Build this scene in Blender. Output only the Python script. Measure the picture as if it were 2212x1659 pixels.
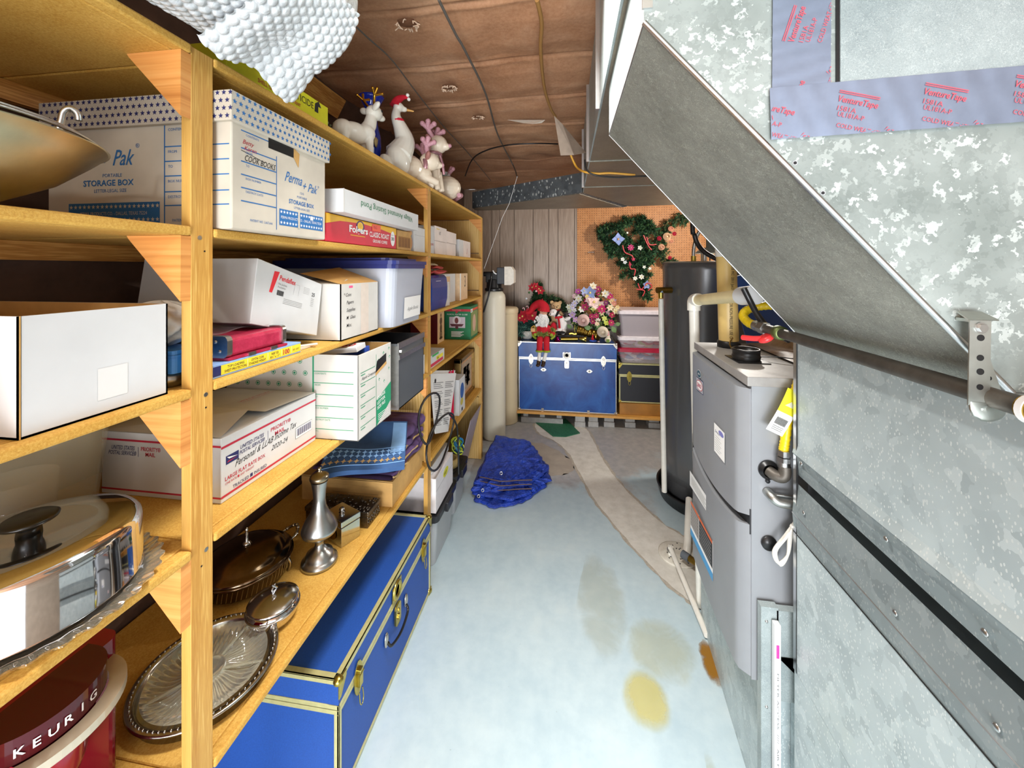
import bpy, bmesh, math, random
from mathutils import Vector, Matrix, Euler
random.seed(7)
S = bpy.context.scene
for o in list(bpy.data.objects): bpy.data.objects.remove(o)
COL = S.collection
# ---------------------------------------------------------------- camera, world, lights, exposure
YAW = math.radians(8.18)
cam = bpy.data.cameras.new('camera'); cam.sensor_width = 36.0; cam.sensor_fit = 'HORIZONTAL'
cam.lens = 36.0 * 835.0 / 2212.0
cam.shift_y = -(829.5 - 580.0) / 2212.0
cam.clip_start = 0.02
camo = bpy.data.objects.new('camera', cam); COL.objects.link(camo)
camo.location = (0, 0, 1.54); camo.rotation_euler = (math.pi/2, 0, YAW)
S.camera = camo
W = bpy.data.worlds.new('world'); S.world = W; W.use_nodes = True
W.node_tree.nodes['Background'].inputs[0].default_value = (0.93, 0.96, 1.0, 1)
W.node_tree.nodes['Background'].inputs[1].default_value = 1.4
def area(name, loc, target, size, power, col=(1, 1, 1), sizey=None):
    l = bpy.data.lights.new(name, 'AREA'); l.energy = power; l.color = col; l.size = size
    if sizey: l.shape = 'RECTANGLE'; l.size_y = sizey
    o = bpy.data.objects.new(name, l); COL.objects.link(o); o.location = loc
    o.rotation_euler = (Vector(target) - Vector(loc)).to_track_quat('-Z', 'Y').to_euler()
    return o
def bulb(name, loc, power, rad, col=(1, 1, 1)):
    l = bpy.data.lights.new(name, 'POINT'); l.energy = power; l.color = col; l.shadow_soft_size = rad
    o = bpy.data.objects.new(name, l); COL.objects.link(o); o.location = loc; return o
bulb('ceiling_bulb_light', (-0.05, -0.95, 2.10), 13, 0.045, (1, 0.96, 0.90))
bulb('rear_bulb_light', (1.25, 3.10, 2.0), 44, 0.04, (1, 0.95, 0.88))
cf = area('floor_fill_light', (-0.12, 0.90, 2.385), (0.24, 0.95, 0), 0.20, 15, (1, 0.97, 0.93), 0.40); cf.data.spread = math.radians(96)  # added area light, unseen above the frame, brightens floor and plenum
area('low_fill_light', (-0.1, -2.2, 0.55), (-.2, 2.0, 1.7), 1.7, 100, (0.95, 0.97, 1.0), 1.0)  # added fill from low behind the camera, lifts the shelf undersides
vs = S.view_settings; vs.view_transform = 'Standard'; vs.look = 'None'; vs.exposure = 0.38; vs.gamma = 1; vs.use_curve_mapping = False
# ---------------------------------------------------------------- materials
def lin(h):
    if isinstance(h, (tuple, list)): return tuple(h[:3]) + (1,)
    h = h.lstrip('#'); v = [int(h[i:i+2], 16)/255 for i in (0, 2, 4)]
    return tuple((x/12.92 if x <= .04045 else ((x+.055)/1.055)**2.4) for x in v) + (1,)
class NT:
    def __init__(s, name):
        s.m = bpy.data.materials.new(name); s.m.use_nodes = True; s.t = s.m.node_tree
        s.b = s.t.nodes['Principled BSDF']
    def n(s, typ, **kw):
        nd = s.t.nodes.new(typ)
        for k, v in kw.items():
            if k.startswith('_'): setattr(nd, k[1:], v)
            else: nd.inputs[k.replace('__', ' ')].default_value = v
        return nd
    def l(s, a, b): s.t.links.new(a, b)
    def coord(s, scale=(1, 1, 1), rot=(0, 0, 0), kind='Object'):
        tc = s.n('ShaderNodeTexCoord'); mp = s.n('ShaderNodeMapping')
        mp.inputs['Scale'].default_value = scale; mp.inputs['Rotation'].default_value = rot
        s.l(tc.outputs[kind], mp.inputs[0]); return mp.outputs[0]
    def noise(s, vec, scale, detail=4, rough=.5, dist=0):
        nd = s.n('ShaderNodeTexNoise', Scale=scale, Detail=detail, Roughness=rough, Distortion=dist); s.l(vec, nd.inputs['Vector']); return nd.outputs[0]
    def ramp(s, fac, stops):
        r = s.n('ShaderNodeValToRGB'); e = r.color_ramp.elements
        while len(e) < len(stops): e.new(.5)
        for i, (p, c) in enumerate(stops): e[i].position = p; e[i].color = lin(c)
        s.l(fac, r.inputs[0]); return r.outputs[0]
    def mix(s, fac, a, b, mode='MIX'):
        m = s.n('ShaderNodeMix', _data_type='RGBA', _blend_type=mode)
        for v, i in ((fac, 0), (a, 6), (b, 7)):
            if hasattr(v, 'links'): s.l(v, m.inputs[i])
            else: m.inputs[i].default_value = v if i == 0 else lin(v)
        return m.outputs[2]
    def math(s, op, a, b=0.0, c=None):
        m = s.n('ShaderNodeMath', _operation=op)
        for i, v in enumerate((a, b) if c is None else (a, b, c)):
            if hasattr(v, 'links'): s.l(v, m.inputs[i])
            else: m.inputs[i].default_value = v
        return m.outputs[0]
    def color(s, c): s.l(c, s.b.inputs['Base Color'])
    def bump(s, h, strength=.3, dist=.002):
        b = s.n('ShaderNodeBump', Strength=strength, Distance=dist); s.l(h, b.inputs['Height']); s.l(b.outputs[0], s.b.inputs['Normal'])
def base(name, col, rough=.6, metal=0, spec=.5, **kw):
    t = NT(name); t.b.inputs['Base Color'].default_value = lin(col); t.b.inputs['Roughness'].default_value = rough
    t.b.inputs['Metallic'].default_value = metal; t.b.inputs['Specular IOR Level'].default_value = spec
    for k, v in kw.items(): t.b.inputs[k.replace('_', ' ')].default_value = v
    return t
MC = {}
def mat(col, rough=.6, metal=0, var=.06, scale=40):
    """plain paint / plastic / fabric with a slight mottling"""
    k = (col, rough, metal, var)
    if k in MC: return MC[k]
    t = base('paint_' + col.strip('#'), col, rough, metal)
    if var:
        v = t.coord(); n = t.noise(v, scale, 3); c = lin(col)
        t.color(t.ramp(n, [(.3, tuple(x*(1-var*1.6) for x in c[:3])), (.7, tuple(min(1, x*(1+var)) for x in c[:3]))]))
    MC[k] = t.m; return t.m
def m_wood(name, a, b, c, scale=(1, 1, 14), ns=3.0, rough=.55, wave=.35):
    t = base(name, a, rough); v = t.coord(scale); n = t.noise(v, ns, 5, .55, .4)
    w = t.n('ShaderNodeTexWave', Scale=2.0, Distortion=7.0, Detail=3.0); w.wave_type = 'BANDS'; w.bands_direction = 'X'
    v2 = t.coord(tuple(x*4 for x in scale)); t.l(v2, w.inputs[0])
    f = t.mix(wave, n, w.outputs[1]); 
    t.color(t.ramp(f, [(.25, c), (.5, a), (.75, b)])); t.bump(n, .15, .001); return t.m
# vertical grain posts: grain along Z (stretched) -> scale small on z
PINE = m_wood('pine_post', '#D2A352', '#E0B869', '#BC8638', (30, 30, 1.2), 1.2)
PINEX = m_wood('pine_cleat', '#C98F45', '#DBA75C', '#A96F2C', (1.5, 1.5, 30), 1.2)
GUSSET = m_wood('fir_gusset', '#DD9850', '#E6A963', '#C47C3A', (2, 2, 70), 1.4, wave=0.0)
def m_particle(name, a, b, c):
    t = base(name, a, .72); v = t.coord((1, 1, 1)); n = t.noise(v, 260, 4, .8); n2 = t.noise(v, 9, 3)
    v3 = t.n('ShaderNodeTexVoronoi', Scale=420.0); t.l(v, v3.inputs['Vector'])
    c1 = t.ramp(n, [(.3, c), (.5, a), (.68, b)]); c2 = t.mix(.25, c1, t.ramp(n2, [(.35, c), (.65, b)]))
    c3 = t.mix(t.ramp(v3.outputs['Distance'], [(.0, '#FFFFFF'), (.12, '#000000')]), c2, '#8A5A22')
    t.color(t.mix(.35, c2, c3)); t.bump(n, .35, .0015); return t.m
PARTICLE = m_particle('particle_board', '#CF9F42', '#E0B864', '#B27C28')
PLY = m_wood('plywood_panel', '#D9B36A', '#E6C585', '#C99D50', (3, 3, .5), 2.0)
def m_galv(name, a, b, c, size=26.0, rough=.36, metal=.85, fleck=None, streak=None):
    t = base(name, a, rough, metal); v = t.coord()
    ds = t.n('ShaderNodeTexNoise', Scale=size*1.3, Detail=3.0); t.l(v, ds.inputs['Vector'])
    add = t.n('ShaderNodeMix', _data_type='RGBA'); add.inputs[0].default_value = .035
    t.l(v, add.inputs[6]); t.l(ds.outputs['Color'], add.inputs[7])
    vo = t.n('ShaderNodeTexVoronoi', Scale=size); t.l(add.outputs[2], vo.inputs['Vector'])
    sep = t.n('ShaderNodeSeparateColor'); t.l(vo.outputs['Color'], sep.inputs[0])
    f = t.ramp(sep.outputs[0], [(.0, b), (.45, a), (.8, a), (.97, c)])
    n = t.noise(v, 6, 3); f2 = t.mix(.35, f, t.ramp(n, [(.3, b), (.7, c)]))
    if fleck:
        vf = t.n('ShaderNodeTexVoronoi', Scale=fleck); t.l(t.coord((1, 1, .55)), vf.inputs['Vector'])
        s2 = t.n('ShaderNodeSeparateColor'); t.l(vf.outputs['Color'], s2.inputs[0])
        mk = t.math('MULTIPLY', t.math('GREATER_THAN', s2.outputs[1], .78), t.math('LESS_THAN', vf.outputs['Distance'], .42))
        f2 = t.mix(mk, f2, '#D6DEDD')
    t.color(f2)
    rr = t.n('ShaderNodeMapRange', To__Min=rough-.08, To__Max=rough+.14); t.l(sep.outputs[1], rr.inputs[0]); t.l(rr.outputs[0], t.b.inputs['Roughness'])
    t.bump(n, .12, .004); return t.m
SPANGLE = m_galv('galvanised_spangle', '#858E8A', '#727B77', '#C9D1CD', 92, .45, .12)
GALVF = m_galv('galvanised_fleck', '#BAC8CA', '#A3B1B4', '#CEDADB', 30, .38, .2, 300)
GALVD = m_galv('galvanised_dull', '#8E8F86', '#6F7068', '#B4B5AA', 210, .5, .15)
GALVP = m_galv('galvanised_panel', '#98A4A5', '#7C888A', '#BCC6C5', 260, .42, .2)
GALVB = m_galv('galvanised_branch', '#6C7478', '#596066', '#7C858A', 30, .45, .6, 75)
def m_kraft():
    t = base('kraft_faced_insulation', '#A5724F', .62); v = t.coord((1, 1, 1)); n = t.noise(v, 5, 6, .62, .3); n2 = t.noise(v, 70, 4, .7); n3 = t.noise(v, 1.7, 2)
    c1 = t.ramp(n, [(.25, '#A06D4A'), (.5, '#C08C66'), (.68, '#CFA280'), (.82, '#E0C4AB')])
    c2 = t.ramp(n2, [(.35, '#8C5B3C'), (.62, '#CFA482')]); c3 = t.mix(.3, c1, c2)
    t.color(t.mix(.22, c3, t.ramp(n3, [(.35, '#84563A'), (.7, '#CFA888')]))); t.bump(n, .6, .01); return t.m
KRAFT = m_kraft()
def m_floor():
    t = base('painted_concrete_floor', '#AFC3CC', .42); v = t.coord()
    n = t.noise(v, 2.2, 6, .6); n2 = t.noise(v, 18, 5, .6); n3 = t.noise(v, 90, 3)
    # worn grey toward the rear: a real change of paint with an irregular boundary
    sep = t.n('ShaderNodeSeparateXYZ'); t.l(v, sep.inputs[0])
    c = t.ramp(n, [(.3, '#AFC6D0'), (.55, '#BED2D9'), (.75, '#CAD8DA')])
    c = t.mix(.18, c, t.ramp(n2, [(.35, '#93A9B5'), (.65, '#CBD8DA')]))
    yy = t.math('ADD', sep.outputs[1], t.math('MULTIPLY', t.math('SUBTRACT', n, .5), 2.4))
    m1 = t.ramp(t.math('MULTIPLY', yy, .2), [(.53, '#000000'), (.60, '#FFFFFF')])
    c = t.mix(m1, c, t.ramp(n2, [(.3, '#9B9C9E'), (.7, '#B4B3B0')]))
    spk = t.ramp(n3, [(.22, '#FFFFFF'), (.27, '#000000')])
    c = t.mix(t.math('MULTIPLY', spk, .35), c, '#7E8C92')
    t.color(c); t.bump(n2, .12, .002); t.b.inputs['Roughness'].default_value = .38; return t.m
FLOOR = m_floor()
def m_patch(name, a, b, rough=.8, scale=14):
    t = base(name, a, rough); v = t.coord(); n = t.noise(v, scale, 6, .65); t.color(t.ramp(n, [(.3, a), (.7, b)])); t.bump(n, .3, .004); return t.m
CEMENT = m_patch('bare_cement_patch', '#C9C6BC', '#E2E0D8'); CEMENT2 = m_patch('bare_cement_rim', '#9F9A90', '#C6BDAC', scale=60)
def m_stain(name, col, alpha, scale=9, lo=.42, hi=.6):
    t = base(name, col, .4); v = t.coord(); n = t.noise(v, scale, 5, .65, .5)
    g = t.coord(kind='Generated'); sp = t.n('ShaderNodeSeparateXYZ'); t.l(g, sp.inputs[0])
    dd = t.math('ADD', t.math('POWER', t.math('SUBTRACT', sp.outputs[0], .5), 2.0), t.math('POWER', t.math('SUBTRACT', sp.outputs[1], .5), 2.0))
    fade = t.math('SUBTRACT', 1.0, t.math('MULTIPLY', dd, 4.6)); fade = t.math('MAXIMUM', fade, 0.0)
    n2 = t.math('ADD', t.math('MULTIPLY', t.math('SUBTRACT', n, lo), 1/(hi-lo)), t.math('SUBTRACT', t.math('MULTIPLY', fade, 1.6), .6))
    r = t.math('MULTIPLY', t.math('MULTIPLY', t.math('MINIMUM', t.math('MAXIMUM', n2, 0.0), 1.0), t.math('MINIMUM', t.math('MULTIPLY', fade, 2.5), 1.0)), alpha)
    t.l(r, t.b.inputs['Alpha']); return t.m
def m_panelling():
    t = base('wood_grain_panelling', '#9C8775', .38); v = t.coord((40, 1, 1.6)); n = t.noise(v, 1.6, 6, .6, .6)
    v2 = t.coord((160, 1, 4)); n2 = t.noise(v2, 1.4, 3)
    c = t.ramp(n, [(.3, '#84705F'), (.5, '#A08B79'), (.7, '#B3A08E')]); c = t.mix(.35, c, t.ramp(n2, [(.35, '#6E5B4B'), (.65, '#C0AE9C')]))
    t.color(c); return t.m
PANELLING = m_panelling()
def m_peg():
    t = base('pegboard_hardboard', '#C0824A', .55); v = t.coord(); sep = t.n('ShaderNodeSeparateXYZ'); t.l(v, sep.inputs[0])
    def cell(o):
        f = t.math('FRACT', t.math('MULTIPLY', sep.outputs[o], 1/.0254)); return t.math('POWER', t.math('SUBTRACT', f, .5), 2.0)
    d = t.math('ADD', cell(0), cell(2)); mk = t.math('LESS_THAN', d, .020)
    n = t.noise(v, 30, 4); c = t.ramp(n, [(.3, '#B97A42'), (.7, '#CB8E56')])
    t.color(t.mix(mk, c, '#3A2413')); return t.m
PEG = m_peg()
def m_glass(name, col='#FFFFFF', rough=.03, ior=1.45, alpha=1):
    t = base(name, col, rough, 0, .5); t.b.inputs['Transmission Weight'].default_value = 1; t.b.inputs['IOR'].default_value = ior; return t.m
def m_clear(name, col, alpha, rough=.12):
    t = base(name, col, rough); t.b.inputs['Alpha'].default_value = alpha; return t.m
def m_metal(name, col, rough, var=.0, scale=60):
    t = base(name, col, rough, 1)
    if var:
        v = t.coord(); n = t.noise(v, scale, 5, .6); c = lin(col)[:3]
        t.color(t.ramp(n, [(.3, tuple(x*(1-var) for x in c)), (.7, tuple(min(1, x*(1+var)) for x in c))])); t.bump(n, .1, .001)
    return t.m
CHROME = m_metal('polished_chrome', '#D6D6D8', .06); SILVER = m_metal('tarnished_silver', '#B9B4AC', .2, .2, 30)
PEWTER = m_metal('brushed_pewter', '#ADAFAD', .3, .08, 15); BRASS = m_metal('worn_brass', '#C9B45A', .28, .15, 50)
BRASSD = m_metal('aged_brass', '#9A7E38', .35, .25, 60); STEEL = m_metal('zinc_steel', '#BFC0BE', .3, .1, 80)
NICKEL = m_metal('nickel_hardware', '#C9C3B8', .25, .15, 80); ALU = m_metal('anodised_aluminium', '#C4BB9A', .33, .08, 30)
ALUS = m_metal('spun_aluminium', '#D2D3D4', .28, .05, 20); DARKSILV = m_metal('dark_tarnished_silver', '#6E5A46', .17, .35, 14)
GOLD = m_metal('gilt', '#D9A93E', .18)
BLUEMET = base('blue_trunk_laminate', '#1C4F9C', .3); _v = BLUEMET.coord(); _n = BLUEMET.noise(_v, 5, 5, .6, 1); BLUEMET.color(BLUEMET.ramp(_n, [(.35, '#173F86'), (.62, '#2459A6'), (.8, '#3C6FB4')])); BLUEMET = BLUEMET.m
BLUEVIN = mat('#1E4E9E', .5, 0, .06, 300)
WHITEBOX = mat('#D6D8D9', .55, 0, .03, 12); WHITEG = mat('#D2D0CA', .6, 0, .05, 14); KCARD = mat('#C79C5C', .75, 0, .07, 25)
OLDCARD = mat('#CDC5B6', .75, 0, .08, 10); INK = mat('#222326', .6, 0, 0); INKB = mat('#2F6FAE', .6, 0, 0); INKG = mat('#239368', .6, 0, 0)
INKR = mat('#B5283A', .6, 0, 0); INKGR = mat('#8A8A8A', .6, 0, 0); WHITE = mat('#F4F4F2', .5, 0, 0); BLACKP = mat('#1B1B1C', .35, 0, .05)
PVC = mat('#E8E6DC', .32, 0, .05, 20); PVCY = mat('#E4D5A4', .38, 0, .08, 14)
# ---------------------------------------------------------------- mesh builder
class MB:
    def __init__(s): s.v = []; s.f = []; s.m = []; s.sm = []; s.mats = []
    def mi(s, m):
        if m not in s.mats: s.mats.append(m)
        return s.mats.index(m)
    def add(s, vs, fs, m, smooth=False, M=None):
        o = len(s.v); k = s.mi(m)
        s.v += [tuple(M @ Vector(p)) if M is not None else tuple(p) for p in vs]
        for f in fs: s.f.append(tuple(o+i for i in f)); s.m.append(k); s.sm.append(smooth)
        return s
    def box(s, a, b, m, M=None, open_top=False):
        x0, y0, z0 = a; x1, y1, z1 = b
        vs = [(x0,y0,z0),(x1,y0,z0),(x1,y1,z0),(x0,y1,z0),(x0,y0,z1),(x1,y0,z1),(x1,y1,z1),(x0,y1,z1)]
        fs = [(0,3,2,1),(0,1,5,4),(1,2,6,5),(2,3,7,6),(3,0,4,7)]
        if not open_top: fs.append((4,5,6,7))
        return s.add(vs, fs, m, False, M)
    def cbox(s, c, d, m, rot=(0, 0, 0)):
        M = Matrix.Translation(c) @ Euler(rot).to_matrix().to_4x4()
        return s.box((-d[0]/2, -d[1]/2, -d[2]/2), (d[0]/2, d[1]/2, d[2]/2), m, M)
    def rbox(s, a, b, r, m, seg=3, M=None, axis='z'):
        """box with its four edges along axis rounded"""
        x0, y0, z0 = a; x1, y1, z1 = b
        if axis == 'x': P = Matrix(((0,0,1,0),(1,0,0,0),(0,1,0,0),(0,0,0,1))); q = (y0, y1, z0, z1, x0, x1)
        elif axis == 'y': P = Matrix(((0,1,0,0),(0,0,1,0),(1,0,0,0),(0,0,0,1))); q = (z0, z1, x0, x1, y0, y1)
        else: P = Matrix.Identity(4); q = (x0, x1, y0, y1, z0, z1)
        return s.prism(rrect(q[0], q[1], q[2], q[3], r, seg), q[4], q[5], m, (M @ P) if M is not None else P, smooth=False)
    def prism(s, poly, z0, z1, m, M=None, smooth=False, caps=True):
        n = len(poly); vs = [(x, y, z0) for x, y in poly] + [(x, y, z1) for x, y in poly]
        fs = [(i, (i+1) % n, n+(i+1) % n, n+i) for i in range(n)]
        s.add(vs, fs, m, smooth, M)
        if caps: s.add(vs, [tuple(range(n-1, -1, -1)), tuple(range(n, 2*n))], m, False, M)
        return s
    def lathe(s, prof, m, seg=32, M=None, smooth=True, flute=None):
        vs = []; fs = []; n = len(prof)
        for i in range(seg):
            a = 2*math.pi*i/seg; ca, sa = math.cos(a), math.sin(a)
            for j, (r, z) in enumerate(prof):
                rr = r*(1+(flute(a, j) if flute else 0)); vs.append((rr*ca, rr*sa, z))
        for i in range(seg):
            k = (i+1) % seg
            for j in range(n-1): fs.append((i*n+j, k*n+j, k*n+j+1, i*n+j+1))
        return s.add(vs, fs, m, smooth, M)
    def cyl(s, p, q, r, m, seg=20, r2=None, caps=True, smooth=True):
        p = Vector(p); q = Vector(q); d = q-p; M = Matrix.Translation(p) @ d.to_track_quat('Z', 'Y').to_matrix().to_4x4(); L = d.length
        r2 = r if r2 is None else r2
        s.lathe([(r, 0), (r2, L)], m, seg, M, smooth)
        if caps:
            for rr, z, rev in ((r, 0, True), (r2, L, False)):
                vs = [(rr*math.cos(2*math.pi*i/seg), rr*math.sin(2*math.pi*i/seg), z) for i in range(seg)]
                s.add(vs, [tuple(range(seg-1, -1, -1)) if rev else tuple(range(seg))], m, False, M)
        return s
    def tube(s, pts, r, m, seg=10, closed=False, caps=True, smooth_pts=0, sy=1.0):
        pts = [Vector(p) for p in pts]
        if smooth_pts: pts = spline(pts, smooth_pts, closed)
        n = len(pts); R = r if callable(r) else (lambda t: r); vs = []; up = None
        for i, p in enumerate(pts):
            a = pts[(i-1) % n] if (i or closed) else p; b = pts[(i+1) % n] if (i < n-1 or closed) else p
            t = (b-a); t = t.normalized() if t.length > 1e-9 else Vector((0, 0, 1))
            if up is None:
                up = Vector((0, 0, 1)) if abs(t.z) < .9 else Vector((1, 0, 0))
            x = up - t*up.dot(t)
            x = x.normalized() if x.length > 1e-6 else t.orthogonal().normalized()
            up = x; y = t.cross(x); rr = R(i/max(1, n-1))
            for k in range(seg):
                an = 2*math.pi*k/seg; vs.append(p + x*(rr*math.cos(an)) + y*(rr*sy*math.sin(an)))
        fs = []
        for i in range(n if closed else n-1):
            j = (i+1) % n
            for k in range(seg): l = (k+1) % seg; fs.append((i*seg+k, i*seg+l, j*seg+l, j*seg+k))
        s.add(vs, fs, m, True)
        if caps and not closed: s.add(vs, [tuple(range(seg-1, -1, -1)), tuple((n-1)*seg+k for k in range(seg))], m)
        return s
    def ball(s, c, r, m, seg=16, rings=10, rot=(0, 0, 0), noise=0, flt=None):
        if not isinstance(r, (tuple, list)): r = (r, r, r)
        M = Matrix.Translation(c) @ Euler(rot).to_matrix().to_4x4(); vs = []; fs = []
        for i in range(rings+1):
            t = math.pi*i/rings
            for k in range(seg):
                a = 2*math.pi*k/seg; q = 1 + (random.uniform(-noise, noise) if noise else 0)
                vs.append((r[0]*q*math.sin(t)*math.cos(a), r[1]*q*math.sin(t)*math.sin(a), r[2]*q*math.cos(t)))
        for i in range(rings):
            for k in range(seg): l = (k+1) % seg; fs.append((i*seg+k, (i+1)*seg+k, (i+1)*seg+l, i*seg+l))
        return s.add(vs, fs, m, True, M)
    def grid(s, fn, nu, nv, m, smooth=True, closed_u=False, thick=0):
        vs = [tuple(fn(i/(nu if closed_u else nu-1), j/(nv-1))) for i in range(nu) for j in range(nv)]
        fs = []
        for i in range(nu if closed_u else nu-1):
            for j in range(nv-1): k = (i+1) % nu; fs.append((i*nv+j, k*nv+j, k*nv+j+1, i*nv+j+1))
        return s.add(vs, fs, m, smooth)
    def quad(s, a, b, c, d, m): return s.add([a, b, c, d], [(0, 1, 2, 3)], m)
    # flat marks on a face frame: F = (origin, u, v) ; coordinates in metres on the face
    def flat(s, F, poly, m, e=.0005):
        o, u, v = F; n = u.cross(v).normalized(); return s.add([o+u*x+v*y+n*e for x, y in poly], [tuple(range(len(poly)))], m)
    def rect(s, F, x0, y0, x1, y1, m, e=.0005): return s.flat(F, [(x0, y0), (x1, y0), (x1, y1), (x0, y1)], m, e)
    def disc(s, F, x, y, r, m, e=.0005, ry=None, seg=24): ry = ry or r; return s.flat(F, [(x+r*math.cos(2*math.pi*i/seg), y+ry*math.sin(2*math.pi*i/seg)) for i in range(seg)], m, e)
    def star(s, F, x, y, r, m, e=.0005, k=5):
        o, u, v = F; n = u.cross(v).normalized(); pts = []
        for i in range(2*k):
            a = math.pi/2+math.pi*i/k; q = r if i % 2 == 0 else r*.42; pts.append(o+u*(x+q*math.cos(a))+v*(y+q*math.sin(a))+n*e)
        vs = [o+u*x+v*y+n*e]+pts; return s.add(vs, [(0, 1+i, 1+(i+1) % (2*k)) for i in range(2*k)], m)
    def text(s, F, txt, x, y, h, m, e=.0007, w=None, align='L', shear=0, bold=0, rot=0, flip=False):
        """h = cap height; w = fit to this width"""
        vs, fs, wd = glyphs(txt, bold)
        k = h/.69; kx = (w/wd) if (w and wd) else k
        off = {'L': 0, 'C': -wd*kx/2, 'R': -wd*kx}[align]; o, u, v = F; n = u.cross(v).normalized(); cr, sr = math.cos(rot), math.sin(rot)
        out = []
        for a, b in vs:
            px = a*kx+off+shear*b*k; py = b*k
            if flip: px, py = -px, -py
            px, py = px*cr-py*sr, px*sr+py*cr
            out.append(o+u*(x+px)+v*(y+py)+n*e)
        return s.add(out, fs, m)
    def build(s, name, parent=None, loc=None, bevel=0, sub=0, auto=True):
        me = bpy.data.meshes.new(name); me.from_pydata(s.v, [], s.f)
        for m in s.mats: me.materials.append(m)
        me.polygons.foreach_set('material_index', s.m); me.polygons.foreach_set('use_smooth', s.sm); me.update()
        o = bpy.data.objects.new(name, me); COL.objects.link(o)
        if parent is not None: o.parent = parent
        if loc is not None: o.location = loc
        if bevel:
            b = o.modifiers.new('bevel', 'BEVEL'); b.width = bevel; b.segments = 2; b.limit_method = 'ANGLE'; b.angle_limit = math.radians(35)
        if sub:
            b = o.modifiers.new('sub', 'SUBSURF'); b.levels = sub; b.render_levels = sub
        return o
GL = {}
def glyphs(txt, bold=0):
    k = (txt, bold)
    if k in GL: return GL[k]
    cu = bpy.data.curves.new('t', 'FONT'); cu.body = txt; cu.size = 1; cu.offset = bold*.02; cu.resolution_u = 2
    o = bpy.data.objects.new('t', cu); COL.objects.link(o)
    dg = bpy.context.evaluated_depsgraph_get(); dg.update(); me = o.evaluated_get(dg).to_mesh()
    vs = [(v.co.x, v.co.y) for v in me.vertices]; fs = [tuple(p.vertices) for p in me.polygons]
    fx = []
    for f in fs:
        a = 0
        for i in range(len(f)): p, q = vs[f[i]], vs[f[(i+1) % len(f)]]; a += p[0]*q[1]-q[0]*p[1]
        fx.append(f if a > 0 else tuple(reversed(f)))
    x0 = min([v[0] for v in vs] or [0]); wd = max([v[0] for v in vs] or [0]) - x0
    vs = [(a-x0, b) for a, b in vs]
    o.evaluated_get(dg).to_mesh_clear(); bpy.data.objects.remove(o); bpy.data.curves.remove(cu)
    GL[k] = (vs, fx, wd); return GL[k]
def rrect(x0, x1, y0, y1, r, seg=3):
    out = []
    for cx, cy, a0 in ((x1-r, y1-r, 0), (x0+r, y1-r, 90), (x0+r, y0+r, 180), (x1-r, y0+r, 270)):
        for i in range(seg+1): a = math.radians(a0+90*i/seg); out.append((cx+r*math.cos(a), cy+r*math.sin(a)))
    return out
def spline(pts, n, closed=False):
    out = []; N = len(pts)
    for i in range(N if closed else N-1):
        g = (lambda k: pts[k % N]) if closed else (lambda k: pts[max(0, min(N-1, k))])
        p0, p1, p2, p3 = g(i-1), g(i), g(i+1), g(i+2)
        for j in range(n):
            t = j/n; out.append(.5*((2*p1)+(p2-p0)*t+(2*p0-5*p1+4*p2-p3)*t*t+(3*p1-p0-3*p2+p3)*t**3))
    if not closed: out.append(pts[-1])
    return out
def V(*a): return Vector(a)
def face_x(x, y0, z0): return (V(x, y0, z0), V(0, 1, 0), V(0, 0, 1))      # a face looking to +X, u toward the rear
def face_y(x0, y, z0): return (V(x0, y, z0), V(1, 0, 0), V(0, 0, 1))      # a face looking to -Y
def face_l(x, y1, z0): return (V(x, y1, z0), V(0, -1, 0), V(0, 0, 1))     # a face looking to -X
def face_t(x0, y0, z): return (V(x0, y0, z), V(1, 0, 0), V(0, 1, 0))      # a face looking up
def tag(o, label=None, cat=None, group=None, kind=None):
    if label: o['label'] = label
    if cat: o['category'] = cat
    if group: o['group'] = group
    if kind: o['kind'] = kind
    return o
def thing(name, label, cat, loc=(0, 0, 0), rz=0, group=None, rot=None):
    o = bpy.data.objects.new(name, None); COL.objects.link(o); o.location = loc; o.rotation_euler = rot or (0, 0, rz); o.empty_display_size = .05
    return tag(o, label, cat, group)
def structure(name, mb, **kw):
    o = mb.build(name, **kw); o['kind'] = 'structure'; return o
def clone(root, loc, rz=None, label=None):
    def cp(o, par):
        c = o.copy(); COL.objects.link(c); c.parent = par
        for ch in [k for k in bpy.data.objects if k.parent is o]: cp(ch, c)
        return c
    r = cp(root, None); r.location = loc
    if rz is not None: r.rotation_euler = (r.rotation_euler[0], r.rotation_euler[1], rz)
    if label: r['label'] = label
    return r
# ================================================================ the room shell
ZC = 2.45; XL = -1.19; YB = 4.35; XR = 1.75
m = MB(); m.box((XL-.1, -1.2, -.1), (XR+.1, YB+.1, 0), FLOOR); structure('floor', m)
m = MB(); m.box((XL-.1, -1.2, 0), (XL, YB+.1, ZC+.1), m_patch('dark_brown_wall', '#4A362C', '#63493B', .85, 12)); structure('wall_left', m)
m = MB(); m.box((XR, -1.2, 0), (XR+.1, YB+.1, ZC+.1), mat("#8A7A68", .8, 0, .08, 6)); structure('wall_right', m)
PX = .10
m = MB(); m.box((XL, YB, 0), (PX, YB+.1, ZC), mat('#3B2C22', .8))
xs = [XL]
gro = [-1.02, -.86, -.765, -.60, -.385, -.21, -.105, .075]
edges = [XL]+gro+[PX]
for i in range(len(edges)-1): m.box((edges[i]+.0025, YB-.006, 0.09), (edges[i+1]-.0025, YB+.001, ZC), PANELLING)
m.box((XL, YB-.012, 0), (PX, YB, .09), mat('#6B5646', .6))
structure('wall_back', m, bevel=.001)
m = MB(); m.box((PX, YB, 0), (XR, YB+.1, ZC), mat('#C9C2B4', .8)); m.box((PX+.004, YB-.006, .95), (XR, YB+.001, ZC), PEG); structure('wall_rear_right', m)
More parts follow.
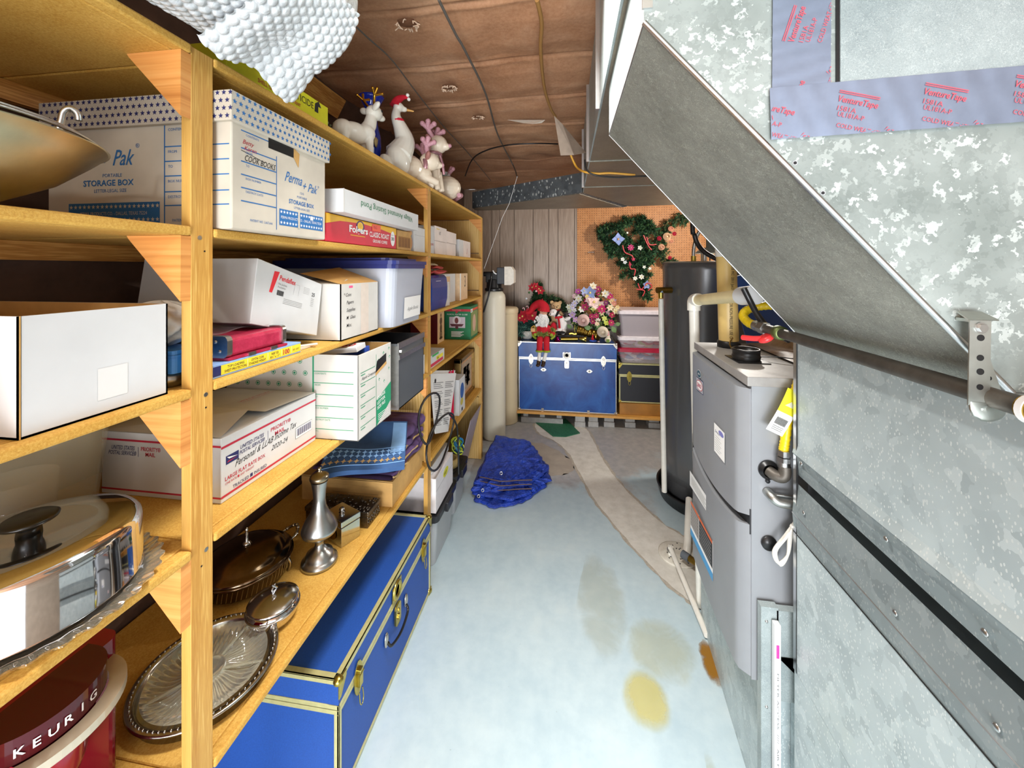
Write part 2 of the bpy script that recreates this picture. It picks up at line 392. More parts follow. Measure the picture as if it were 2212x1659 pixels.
# ceiling: sagging kraft faced batts between joists, seams run across the aisle
def ceil_mesh():
    m = MB(); NX, NY = 80, 620; y0, y1 = -1.2, YB+.05; x0, x1 = XL, XR; seam = [(-1.2+.395*i + .13) for i in range(16)]
    rnd = random.Random(3); bl = [(rnd.uniform(x0, x1), rnd.uniform(y0, y1), rnd.uniform(.08, .3), rnd.uniform(-.012, .016)) for _ in range(110)]
    def fn(u, v):
        x = x0+(x1-x0)*u; y = y0+(y1-y0)*v; ys = y + .012*math.sin(x*5+y)
        d = min(abs(ys-s) for s in seam); sag = -.016*min(1, d/.12)**.8
        for bx, by, br, bh in bl:
            q = ((x-bx)**2*.5+(y-by)**2)/br**2
            if q < 1: sag += bh*(1-q)**2
        sag += (.009*math.exp(-(d/.010)**2)-.007*math.exp(-((d-.022)/.012)**2))*(.6+.4*math.sin(x*7+ys*3))
        sag += .004*math.sin(x*23+math.sin(y*9)*2)*min(1, d/.05)
        return (x, y, ZC+.02+sag)
    m.grid(fn, NX, NY, KRAFT); m.box((x0, y0, ZC+.06), (x1, y1, ZC+.12), KRAFT); return m
structure('ceiling', ceil_mesh())
# timber ledge high on the left wall
m = MB(); m.cbox((XL+.03, 1.45, 2.36), (.05, .75, .10), PINEX, (0, .5, 0)); structure('trim_1', m)
# ================================================================ floor patches and stains (thin skins lying on the slab)
def blob(pts, z, m, thing_name, jitter=.0, n=6, kind='structure', seed=1):
    rnd = random.Random(seed); P = spline([Vector((x, y, 0)) for x, y in pts], n, True)
    P = [(p.x+rnd.uniform(-jitter, jitter), p.y+rnd.uniform(-jitter, jitter)) for p in P]
    b = MB(); c = (sum(p[0] for p in P)/len(P), sum(p[1] for p in P)/len(P))
    bm = bmesh.new(); vs = [bm.verts.new((x, y, 0)) for x, y in P]; f = bm.faces.new(vs); bmesh.ops.triangulate(bm, faces=[f])
    bm.verts.index_update(); b.add([v.co.copy()+Vector((0, 0, z)) for v in bm.verts], [tuple(v.index for v in f.verts) for f in bm.faces], m); bm.free()
    b.f = [f if (Vector(b.v[f[1]])-Vector(b.v[f[0]])).cross(Vector(b.v[f[2]])-Vector(b.v[f[0]])).z > 0 else tuple(reversed(f)) for f in b.f]
    o = b.build(thing_name); o['kind'] = kind; return o
strip = [(.60,1.86),(.50,1.96),(.39,2.15),(.27,2.40),(.17,2.66),(.09,2.95),(.02,3.22),(-.10,3.45),(-.27,3.62),(-.30,3.86),(-.02,3.90),(.16,3.80),(.23,3.50),(.27,3.25),(.33,2.98),(.42,2.72),(.55,2.46),(.68,2.30),(.72,2.1),(.68,1.9)]
cx = .2
blob([(x+(-.018 if i < 10 else .018), y) for i, (x, y) in enumerate(strip)], .0012, CEMENT2, 'trim_2', .008, 6, seed=4)
blob(strip, .0024, CEMENT, 'trim_3', .004, 6, seed=5)
blob([(-.36,2.95),(-.22,2.88),(-.02,2.92),(.05,3.05),(-.05,3.25),(-.25,3.42),(-.42,3.3)], .0006, m_patch('worn_brown_concrete', '#A0978C', '#B4AB9D', .75, 10), 'trim_4', .012, 6, seed=6)
YST = m_stain('yellow_rust_stain', '#DCCB5E', .5, 6, .3, .75); RST = m_stain('dark_rust_stain', '#9A6A10', .9, 16, .35, .75); RS2 = m_stain('ochre_stain', '#C9BF86', .26, 9, .36, .72)
blob([(.19,1.36),(.27,1.31),(.35,1.35),(.37,1.48),(.29,1.56),(.19,1.50)], .0009, YST, 'trim_5', .006, 6, seed=7)
blob([(.26,1.5),(.40,1.46),(.52,1.58),(.5,1.72),(.38,1.80),(.27,1.74),(.22,1.62)], .0013, RS2, 'trim_6', .012, 6, seed=8)
blob([(.515,1.52),(.56,1.50),(.60,1.62),(.58,1.72),(.525,1.66)], .0017, RST, 'trim_7', .006, 5, seed=9)
blob([(.40,1.02),(.44,1.0),(.47,1.2),(.46,1.34),(.43,1.3),(.41,1.15)], .0007, RS2, 'trim_8', .004, 5, seed=10)
blob([(.02,1.55),(.14,1.5),(.25,1.62),(.28,1.85),(.2,2.1),(.1,2.2),(.07,1.95)], .0007, m_stain('faint_ochre_stain', '#BCB48C', .2, 7, .36, .7), 'trim_9', .01, 6, seed=11)
# ================================================================ wooden shelving unit
XF = -.688; XB = XL+.008; SH = [1.953, 1.618, 1.318, 1.020, .575]; TH = .0175
PY = [-.597, .622, 1.841, 3.05]
shelving = thing('shelving_unit', 'long pine and particle board shelving unit along the left wall', 'shelving', (XF, .0, 0))
def LP(x, y, z): return (x-XF, y, z)
for yy in PY:
    top = 1.953 if yy > 1 else 1.951
    m = MB(); m.box(LP(XF-.021, yy, .002), LP(XF, yy+.0445, top), PINE)
    p = m.build('post', shelving, bevel=.0012)
    if yy < 2 and yy > 0:
        m = MB(); rnd = random.Random(int(yy*10))
        for z in SH:
            for dz in (-.02, -.045):
                if rnd.random() < .75:
                    m = MB(); q = V(*LP(XF+.0003, yy+rnd.uniform(.01, .035), z+dz)); big = dz == -.02
                    m.cyl(q-V(.002, 0, 0), q+V(.0006, 0, 0), .0042 if big else .0016, STEEL if big else BLACKP, 10); m.build('screw' if big else 'nail', p)
for z in SH:
    for i in range(3):
        a, b = PY[i]+(.0 if i == 0 else .0225), PY[i+1]+.0225
        m = MB(); n = 40; rnd = random.Random(int(z*100)+i)
        m.box(LP(XB, a+.001, z-TH), LP(XF-.0215, b-.001, z), PARTICLE)
        # rough sawn front lip between the posts
        m.box(LP(XF-.0215, PY[i]+.046, z-TH), LP(XF+.004, PY[i+1]-.001, z), PARTICLE)
        m.build('shelf', shelving, bevel=.004)
    m = MB(); m.box(LP(XB, -.597, z-TH-.042), LP(XB+.02, 3.04, z-TH-.0005), PINEX); m.build('wall_cleat', shelving)
for yy in PY[1:]:
    for z in SH:
        if z < .6: continue
        s_ = .115 if yy < 1 else .10; y0 = yy-.019
        M = Matrix.Translation(LP(XF-.0, y0, z-TH-.0005)) @ Matrix(((1,0,0,0),(0,0,-1,0),(0,1,0,0),(0,0,0,1)))
        m = MB(); m.prism([(-.0, 0), (-s_, 0), (-s_+.004, -.006), (-.001, -s_-.005)], -.019, 0, GUSSET, M); m.build('corner_gusset', shelving, bevel=.001)
m = MB()
for a, b in ((.0, .50), (.504, 1.02), (1.024, 1.36), (1.364, 1.66), (1.664, 1.93)): m.box(LP(XB, 3.052, a+.002), LP(XF-.0215, 3.070, b), PLY)
m.build('end_panel', shelving, bevel=.001)
m = MB(); m.box(LP(XB, 1.843, .58), LP(XF-.022, 1.861, 1.0), PLY); m.build('divider_panel', shelving)
# ================================================================ sheet metal ducts
GTOP = 2.05
duct = thing('trunk_duct', 'long galvanised trunk duct running under the ceiling toward the rear wall', 'duct', (.10, 1.5, GTOP))
def DP(x, y): return (x-.10, y-1.5)
m = MB(); m.prism([DP(*p) for p in [(.10, .2), (.62, .2), (.62, 2.3), (1.35, 2.6), (1.35, 3.2), (.5, 3.28), (.10, 2.64)]], 0, .36, GALVP)
tb = m.build('trunk_body', duct, bevel=.003)
UNDER = m_galv('underside_brown_reflection', '#8D8474', '#7B7264', '#A59B88', 300, .42, .6)  # brown reflection painted into the colour of the duct undersides
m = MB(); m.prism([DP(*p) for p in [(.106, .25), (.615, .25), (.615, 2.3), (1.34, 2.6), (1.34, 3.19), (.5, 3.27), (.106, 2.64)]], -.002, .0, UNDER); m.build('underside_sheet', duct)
m = MB()
for y in (1.25, 1.86, 2.45): m.box((DP(.0, y)[0]-.012+.10, y-1.5, -.004), (.0, y-1.5+.012, .36), ALUS)
for y in (1.86, 2.45): m.box((0, y-1.5, -.006), (.52, y-1.5+.006, 0), GALVD)
m.build('seam_strip', duct)
branch = thing('branch_duct', 'dark speckled flat duct branching left under the ceiling above the panelling', 'duct', (-.3, 2.9, 2.052))
bp = [(.096, 2.64), (.49, 3.29), (.49, 3.33), (-.80, 3.33), (-.80, 3.195)]
m = MB(); m.prism([(x+.3, y-2.9) for x, y in [(.094, 2.645), (.49, 3.295), (.46, 3.33), (-.80, 3.33), (-.80, 3.195)]], 0, .135, GALVB); m.build('duct_body', branch, bevel=.003)
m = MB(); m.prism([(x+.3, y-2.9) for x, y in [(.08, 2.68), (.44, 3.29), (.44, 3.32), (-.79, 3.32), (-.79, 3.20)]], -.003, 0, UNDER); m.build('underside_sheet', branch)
# drop duct: leans from the trunk down to the return plenum
YN, YFAR = .605, 1.10; XT, ZT, XP, ZP = .114, 1.910, .585, 1.375
drop = thing('drop_duct', 'huge galvanised transition duct slanting down from ceiling to the return plenum', 'duct', (XT, YN, 1.375))
def Q(x, y, z): return (x-XT, y-YN, z-1.375)
m = MB()
sec = [(XT, ZT), (XP, ZP), (1.15, ZP), (1.15, 2.049), (XT, 2.049)]
m.add([Q(x, YN, z) for x, z in sec], [(0, 1, 2, 3, 4)], SPANGLE)
m.build('near_sheet', drop)
m = MB(); m.add([Q(x, YFAR, z) for x, z in sec], [(4, 3, 2, 1, 0)], GALVD); m.build('far_sheet', drop)
m = MB(); m.quad(Q(XT, YN, ZT), Q(XT, YFAR, ZT), Q(XP, YFAR, ZP), Q(XP, YN, ZP), GALVD); m.build('sloping_underside', drop)
m = MB(); m.quad(Q(XT, YN, 2.049), Q(XT, YFAR, 2.049), Q(XT, YFAR, ZT), Q(XT, YN, ZT), GALVP)
m.quad(Q(XT, YN, 2.049), Q(1.15, YN, 2.049), Q(1.15, YFAR, 2.049), Q(XT, YFAR, 2.049), GALVP); m.build('side_sheet', drop)
# folded edges
m = MB(); m.tube([Q(XT, YN-.001, ZT), Q(XP, YN-.001, ZP)], .0045, ALUS, 8); m.tube([Q(XT, YFAR, ZT), Q(XP, YFAR, ZP)], .002, ALUS, 6)
m.tube([Q(XT, YN, ZT), Q(XT, YFAR, ZT)], .0015, ALUS, 6); m.box(Q(XT-.003, YN-.004, 1.93), Q(XT+.012, YN, 2.04), ALUS); m.build('folded_seam', drop)
m = MB(); m.box(Q(.378, YN-.004, 1.795), Q(1.1, YN-.0005, 2.04), GALVP); m.box(Q(.374, YN-.003, 1.79), Q(.3775, YN, 2.04), BLACKP); m.build('patch_panel', drop)
m = MB()
for x, z in ((.322, 1.691), (.358, 1.647)):
    m.disc((V(*Q(x, YN, z)), V(1, 0, 0), V(0, 0, 1)), 0, 0, .0022, BLACKP, .0008); m.disc((V(*Q(x, YN, z)), V(1, 0, 0), V(0, 0, 1)), 0, 0, .0034, ALUS, .0005)
m.build('screw_hole', drop)
TAPE = m_metal('foil_tape', '#8E9AB0', .34, .08, 25); TAPE.node_tree.nodes['Principled BSDF'].inputs['Metallic'].default_value = .55; REDINK = mat('#CF5563', .5, 0, 0)
def tape_strip(p0, p1, w, name, seed, off):
    """printed foil tape; p0->p1 centre line on the near sheet"""
    p0 = V(p0[0], 0, p0[1]); p1 = V(p1[0], 0, p1[1]); u = (p1-p0); L = u.length; u.normalize(); v = V(-u.z, 0, u.x)
    if v.z < 0: v = -v
    if u.cross(v).y > 0: v = -v
    o = V(*Q(p0.x, YN-off, p0.z)) - v*(w/2); F = (o, u, v)
    m = MB(); rnd = random.Random(seed); nx = 60
    def fn(a, b):
        h = .0006*math.sin(a*37+3*b)+.0005*math.sin(a*91+b*7)*abs(b-.5); return o+u*(a*L)+v*(b*w) + V(0, -abs(h), 0)
    m.grid(fn, nx, 7, TAPE); b_ = m.build(name, drop)
    m = MB(); sx = .105; i = 0; x = -.02
    def ok(px, py): return 0.002 < px < L-.002 and .002 < py < w-.002
    sets = [("VentureTape", .0085, .052, 1.0), ("1581A", .0065, .024, .62), ("UL181A-P", .0065, .034, .62), ("COLD WEATHER", .006, .058, .1)]
    M2 = MB()
    a = -.30; ca, sa = math.cos(a), math.sin(a)
    while x < L:
        for row, dy in ((0, .64*w), (1, .0*w)):
            bx = x+row*-.052; by = dy
            for k, (t, h, tw, _) in enumerate(sets if row == 0 else sets[:3]):
                lx = bx + (.0 if k != 3 else -.002); ly = by - (0, .0125, .021, .036)[k]
                if k == 2: lx += .0
                px, py = lx + k*.0, ly
                M2.text(F, t, px, py, h, REDINK, .0016, w=tw, rot=a, shear=.15 if k == 0 else 0, bold=.8 if k == 0 else 0)
            for q in (.012, .0145): M2.flat(F, [(bx+.002*0+px_*ca-(q)*sa, by+px_*sa+q*ca) for px_, q in ((0, q), (.052, q), (.052, q+.0013), (0, q+.0013))], REDINK, .0016)
        x += sx
    # keep only faces whose centre lies on the strip
    keep = []
    for f, mm in zip(M2.f, M2.m):
        ins = True
        for i in f:
            d = Vector(M2.v[i])-o; a_, b2 = d.dot(u), d.dot(v)
            if not (0 <= a_ <= L and 0 <= b2 <= w): ins = False; break
        if ins: keep.append(f)
    M2.f = keep; M2.m = [0]*len(keep); M2.sm = [False]*len(keep); M2.build('printed_text', b_)
tape_strip((.328, 1.775), (.330, 2.04), .076, 'foil_tape', 1, .003)
tape_strip((.287, 1.761), (.66, 1.772), .074, 'foil_tape', 2, .0055)
# return plenum (near the camera)
plen = thing('return_plenum', 'galvanised return air plenum with open slot and flanged seams facing the aisle', 'duct', (XP, .85, 0))
def R(x, y, z): return (x-XP, y-.85, z)
yn = .30
m = MB(); m.box(R(XP, yn, 1.075), R(1.15, YFAR, 1.374), GALVF); m.build('upper_sheet', plen)
m = MB(); m.box(R(XP-.002, yn, .50), R(1.15, YFAR-.001, .865), GALVF); m.build('lower_sheet', plen)
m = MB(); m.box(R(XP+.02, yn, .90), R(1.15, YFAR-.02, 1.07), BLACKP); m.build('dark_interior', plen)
m = MB(); m.prism([(-.006, 1.062), (.0, 1.085), (.002, 1.085), (.002, 1.062)], 0, YFAR-yn, GALVF, Matrix.Translation(R(XP, YFAR, 0)) @ Matrix(((1,0,0,0),(0,0,-1,0),(0,1,0,0),(0,0,0,1))))
m.add([R(XP-.004, yn, 1.064), R(XP-.004, YFAR, 1.064), R(XP+.004, YFAR, 1.008), R(XP+.004, yn, .998)], [(0, 3, 2, 1), (0, 1, 2, 3)], GALVF); m.build('upper_flange', plen)
m = MB(); m.add([R(XP+.002, yn, .974), R(XP+.002, YFAR, .986), R(XP-.006, YFAR, .905), R(XP-.006, yn, .885), R(XP-.0015, YFAR, .855), R(XP-.0015, yn, .845)], [(0, 3, 2, 1), (3, 5, 4, 2), (0, 1, 2, 3), (3, 2, 4, 5)], GALVF)
m.tube([R(XP-.006, yn, .887), R(XP-.006, YFAR, .906)], .0016, ALUS, 6); m.tube([R(XP-.0035, yn, .853), R(XP-.0035, YFAR, .858)], .0012, BLACKP, 6); m.build('lower_flange', plen)
m = MB(); m.box(R(XP-.003, YFAR-.012, .50), R(XP+.001, YFAR+.001, 1.37), ALUS); m.box(R(XP-.0035, YFAR-.0135, .50), R(XP+.001, YFAR-.0122, 1.37), BLACKP); m.build('corner_seam', plen)
for y, z in ((1.06, 1.052), (.80, 1.043), (.63, 1.03), (1.05, .935), (.78, .925), (.615, .915)):
    m = MB(); m.ball(R(XP-.007, y, z), (.0025, .0055, .0055), STEEL, 12, 6); m.build('screw', plen)
# base platform below furnace and plenum
basep = thing('platform_box', 'galvanised return air box on the floor under the grey furnace', 'duct', (.55, 1.2, 0))
def B2(x, y, z): return (x-.55, y-1.2, z)
m = MB(); bpoly = [(.535, 1.150), (.580, 1.80), (1.25, 1.80), (1.25, 1.150)]
m.prism([(x-.55, y-1.2) for x, y in bpoly], .001, .397, GALVF); m.build('front_box', basep, bevel=.002)
m = MB(); m.box(B2(.5832, .30, .001), B2(1.15, 1.098, .498), GALVF); m.box(B2(.60, 1.0985, .001), B2(1.15, 1.148, .496), GALVF); m.build('near_box', basep)
m = MB(); m.box(B2(.517, 1.128, .001), B2(.560, 1.149, .628), GALVP); m.box(B2(.556, 1.128, .38), B2(.62, 1.149, .622), GALVP)
m.add([B2(.556, 1.126, .50), B2(.62, 1.126, .50), B2(.62, 1.126, .44)], [(0, 1, 2), (2, 1, 0)], GALVP); m.build('corner_flange', basep)
for z in (.59, .36): m = MB(); m.ball(B2(.530, 1.127, z), (.004, .003, .004), STEEL, 10, 6); m.build('rivet', basep)
# ================================================================ things on the shelves
def part(mb, name, t, root=None, bevel=0, sub=0):
    """vertices are in world metres; root is the thing"""
    r = root or t; L = r.location
    mb.v = [(v[0]-L[0], v[1]-L[1], v[2]-L[2]) for v in mb.v]
    return mb.build(name, t, bevel=bevel, sub=sub)
def solo(mb, name, label, cat, loc, group=None, bevel=0, sub=0, kind=None):
    mb.v = [(v[0]-loc[0], v[1]-loc[1], v[2]-loc[2]) for v in mb.v]
    o = mb.build(name, None, bevel=bevel, sub=sub); o.location = loc; return tag(o, label, cat, group, kind)
def open_box(m, a, b, mo, mi, t=.003):
    x0, y0, z0 = a; x1, y1, z1 = b
    m.box((x0, y0, z0), (x1, y1, z0+t), mo)
    m.box((x0, y0, z0), (x0+t, y1, z1), mo); m.box((x1-t, y0, z0), (x1, y1, z1), mo); m.box((x0, y0, z0), (x1, y0+t, z1), mo); m.box((x0, y1-t, z0), (x1, y1, z1), mo)
    e = .0006
    m.quad((x0+t+e, y0+t+e, z0+t), (x0+t+e, y1-t-e, z0+t), (x0+t+e, y1-t-e, z1), (x0+t+e, y0+t+e, z1), mi)
    m.quad((x1-t-e, y1-t-e, z0+t), (x1-t-e, y0+t+e, z0+t), (x1-t-e, y0+t+e, z1), (x1-t-e, y1-t-e, z1), mi)
    m.quad((x0+t+e, y1-t-e, z0+t), (x1-t-e, y1-t-e, z0+t), (x1-t-e, y1-t-e, z1), (x0+t+e, y1-t-e, z1), mi)
    m.quad((x1-t-e, y0+t+e, z0+t), (x0+t+e, y0+t+e, z0+t), (x0+t+e, y0+t+e, z1), (x1-t-e, y0+t+e, z1), mi)
    m.quad((x0+t, y0+t, z0+t+e), (x1-t, y0+t, z0+t+e), (x1-t, y1-t, z0+t+e), (x0+t, y1-t, z0+t+e), mi)
INKN = mat('#262C66', .6, 0, 0); PINKL = mat('#F26C9A', .6, 0, 0); ORANGEL = mat('#F4664A', .6, 0, 0)
# ---- old star-printed storage box
A, B = (-1.105, .680, 1.619), (-.66, .980, 1.862)
t = thing('storage_box', 'worn white legal size storage box with blue star lid, marked COOK BOOKS', 'box', (-.88, .82, 1.619))
m = MB(); m.box(A, B, OLDCARD); part(m, 'body', t, bevel=.003)
m = MB(); LA, LB = (-1.115, .671, 1.832), (-.652, .988, 1.892); m.box(LA, LB, OLDCARD); lid = part(m, 'lid', t, bevel=.0015)
m = MB(); F = face_x(LB[0], LA[1], LA[2]); h = LB[2]-LA[2]
n = 0
for r in range(4):
    for c in range(22): m.star(F, .008+c*.0144+(r % 2)*.007, .0085+r*.0152, .0058, INKB)
F = face_y(LA[0], LA[1], LA[2])
for r in range(4):
    for c in range(32): m.star(F, .008+c*.0144+(r % 2)*.007, .0085+r*.0152, .0058, INKN)
part(m, 'star_print', lid, t)
m = MB()
def perma(F, W_, H, x0, w, mirrored=False):
    pass
F = face_x(B[0], A[1], A[2]); Wd = B[1]-A[1]; H = B[2]-A[2]
def line(x0, y0, x1, w=.0012, mm=INKB): m.rect(F, x0, y0-w, x1, y0+w, mm)
for i, (lab, y) in enumerate((('CONTENTS', .196), ('FROM', .160), ('TO', .133), ('BOX NUMBER', .106), ('DESTROY DATE', .079), ('', .052))):
    line(.022, y+.008, .118)
    if lab: m.text(F, lab, .034, y-.001, .0045, INKB)
m.text(F, 'PATENT NO. 3,667,666', .045, .02, .005, INKB, w=.062); m.rect(F, .1185, .01, .1205, .178, INKB)
m.text(F, 'Betty', .026, .178, .009, INKR, shear=.35); m.text(F, 'Karen', .03, .166, .009, INKR, shear=.35); m.flat(F, [(.022, .1625), (.085, .153), (.085, .1542), (.022, .1637)], INK)
m.text(F, 'COOK BOOKS', .030, .144, .0125, INK, w=.084, shear=.25, bold=.2)
m.text(F, 'Perma', .145, .128, .024, INKB, w=.058, shear=.35, bold=.3); m.text(F, '+ Pak', .205, .118, .022, INKB, w=.056, shear=.35, bold=.3); m.text(F, '®', .266, .135, .006, INKB)
m.text(F, '1215', .205, .106, .0055, INKB, align='C'); m.text(F, 'PORTABLE', .205, .095, .0055, INKB, w=.036, align='C')
m.text(F, 'STORAGE BOX', .205, .078, .010, INKB, w=.092, align='C', bold=1); m.text(F, 'LETTER-LEGAL SIZE', .205, .067, .0052, INKB, w=.058, align='C')
m.rect(F, .128, .022, .288, .060, INKB)
for i in range(16):
    for y in (.0285, .0535): m.star(F, .134+i*.0098, y, .0042, WHITE, .0008)
m.text(F, 'PERMA PRODUCTS CO. - DALLAS, TEXAS 75224', .133, .038, .0062, WHITE, .0009, w=.148)
m.rect(F, .190, .02, .197, .062, OLDCARD, .0011); m.rect(F, .236, .046, .247, .056, WHITE, .0011)
# hand hole on the end
m.rect(F, .095, .190, .175, .214, BLACKP, .0006); m.flat(F, [(.175, .190), (.192, .170), (.196, .205), (.175, .214)], KCARD, .0008)
F = face_y(A[0], A[1], A[2])
for i, (lab, y) in enumerate((('CONTENTS', .205), ('FROM', .160), ('TO', .130), ('BOX NUMBER', .100), ('DESTROY DATE', .068), ('', .040))):
    m.rect(F, .292, y+.008, .44, y+.0104, INKB)
    if lab: m.text(F, lab, .300, y-.004, .0055, INKB)
m.rect(F, .290, .006, .2925, .232, INKB); m.text(F, 'PATENT NO. 3,667,666', .310, .016, .0055, INKB)
m.text(F, 'Perma', .070, .142, .028, INKB, w=.078, shear=.3, bold=.3); m.text(F, 'Pak', .166, .136, .032, INKB, shear=.3, bold=.3, w=.048); m.text(F, '®', .222, .17, .009, INKB)
m.text(F, 'PORTABLE', .165, .112, .007, INKB, align='C'); m.text(F, 'STORAGE BOX', .155, .094, .012, INKB, w=.125, align='C', bold=1); m.text(F, 'LETTER-LEGAL SIZE', .16, .080, .007, INKB, w=.08, align='C')
m.rect(F, .055, .014, .28, .058, INKB)
for i in range(20):
    for y in (.022, .050): m.star(F, .062+i*.0112, y, .005, OLDCARD, .0008)
m.text(F, 'PERMA PRODUCTS CO. - DALLAS, TEXAS 75224', .085, .032, .0072, OLDCARD, .0009, w=.165)
part(m, 'printing', t)
# ---- white animated village box (upside down) on coffee can flat
A, B = (-1.06, 1.035, 1.7035), (-.64, 1.60, 1.772)
t = thing('village_box', 'long flat white box lying upside down with green lettering on its side', 'box', (-.85, 1.3, 1.7035))
m = MB(); m.box(A, B, WHITEBOX); part(m, 'carton', t, bevel=.0015)
m = MB(); F = face_x(B[0], A[1], A[2]); m.text(F, 'Village Animated Skating Pond', .50, .048, .020, mat('#2E7F55', .6, 0, 0), w=.405, flip=True); m.rect(F, 0, 0, .004, .069, WHITEG, .0004); part(m, 'lettering', t)
A, B = (-1.02, 1.02, 1.619), (-.685, 1.478, 1.701); RED = mat('#D31F3A', .45, 0, .03); YEL = mat('#F0B81E', .45, 0, .04)
t = thing('coffee_box', 'red and yellow ground coffee box beneath the flat white box', 'box', (-.85, 1.25, 1.619))
m = MB(); m.box(A, B, RED); part(m, 'carton', t, bevel=.0015)
m = MB(); F = face_x(B[0], A[1], A[2])
top = .0815
m.flat(F, [(0, .052), (.07, .066), (.20, .072), (.33, .066), (.45, .055), (.457, .054), (.457, top), (0, top)], YEL)
m.disc(F, .185, .060, .026, mat('#3A2368', .5, 0, 0), .0007, .020); m.disc(F, .185, .062, .018, YEL, .0008, .014)
for k in range(12): a = k*math.pi/6; m.star(F, .185+.012*math.cos(a), .063+.010*math.sin(a), .003, mat('#F7DE6A', .5, 0, 0), .0009, 4)
m.text(F, 'Folgers', .118, .038, .021, WHITE, .0012, w=.115, bold=1.5); m.rect(F, .125, .027, .215, .0295, YEL, .001)
m.text(F, 'CLASSIC ROAST', .245, .033, .0175, WHITE, .001, w=.15, bold=.8); m.text(F, 'GROUND COFFEE', .268, .014, .0105, WHITE, .001, w=.11, bold=.8)
m.disc(F, .425, .038, .019, WHITE, .001, .029); m.text(F, '380', .425, .031, .013, INK, .0013, align='C', w=.026, bold=.8); m.text(F, 'MAKES UP TO', .425, .050, .004, INK, .0013, align='C', w=.024)
m.rect(F, .262, .055, .325, .079, ORANGEL, .0014); m.text(F, 'P&G.', .27, .063, .010, INKR, .0016, shear=.3)
F = face_y(A[0], A[1], A[2]); m.flat(F, [(.0, .055), (.25, .052), (.335, .052), (.335, top), (0, top)], YEL); m.disc(F, .285, .036, .024, WHITE, .0008, .030); m.text(F, '380', .285, .028, .013, INK, .001, align='C', w=.034, bold=.8)
part(m, 'printing', t)
# ---- small things at the end of that shelf
t = thing('trinket_crate', 'small clear sided wooden crate holding a tan figurine beside the coffee box', 'crate', (-.72, 1.57, 1.619))
m = MB(); m.box((-.79, 1.50, 1.619), (-.69, 1.64, 1.70), mat('#C79A55', .6)); part(m, 'crate_body', t, bevel=.001)
m = MB(); F = face_x(-.69, 1.50, 1.619); m.rect(F, .01, .01, .13, .055, mat('#9C6B2C', .6)); 
for i in range(4): m.rect(F, .012+i*.03, .012, .034+i*.03, .05, mat('#8A5A22', .6), .0008)
part(m, 'slats', t)
m = MB(); m.ball((-.71, 1.665, 1.655), (.014, .018, .034), mat('#C89468', .7)); m.ball((-.71, 1.665, 1.70), .014, mat('#D9B08A', .7)); part(m, 'figurine', t)
def plain_box(name, label, cat, a, b, mm, group=None, marks=None, bevel=.0012):
    t = thing(name, label, cat, ((a[0]+b[0])/2, (a[1]+b[1])/2, a[2]), group=group)
    m = MB(); m.box(a, b, mm); part(m, 'carton', t, bevel=bevel)
    if marks: m = MB(); marks(m, face_x(b[0], a[1], a[2]), b[1]-a[1], b[2]-a[2]); part(m, 'printing', t)
    return t
def flap(m, F, w, h, mm=INKGR): m.rect(F, 0, h*.66, w, h*.66+.0009, mm)
plain_box('white_box', 'tall glossy white box behind the middle post on the coffee shelf', 'box', (-.82, 1.70, 1.619), (-.70, 1.835, 1.735), WHITEBOX, marks=flap)
WB = mat('#E9DDD6', .65, 0, .05, 18)
def scr(m, F, w, h): m.text(F, 'XS', w*.3, h*.45, .018, INKGR, shear=.3); m.rect(F, w*.1, h*.78, w*.35, h*.84, mat('#E3C55A', .6, 0, 0))
bx = [(1.92, 2.01, 1.619, 1.765, 'tall narrow white carton just past the middle post on the coffee shelf', WHITEBOX, lambda m, F, w, h: [m.text(F, 'for', w*.2, h*.5, .012, INKN), m.text(F, 'VERDURE', w*.1, h*.3, .012, INKR, w=w*.8)]),
      (2.03, 2.22, 1.619, 1.692, 'pinkish white box at the bottom of the stack past the middle post', WB, None),
      (2.225, 2.42, 1.619, 1.694, 'pinkish white box in the bottom row, second from the middle post', WB, None),
      (2.03, 2.23, 1.6935, 1.775, 'pinkish white box with pencil marks on top of the stack', WB, scr),
      (2.235, 2.43, 1.6955, 1.765, 'plain pinkish white box in the top row beside the pencil marked one', WB, None),
      (2.50, 2.60, 1.619, 1.735, 'slim white box standing alone near the end of the top box row', WHITEBOX, None),
      (2.605, 2.80, 1.619, 1.735, 'pinkish white box with a red scribble, last on the box shelf', WB, lambda m, F, w, h: m.text(F, 'J', w*.45, h*.3, .03, INKR, shear=.3))]
for y0, y1, z0, z1, lab, mm, mk in bx: plain_box('white_box', lab, 'box', (-.88, y0, z0), (-.715, y1, z1), mm, 'small white boxes on the coffee shelf', mk)
# ---- middle shelf: open white carton
t = thing('open_carton', 'large open-topped white cardboard box in the nearest shelf bay', 'box', (-.90, .49, 1.3185))
m = MB(); open_box(m, (-1.12, .402, 1.3185), (-.70, .590, 1.478), WHITEBOX, KCARD); part(m, 'carton', t)
m = MB(); F = face_x(-.70, .402, 1.3185); m.rect(F, .085, .022, .125, .07, mat('#E4E4E2', .3, 0, 0)); m.rect(F, .0005, 0, .0022, .16, KCARD); part(m, 'tape_patch', t)
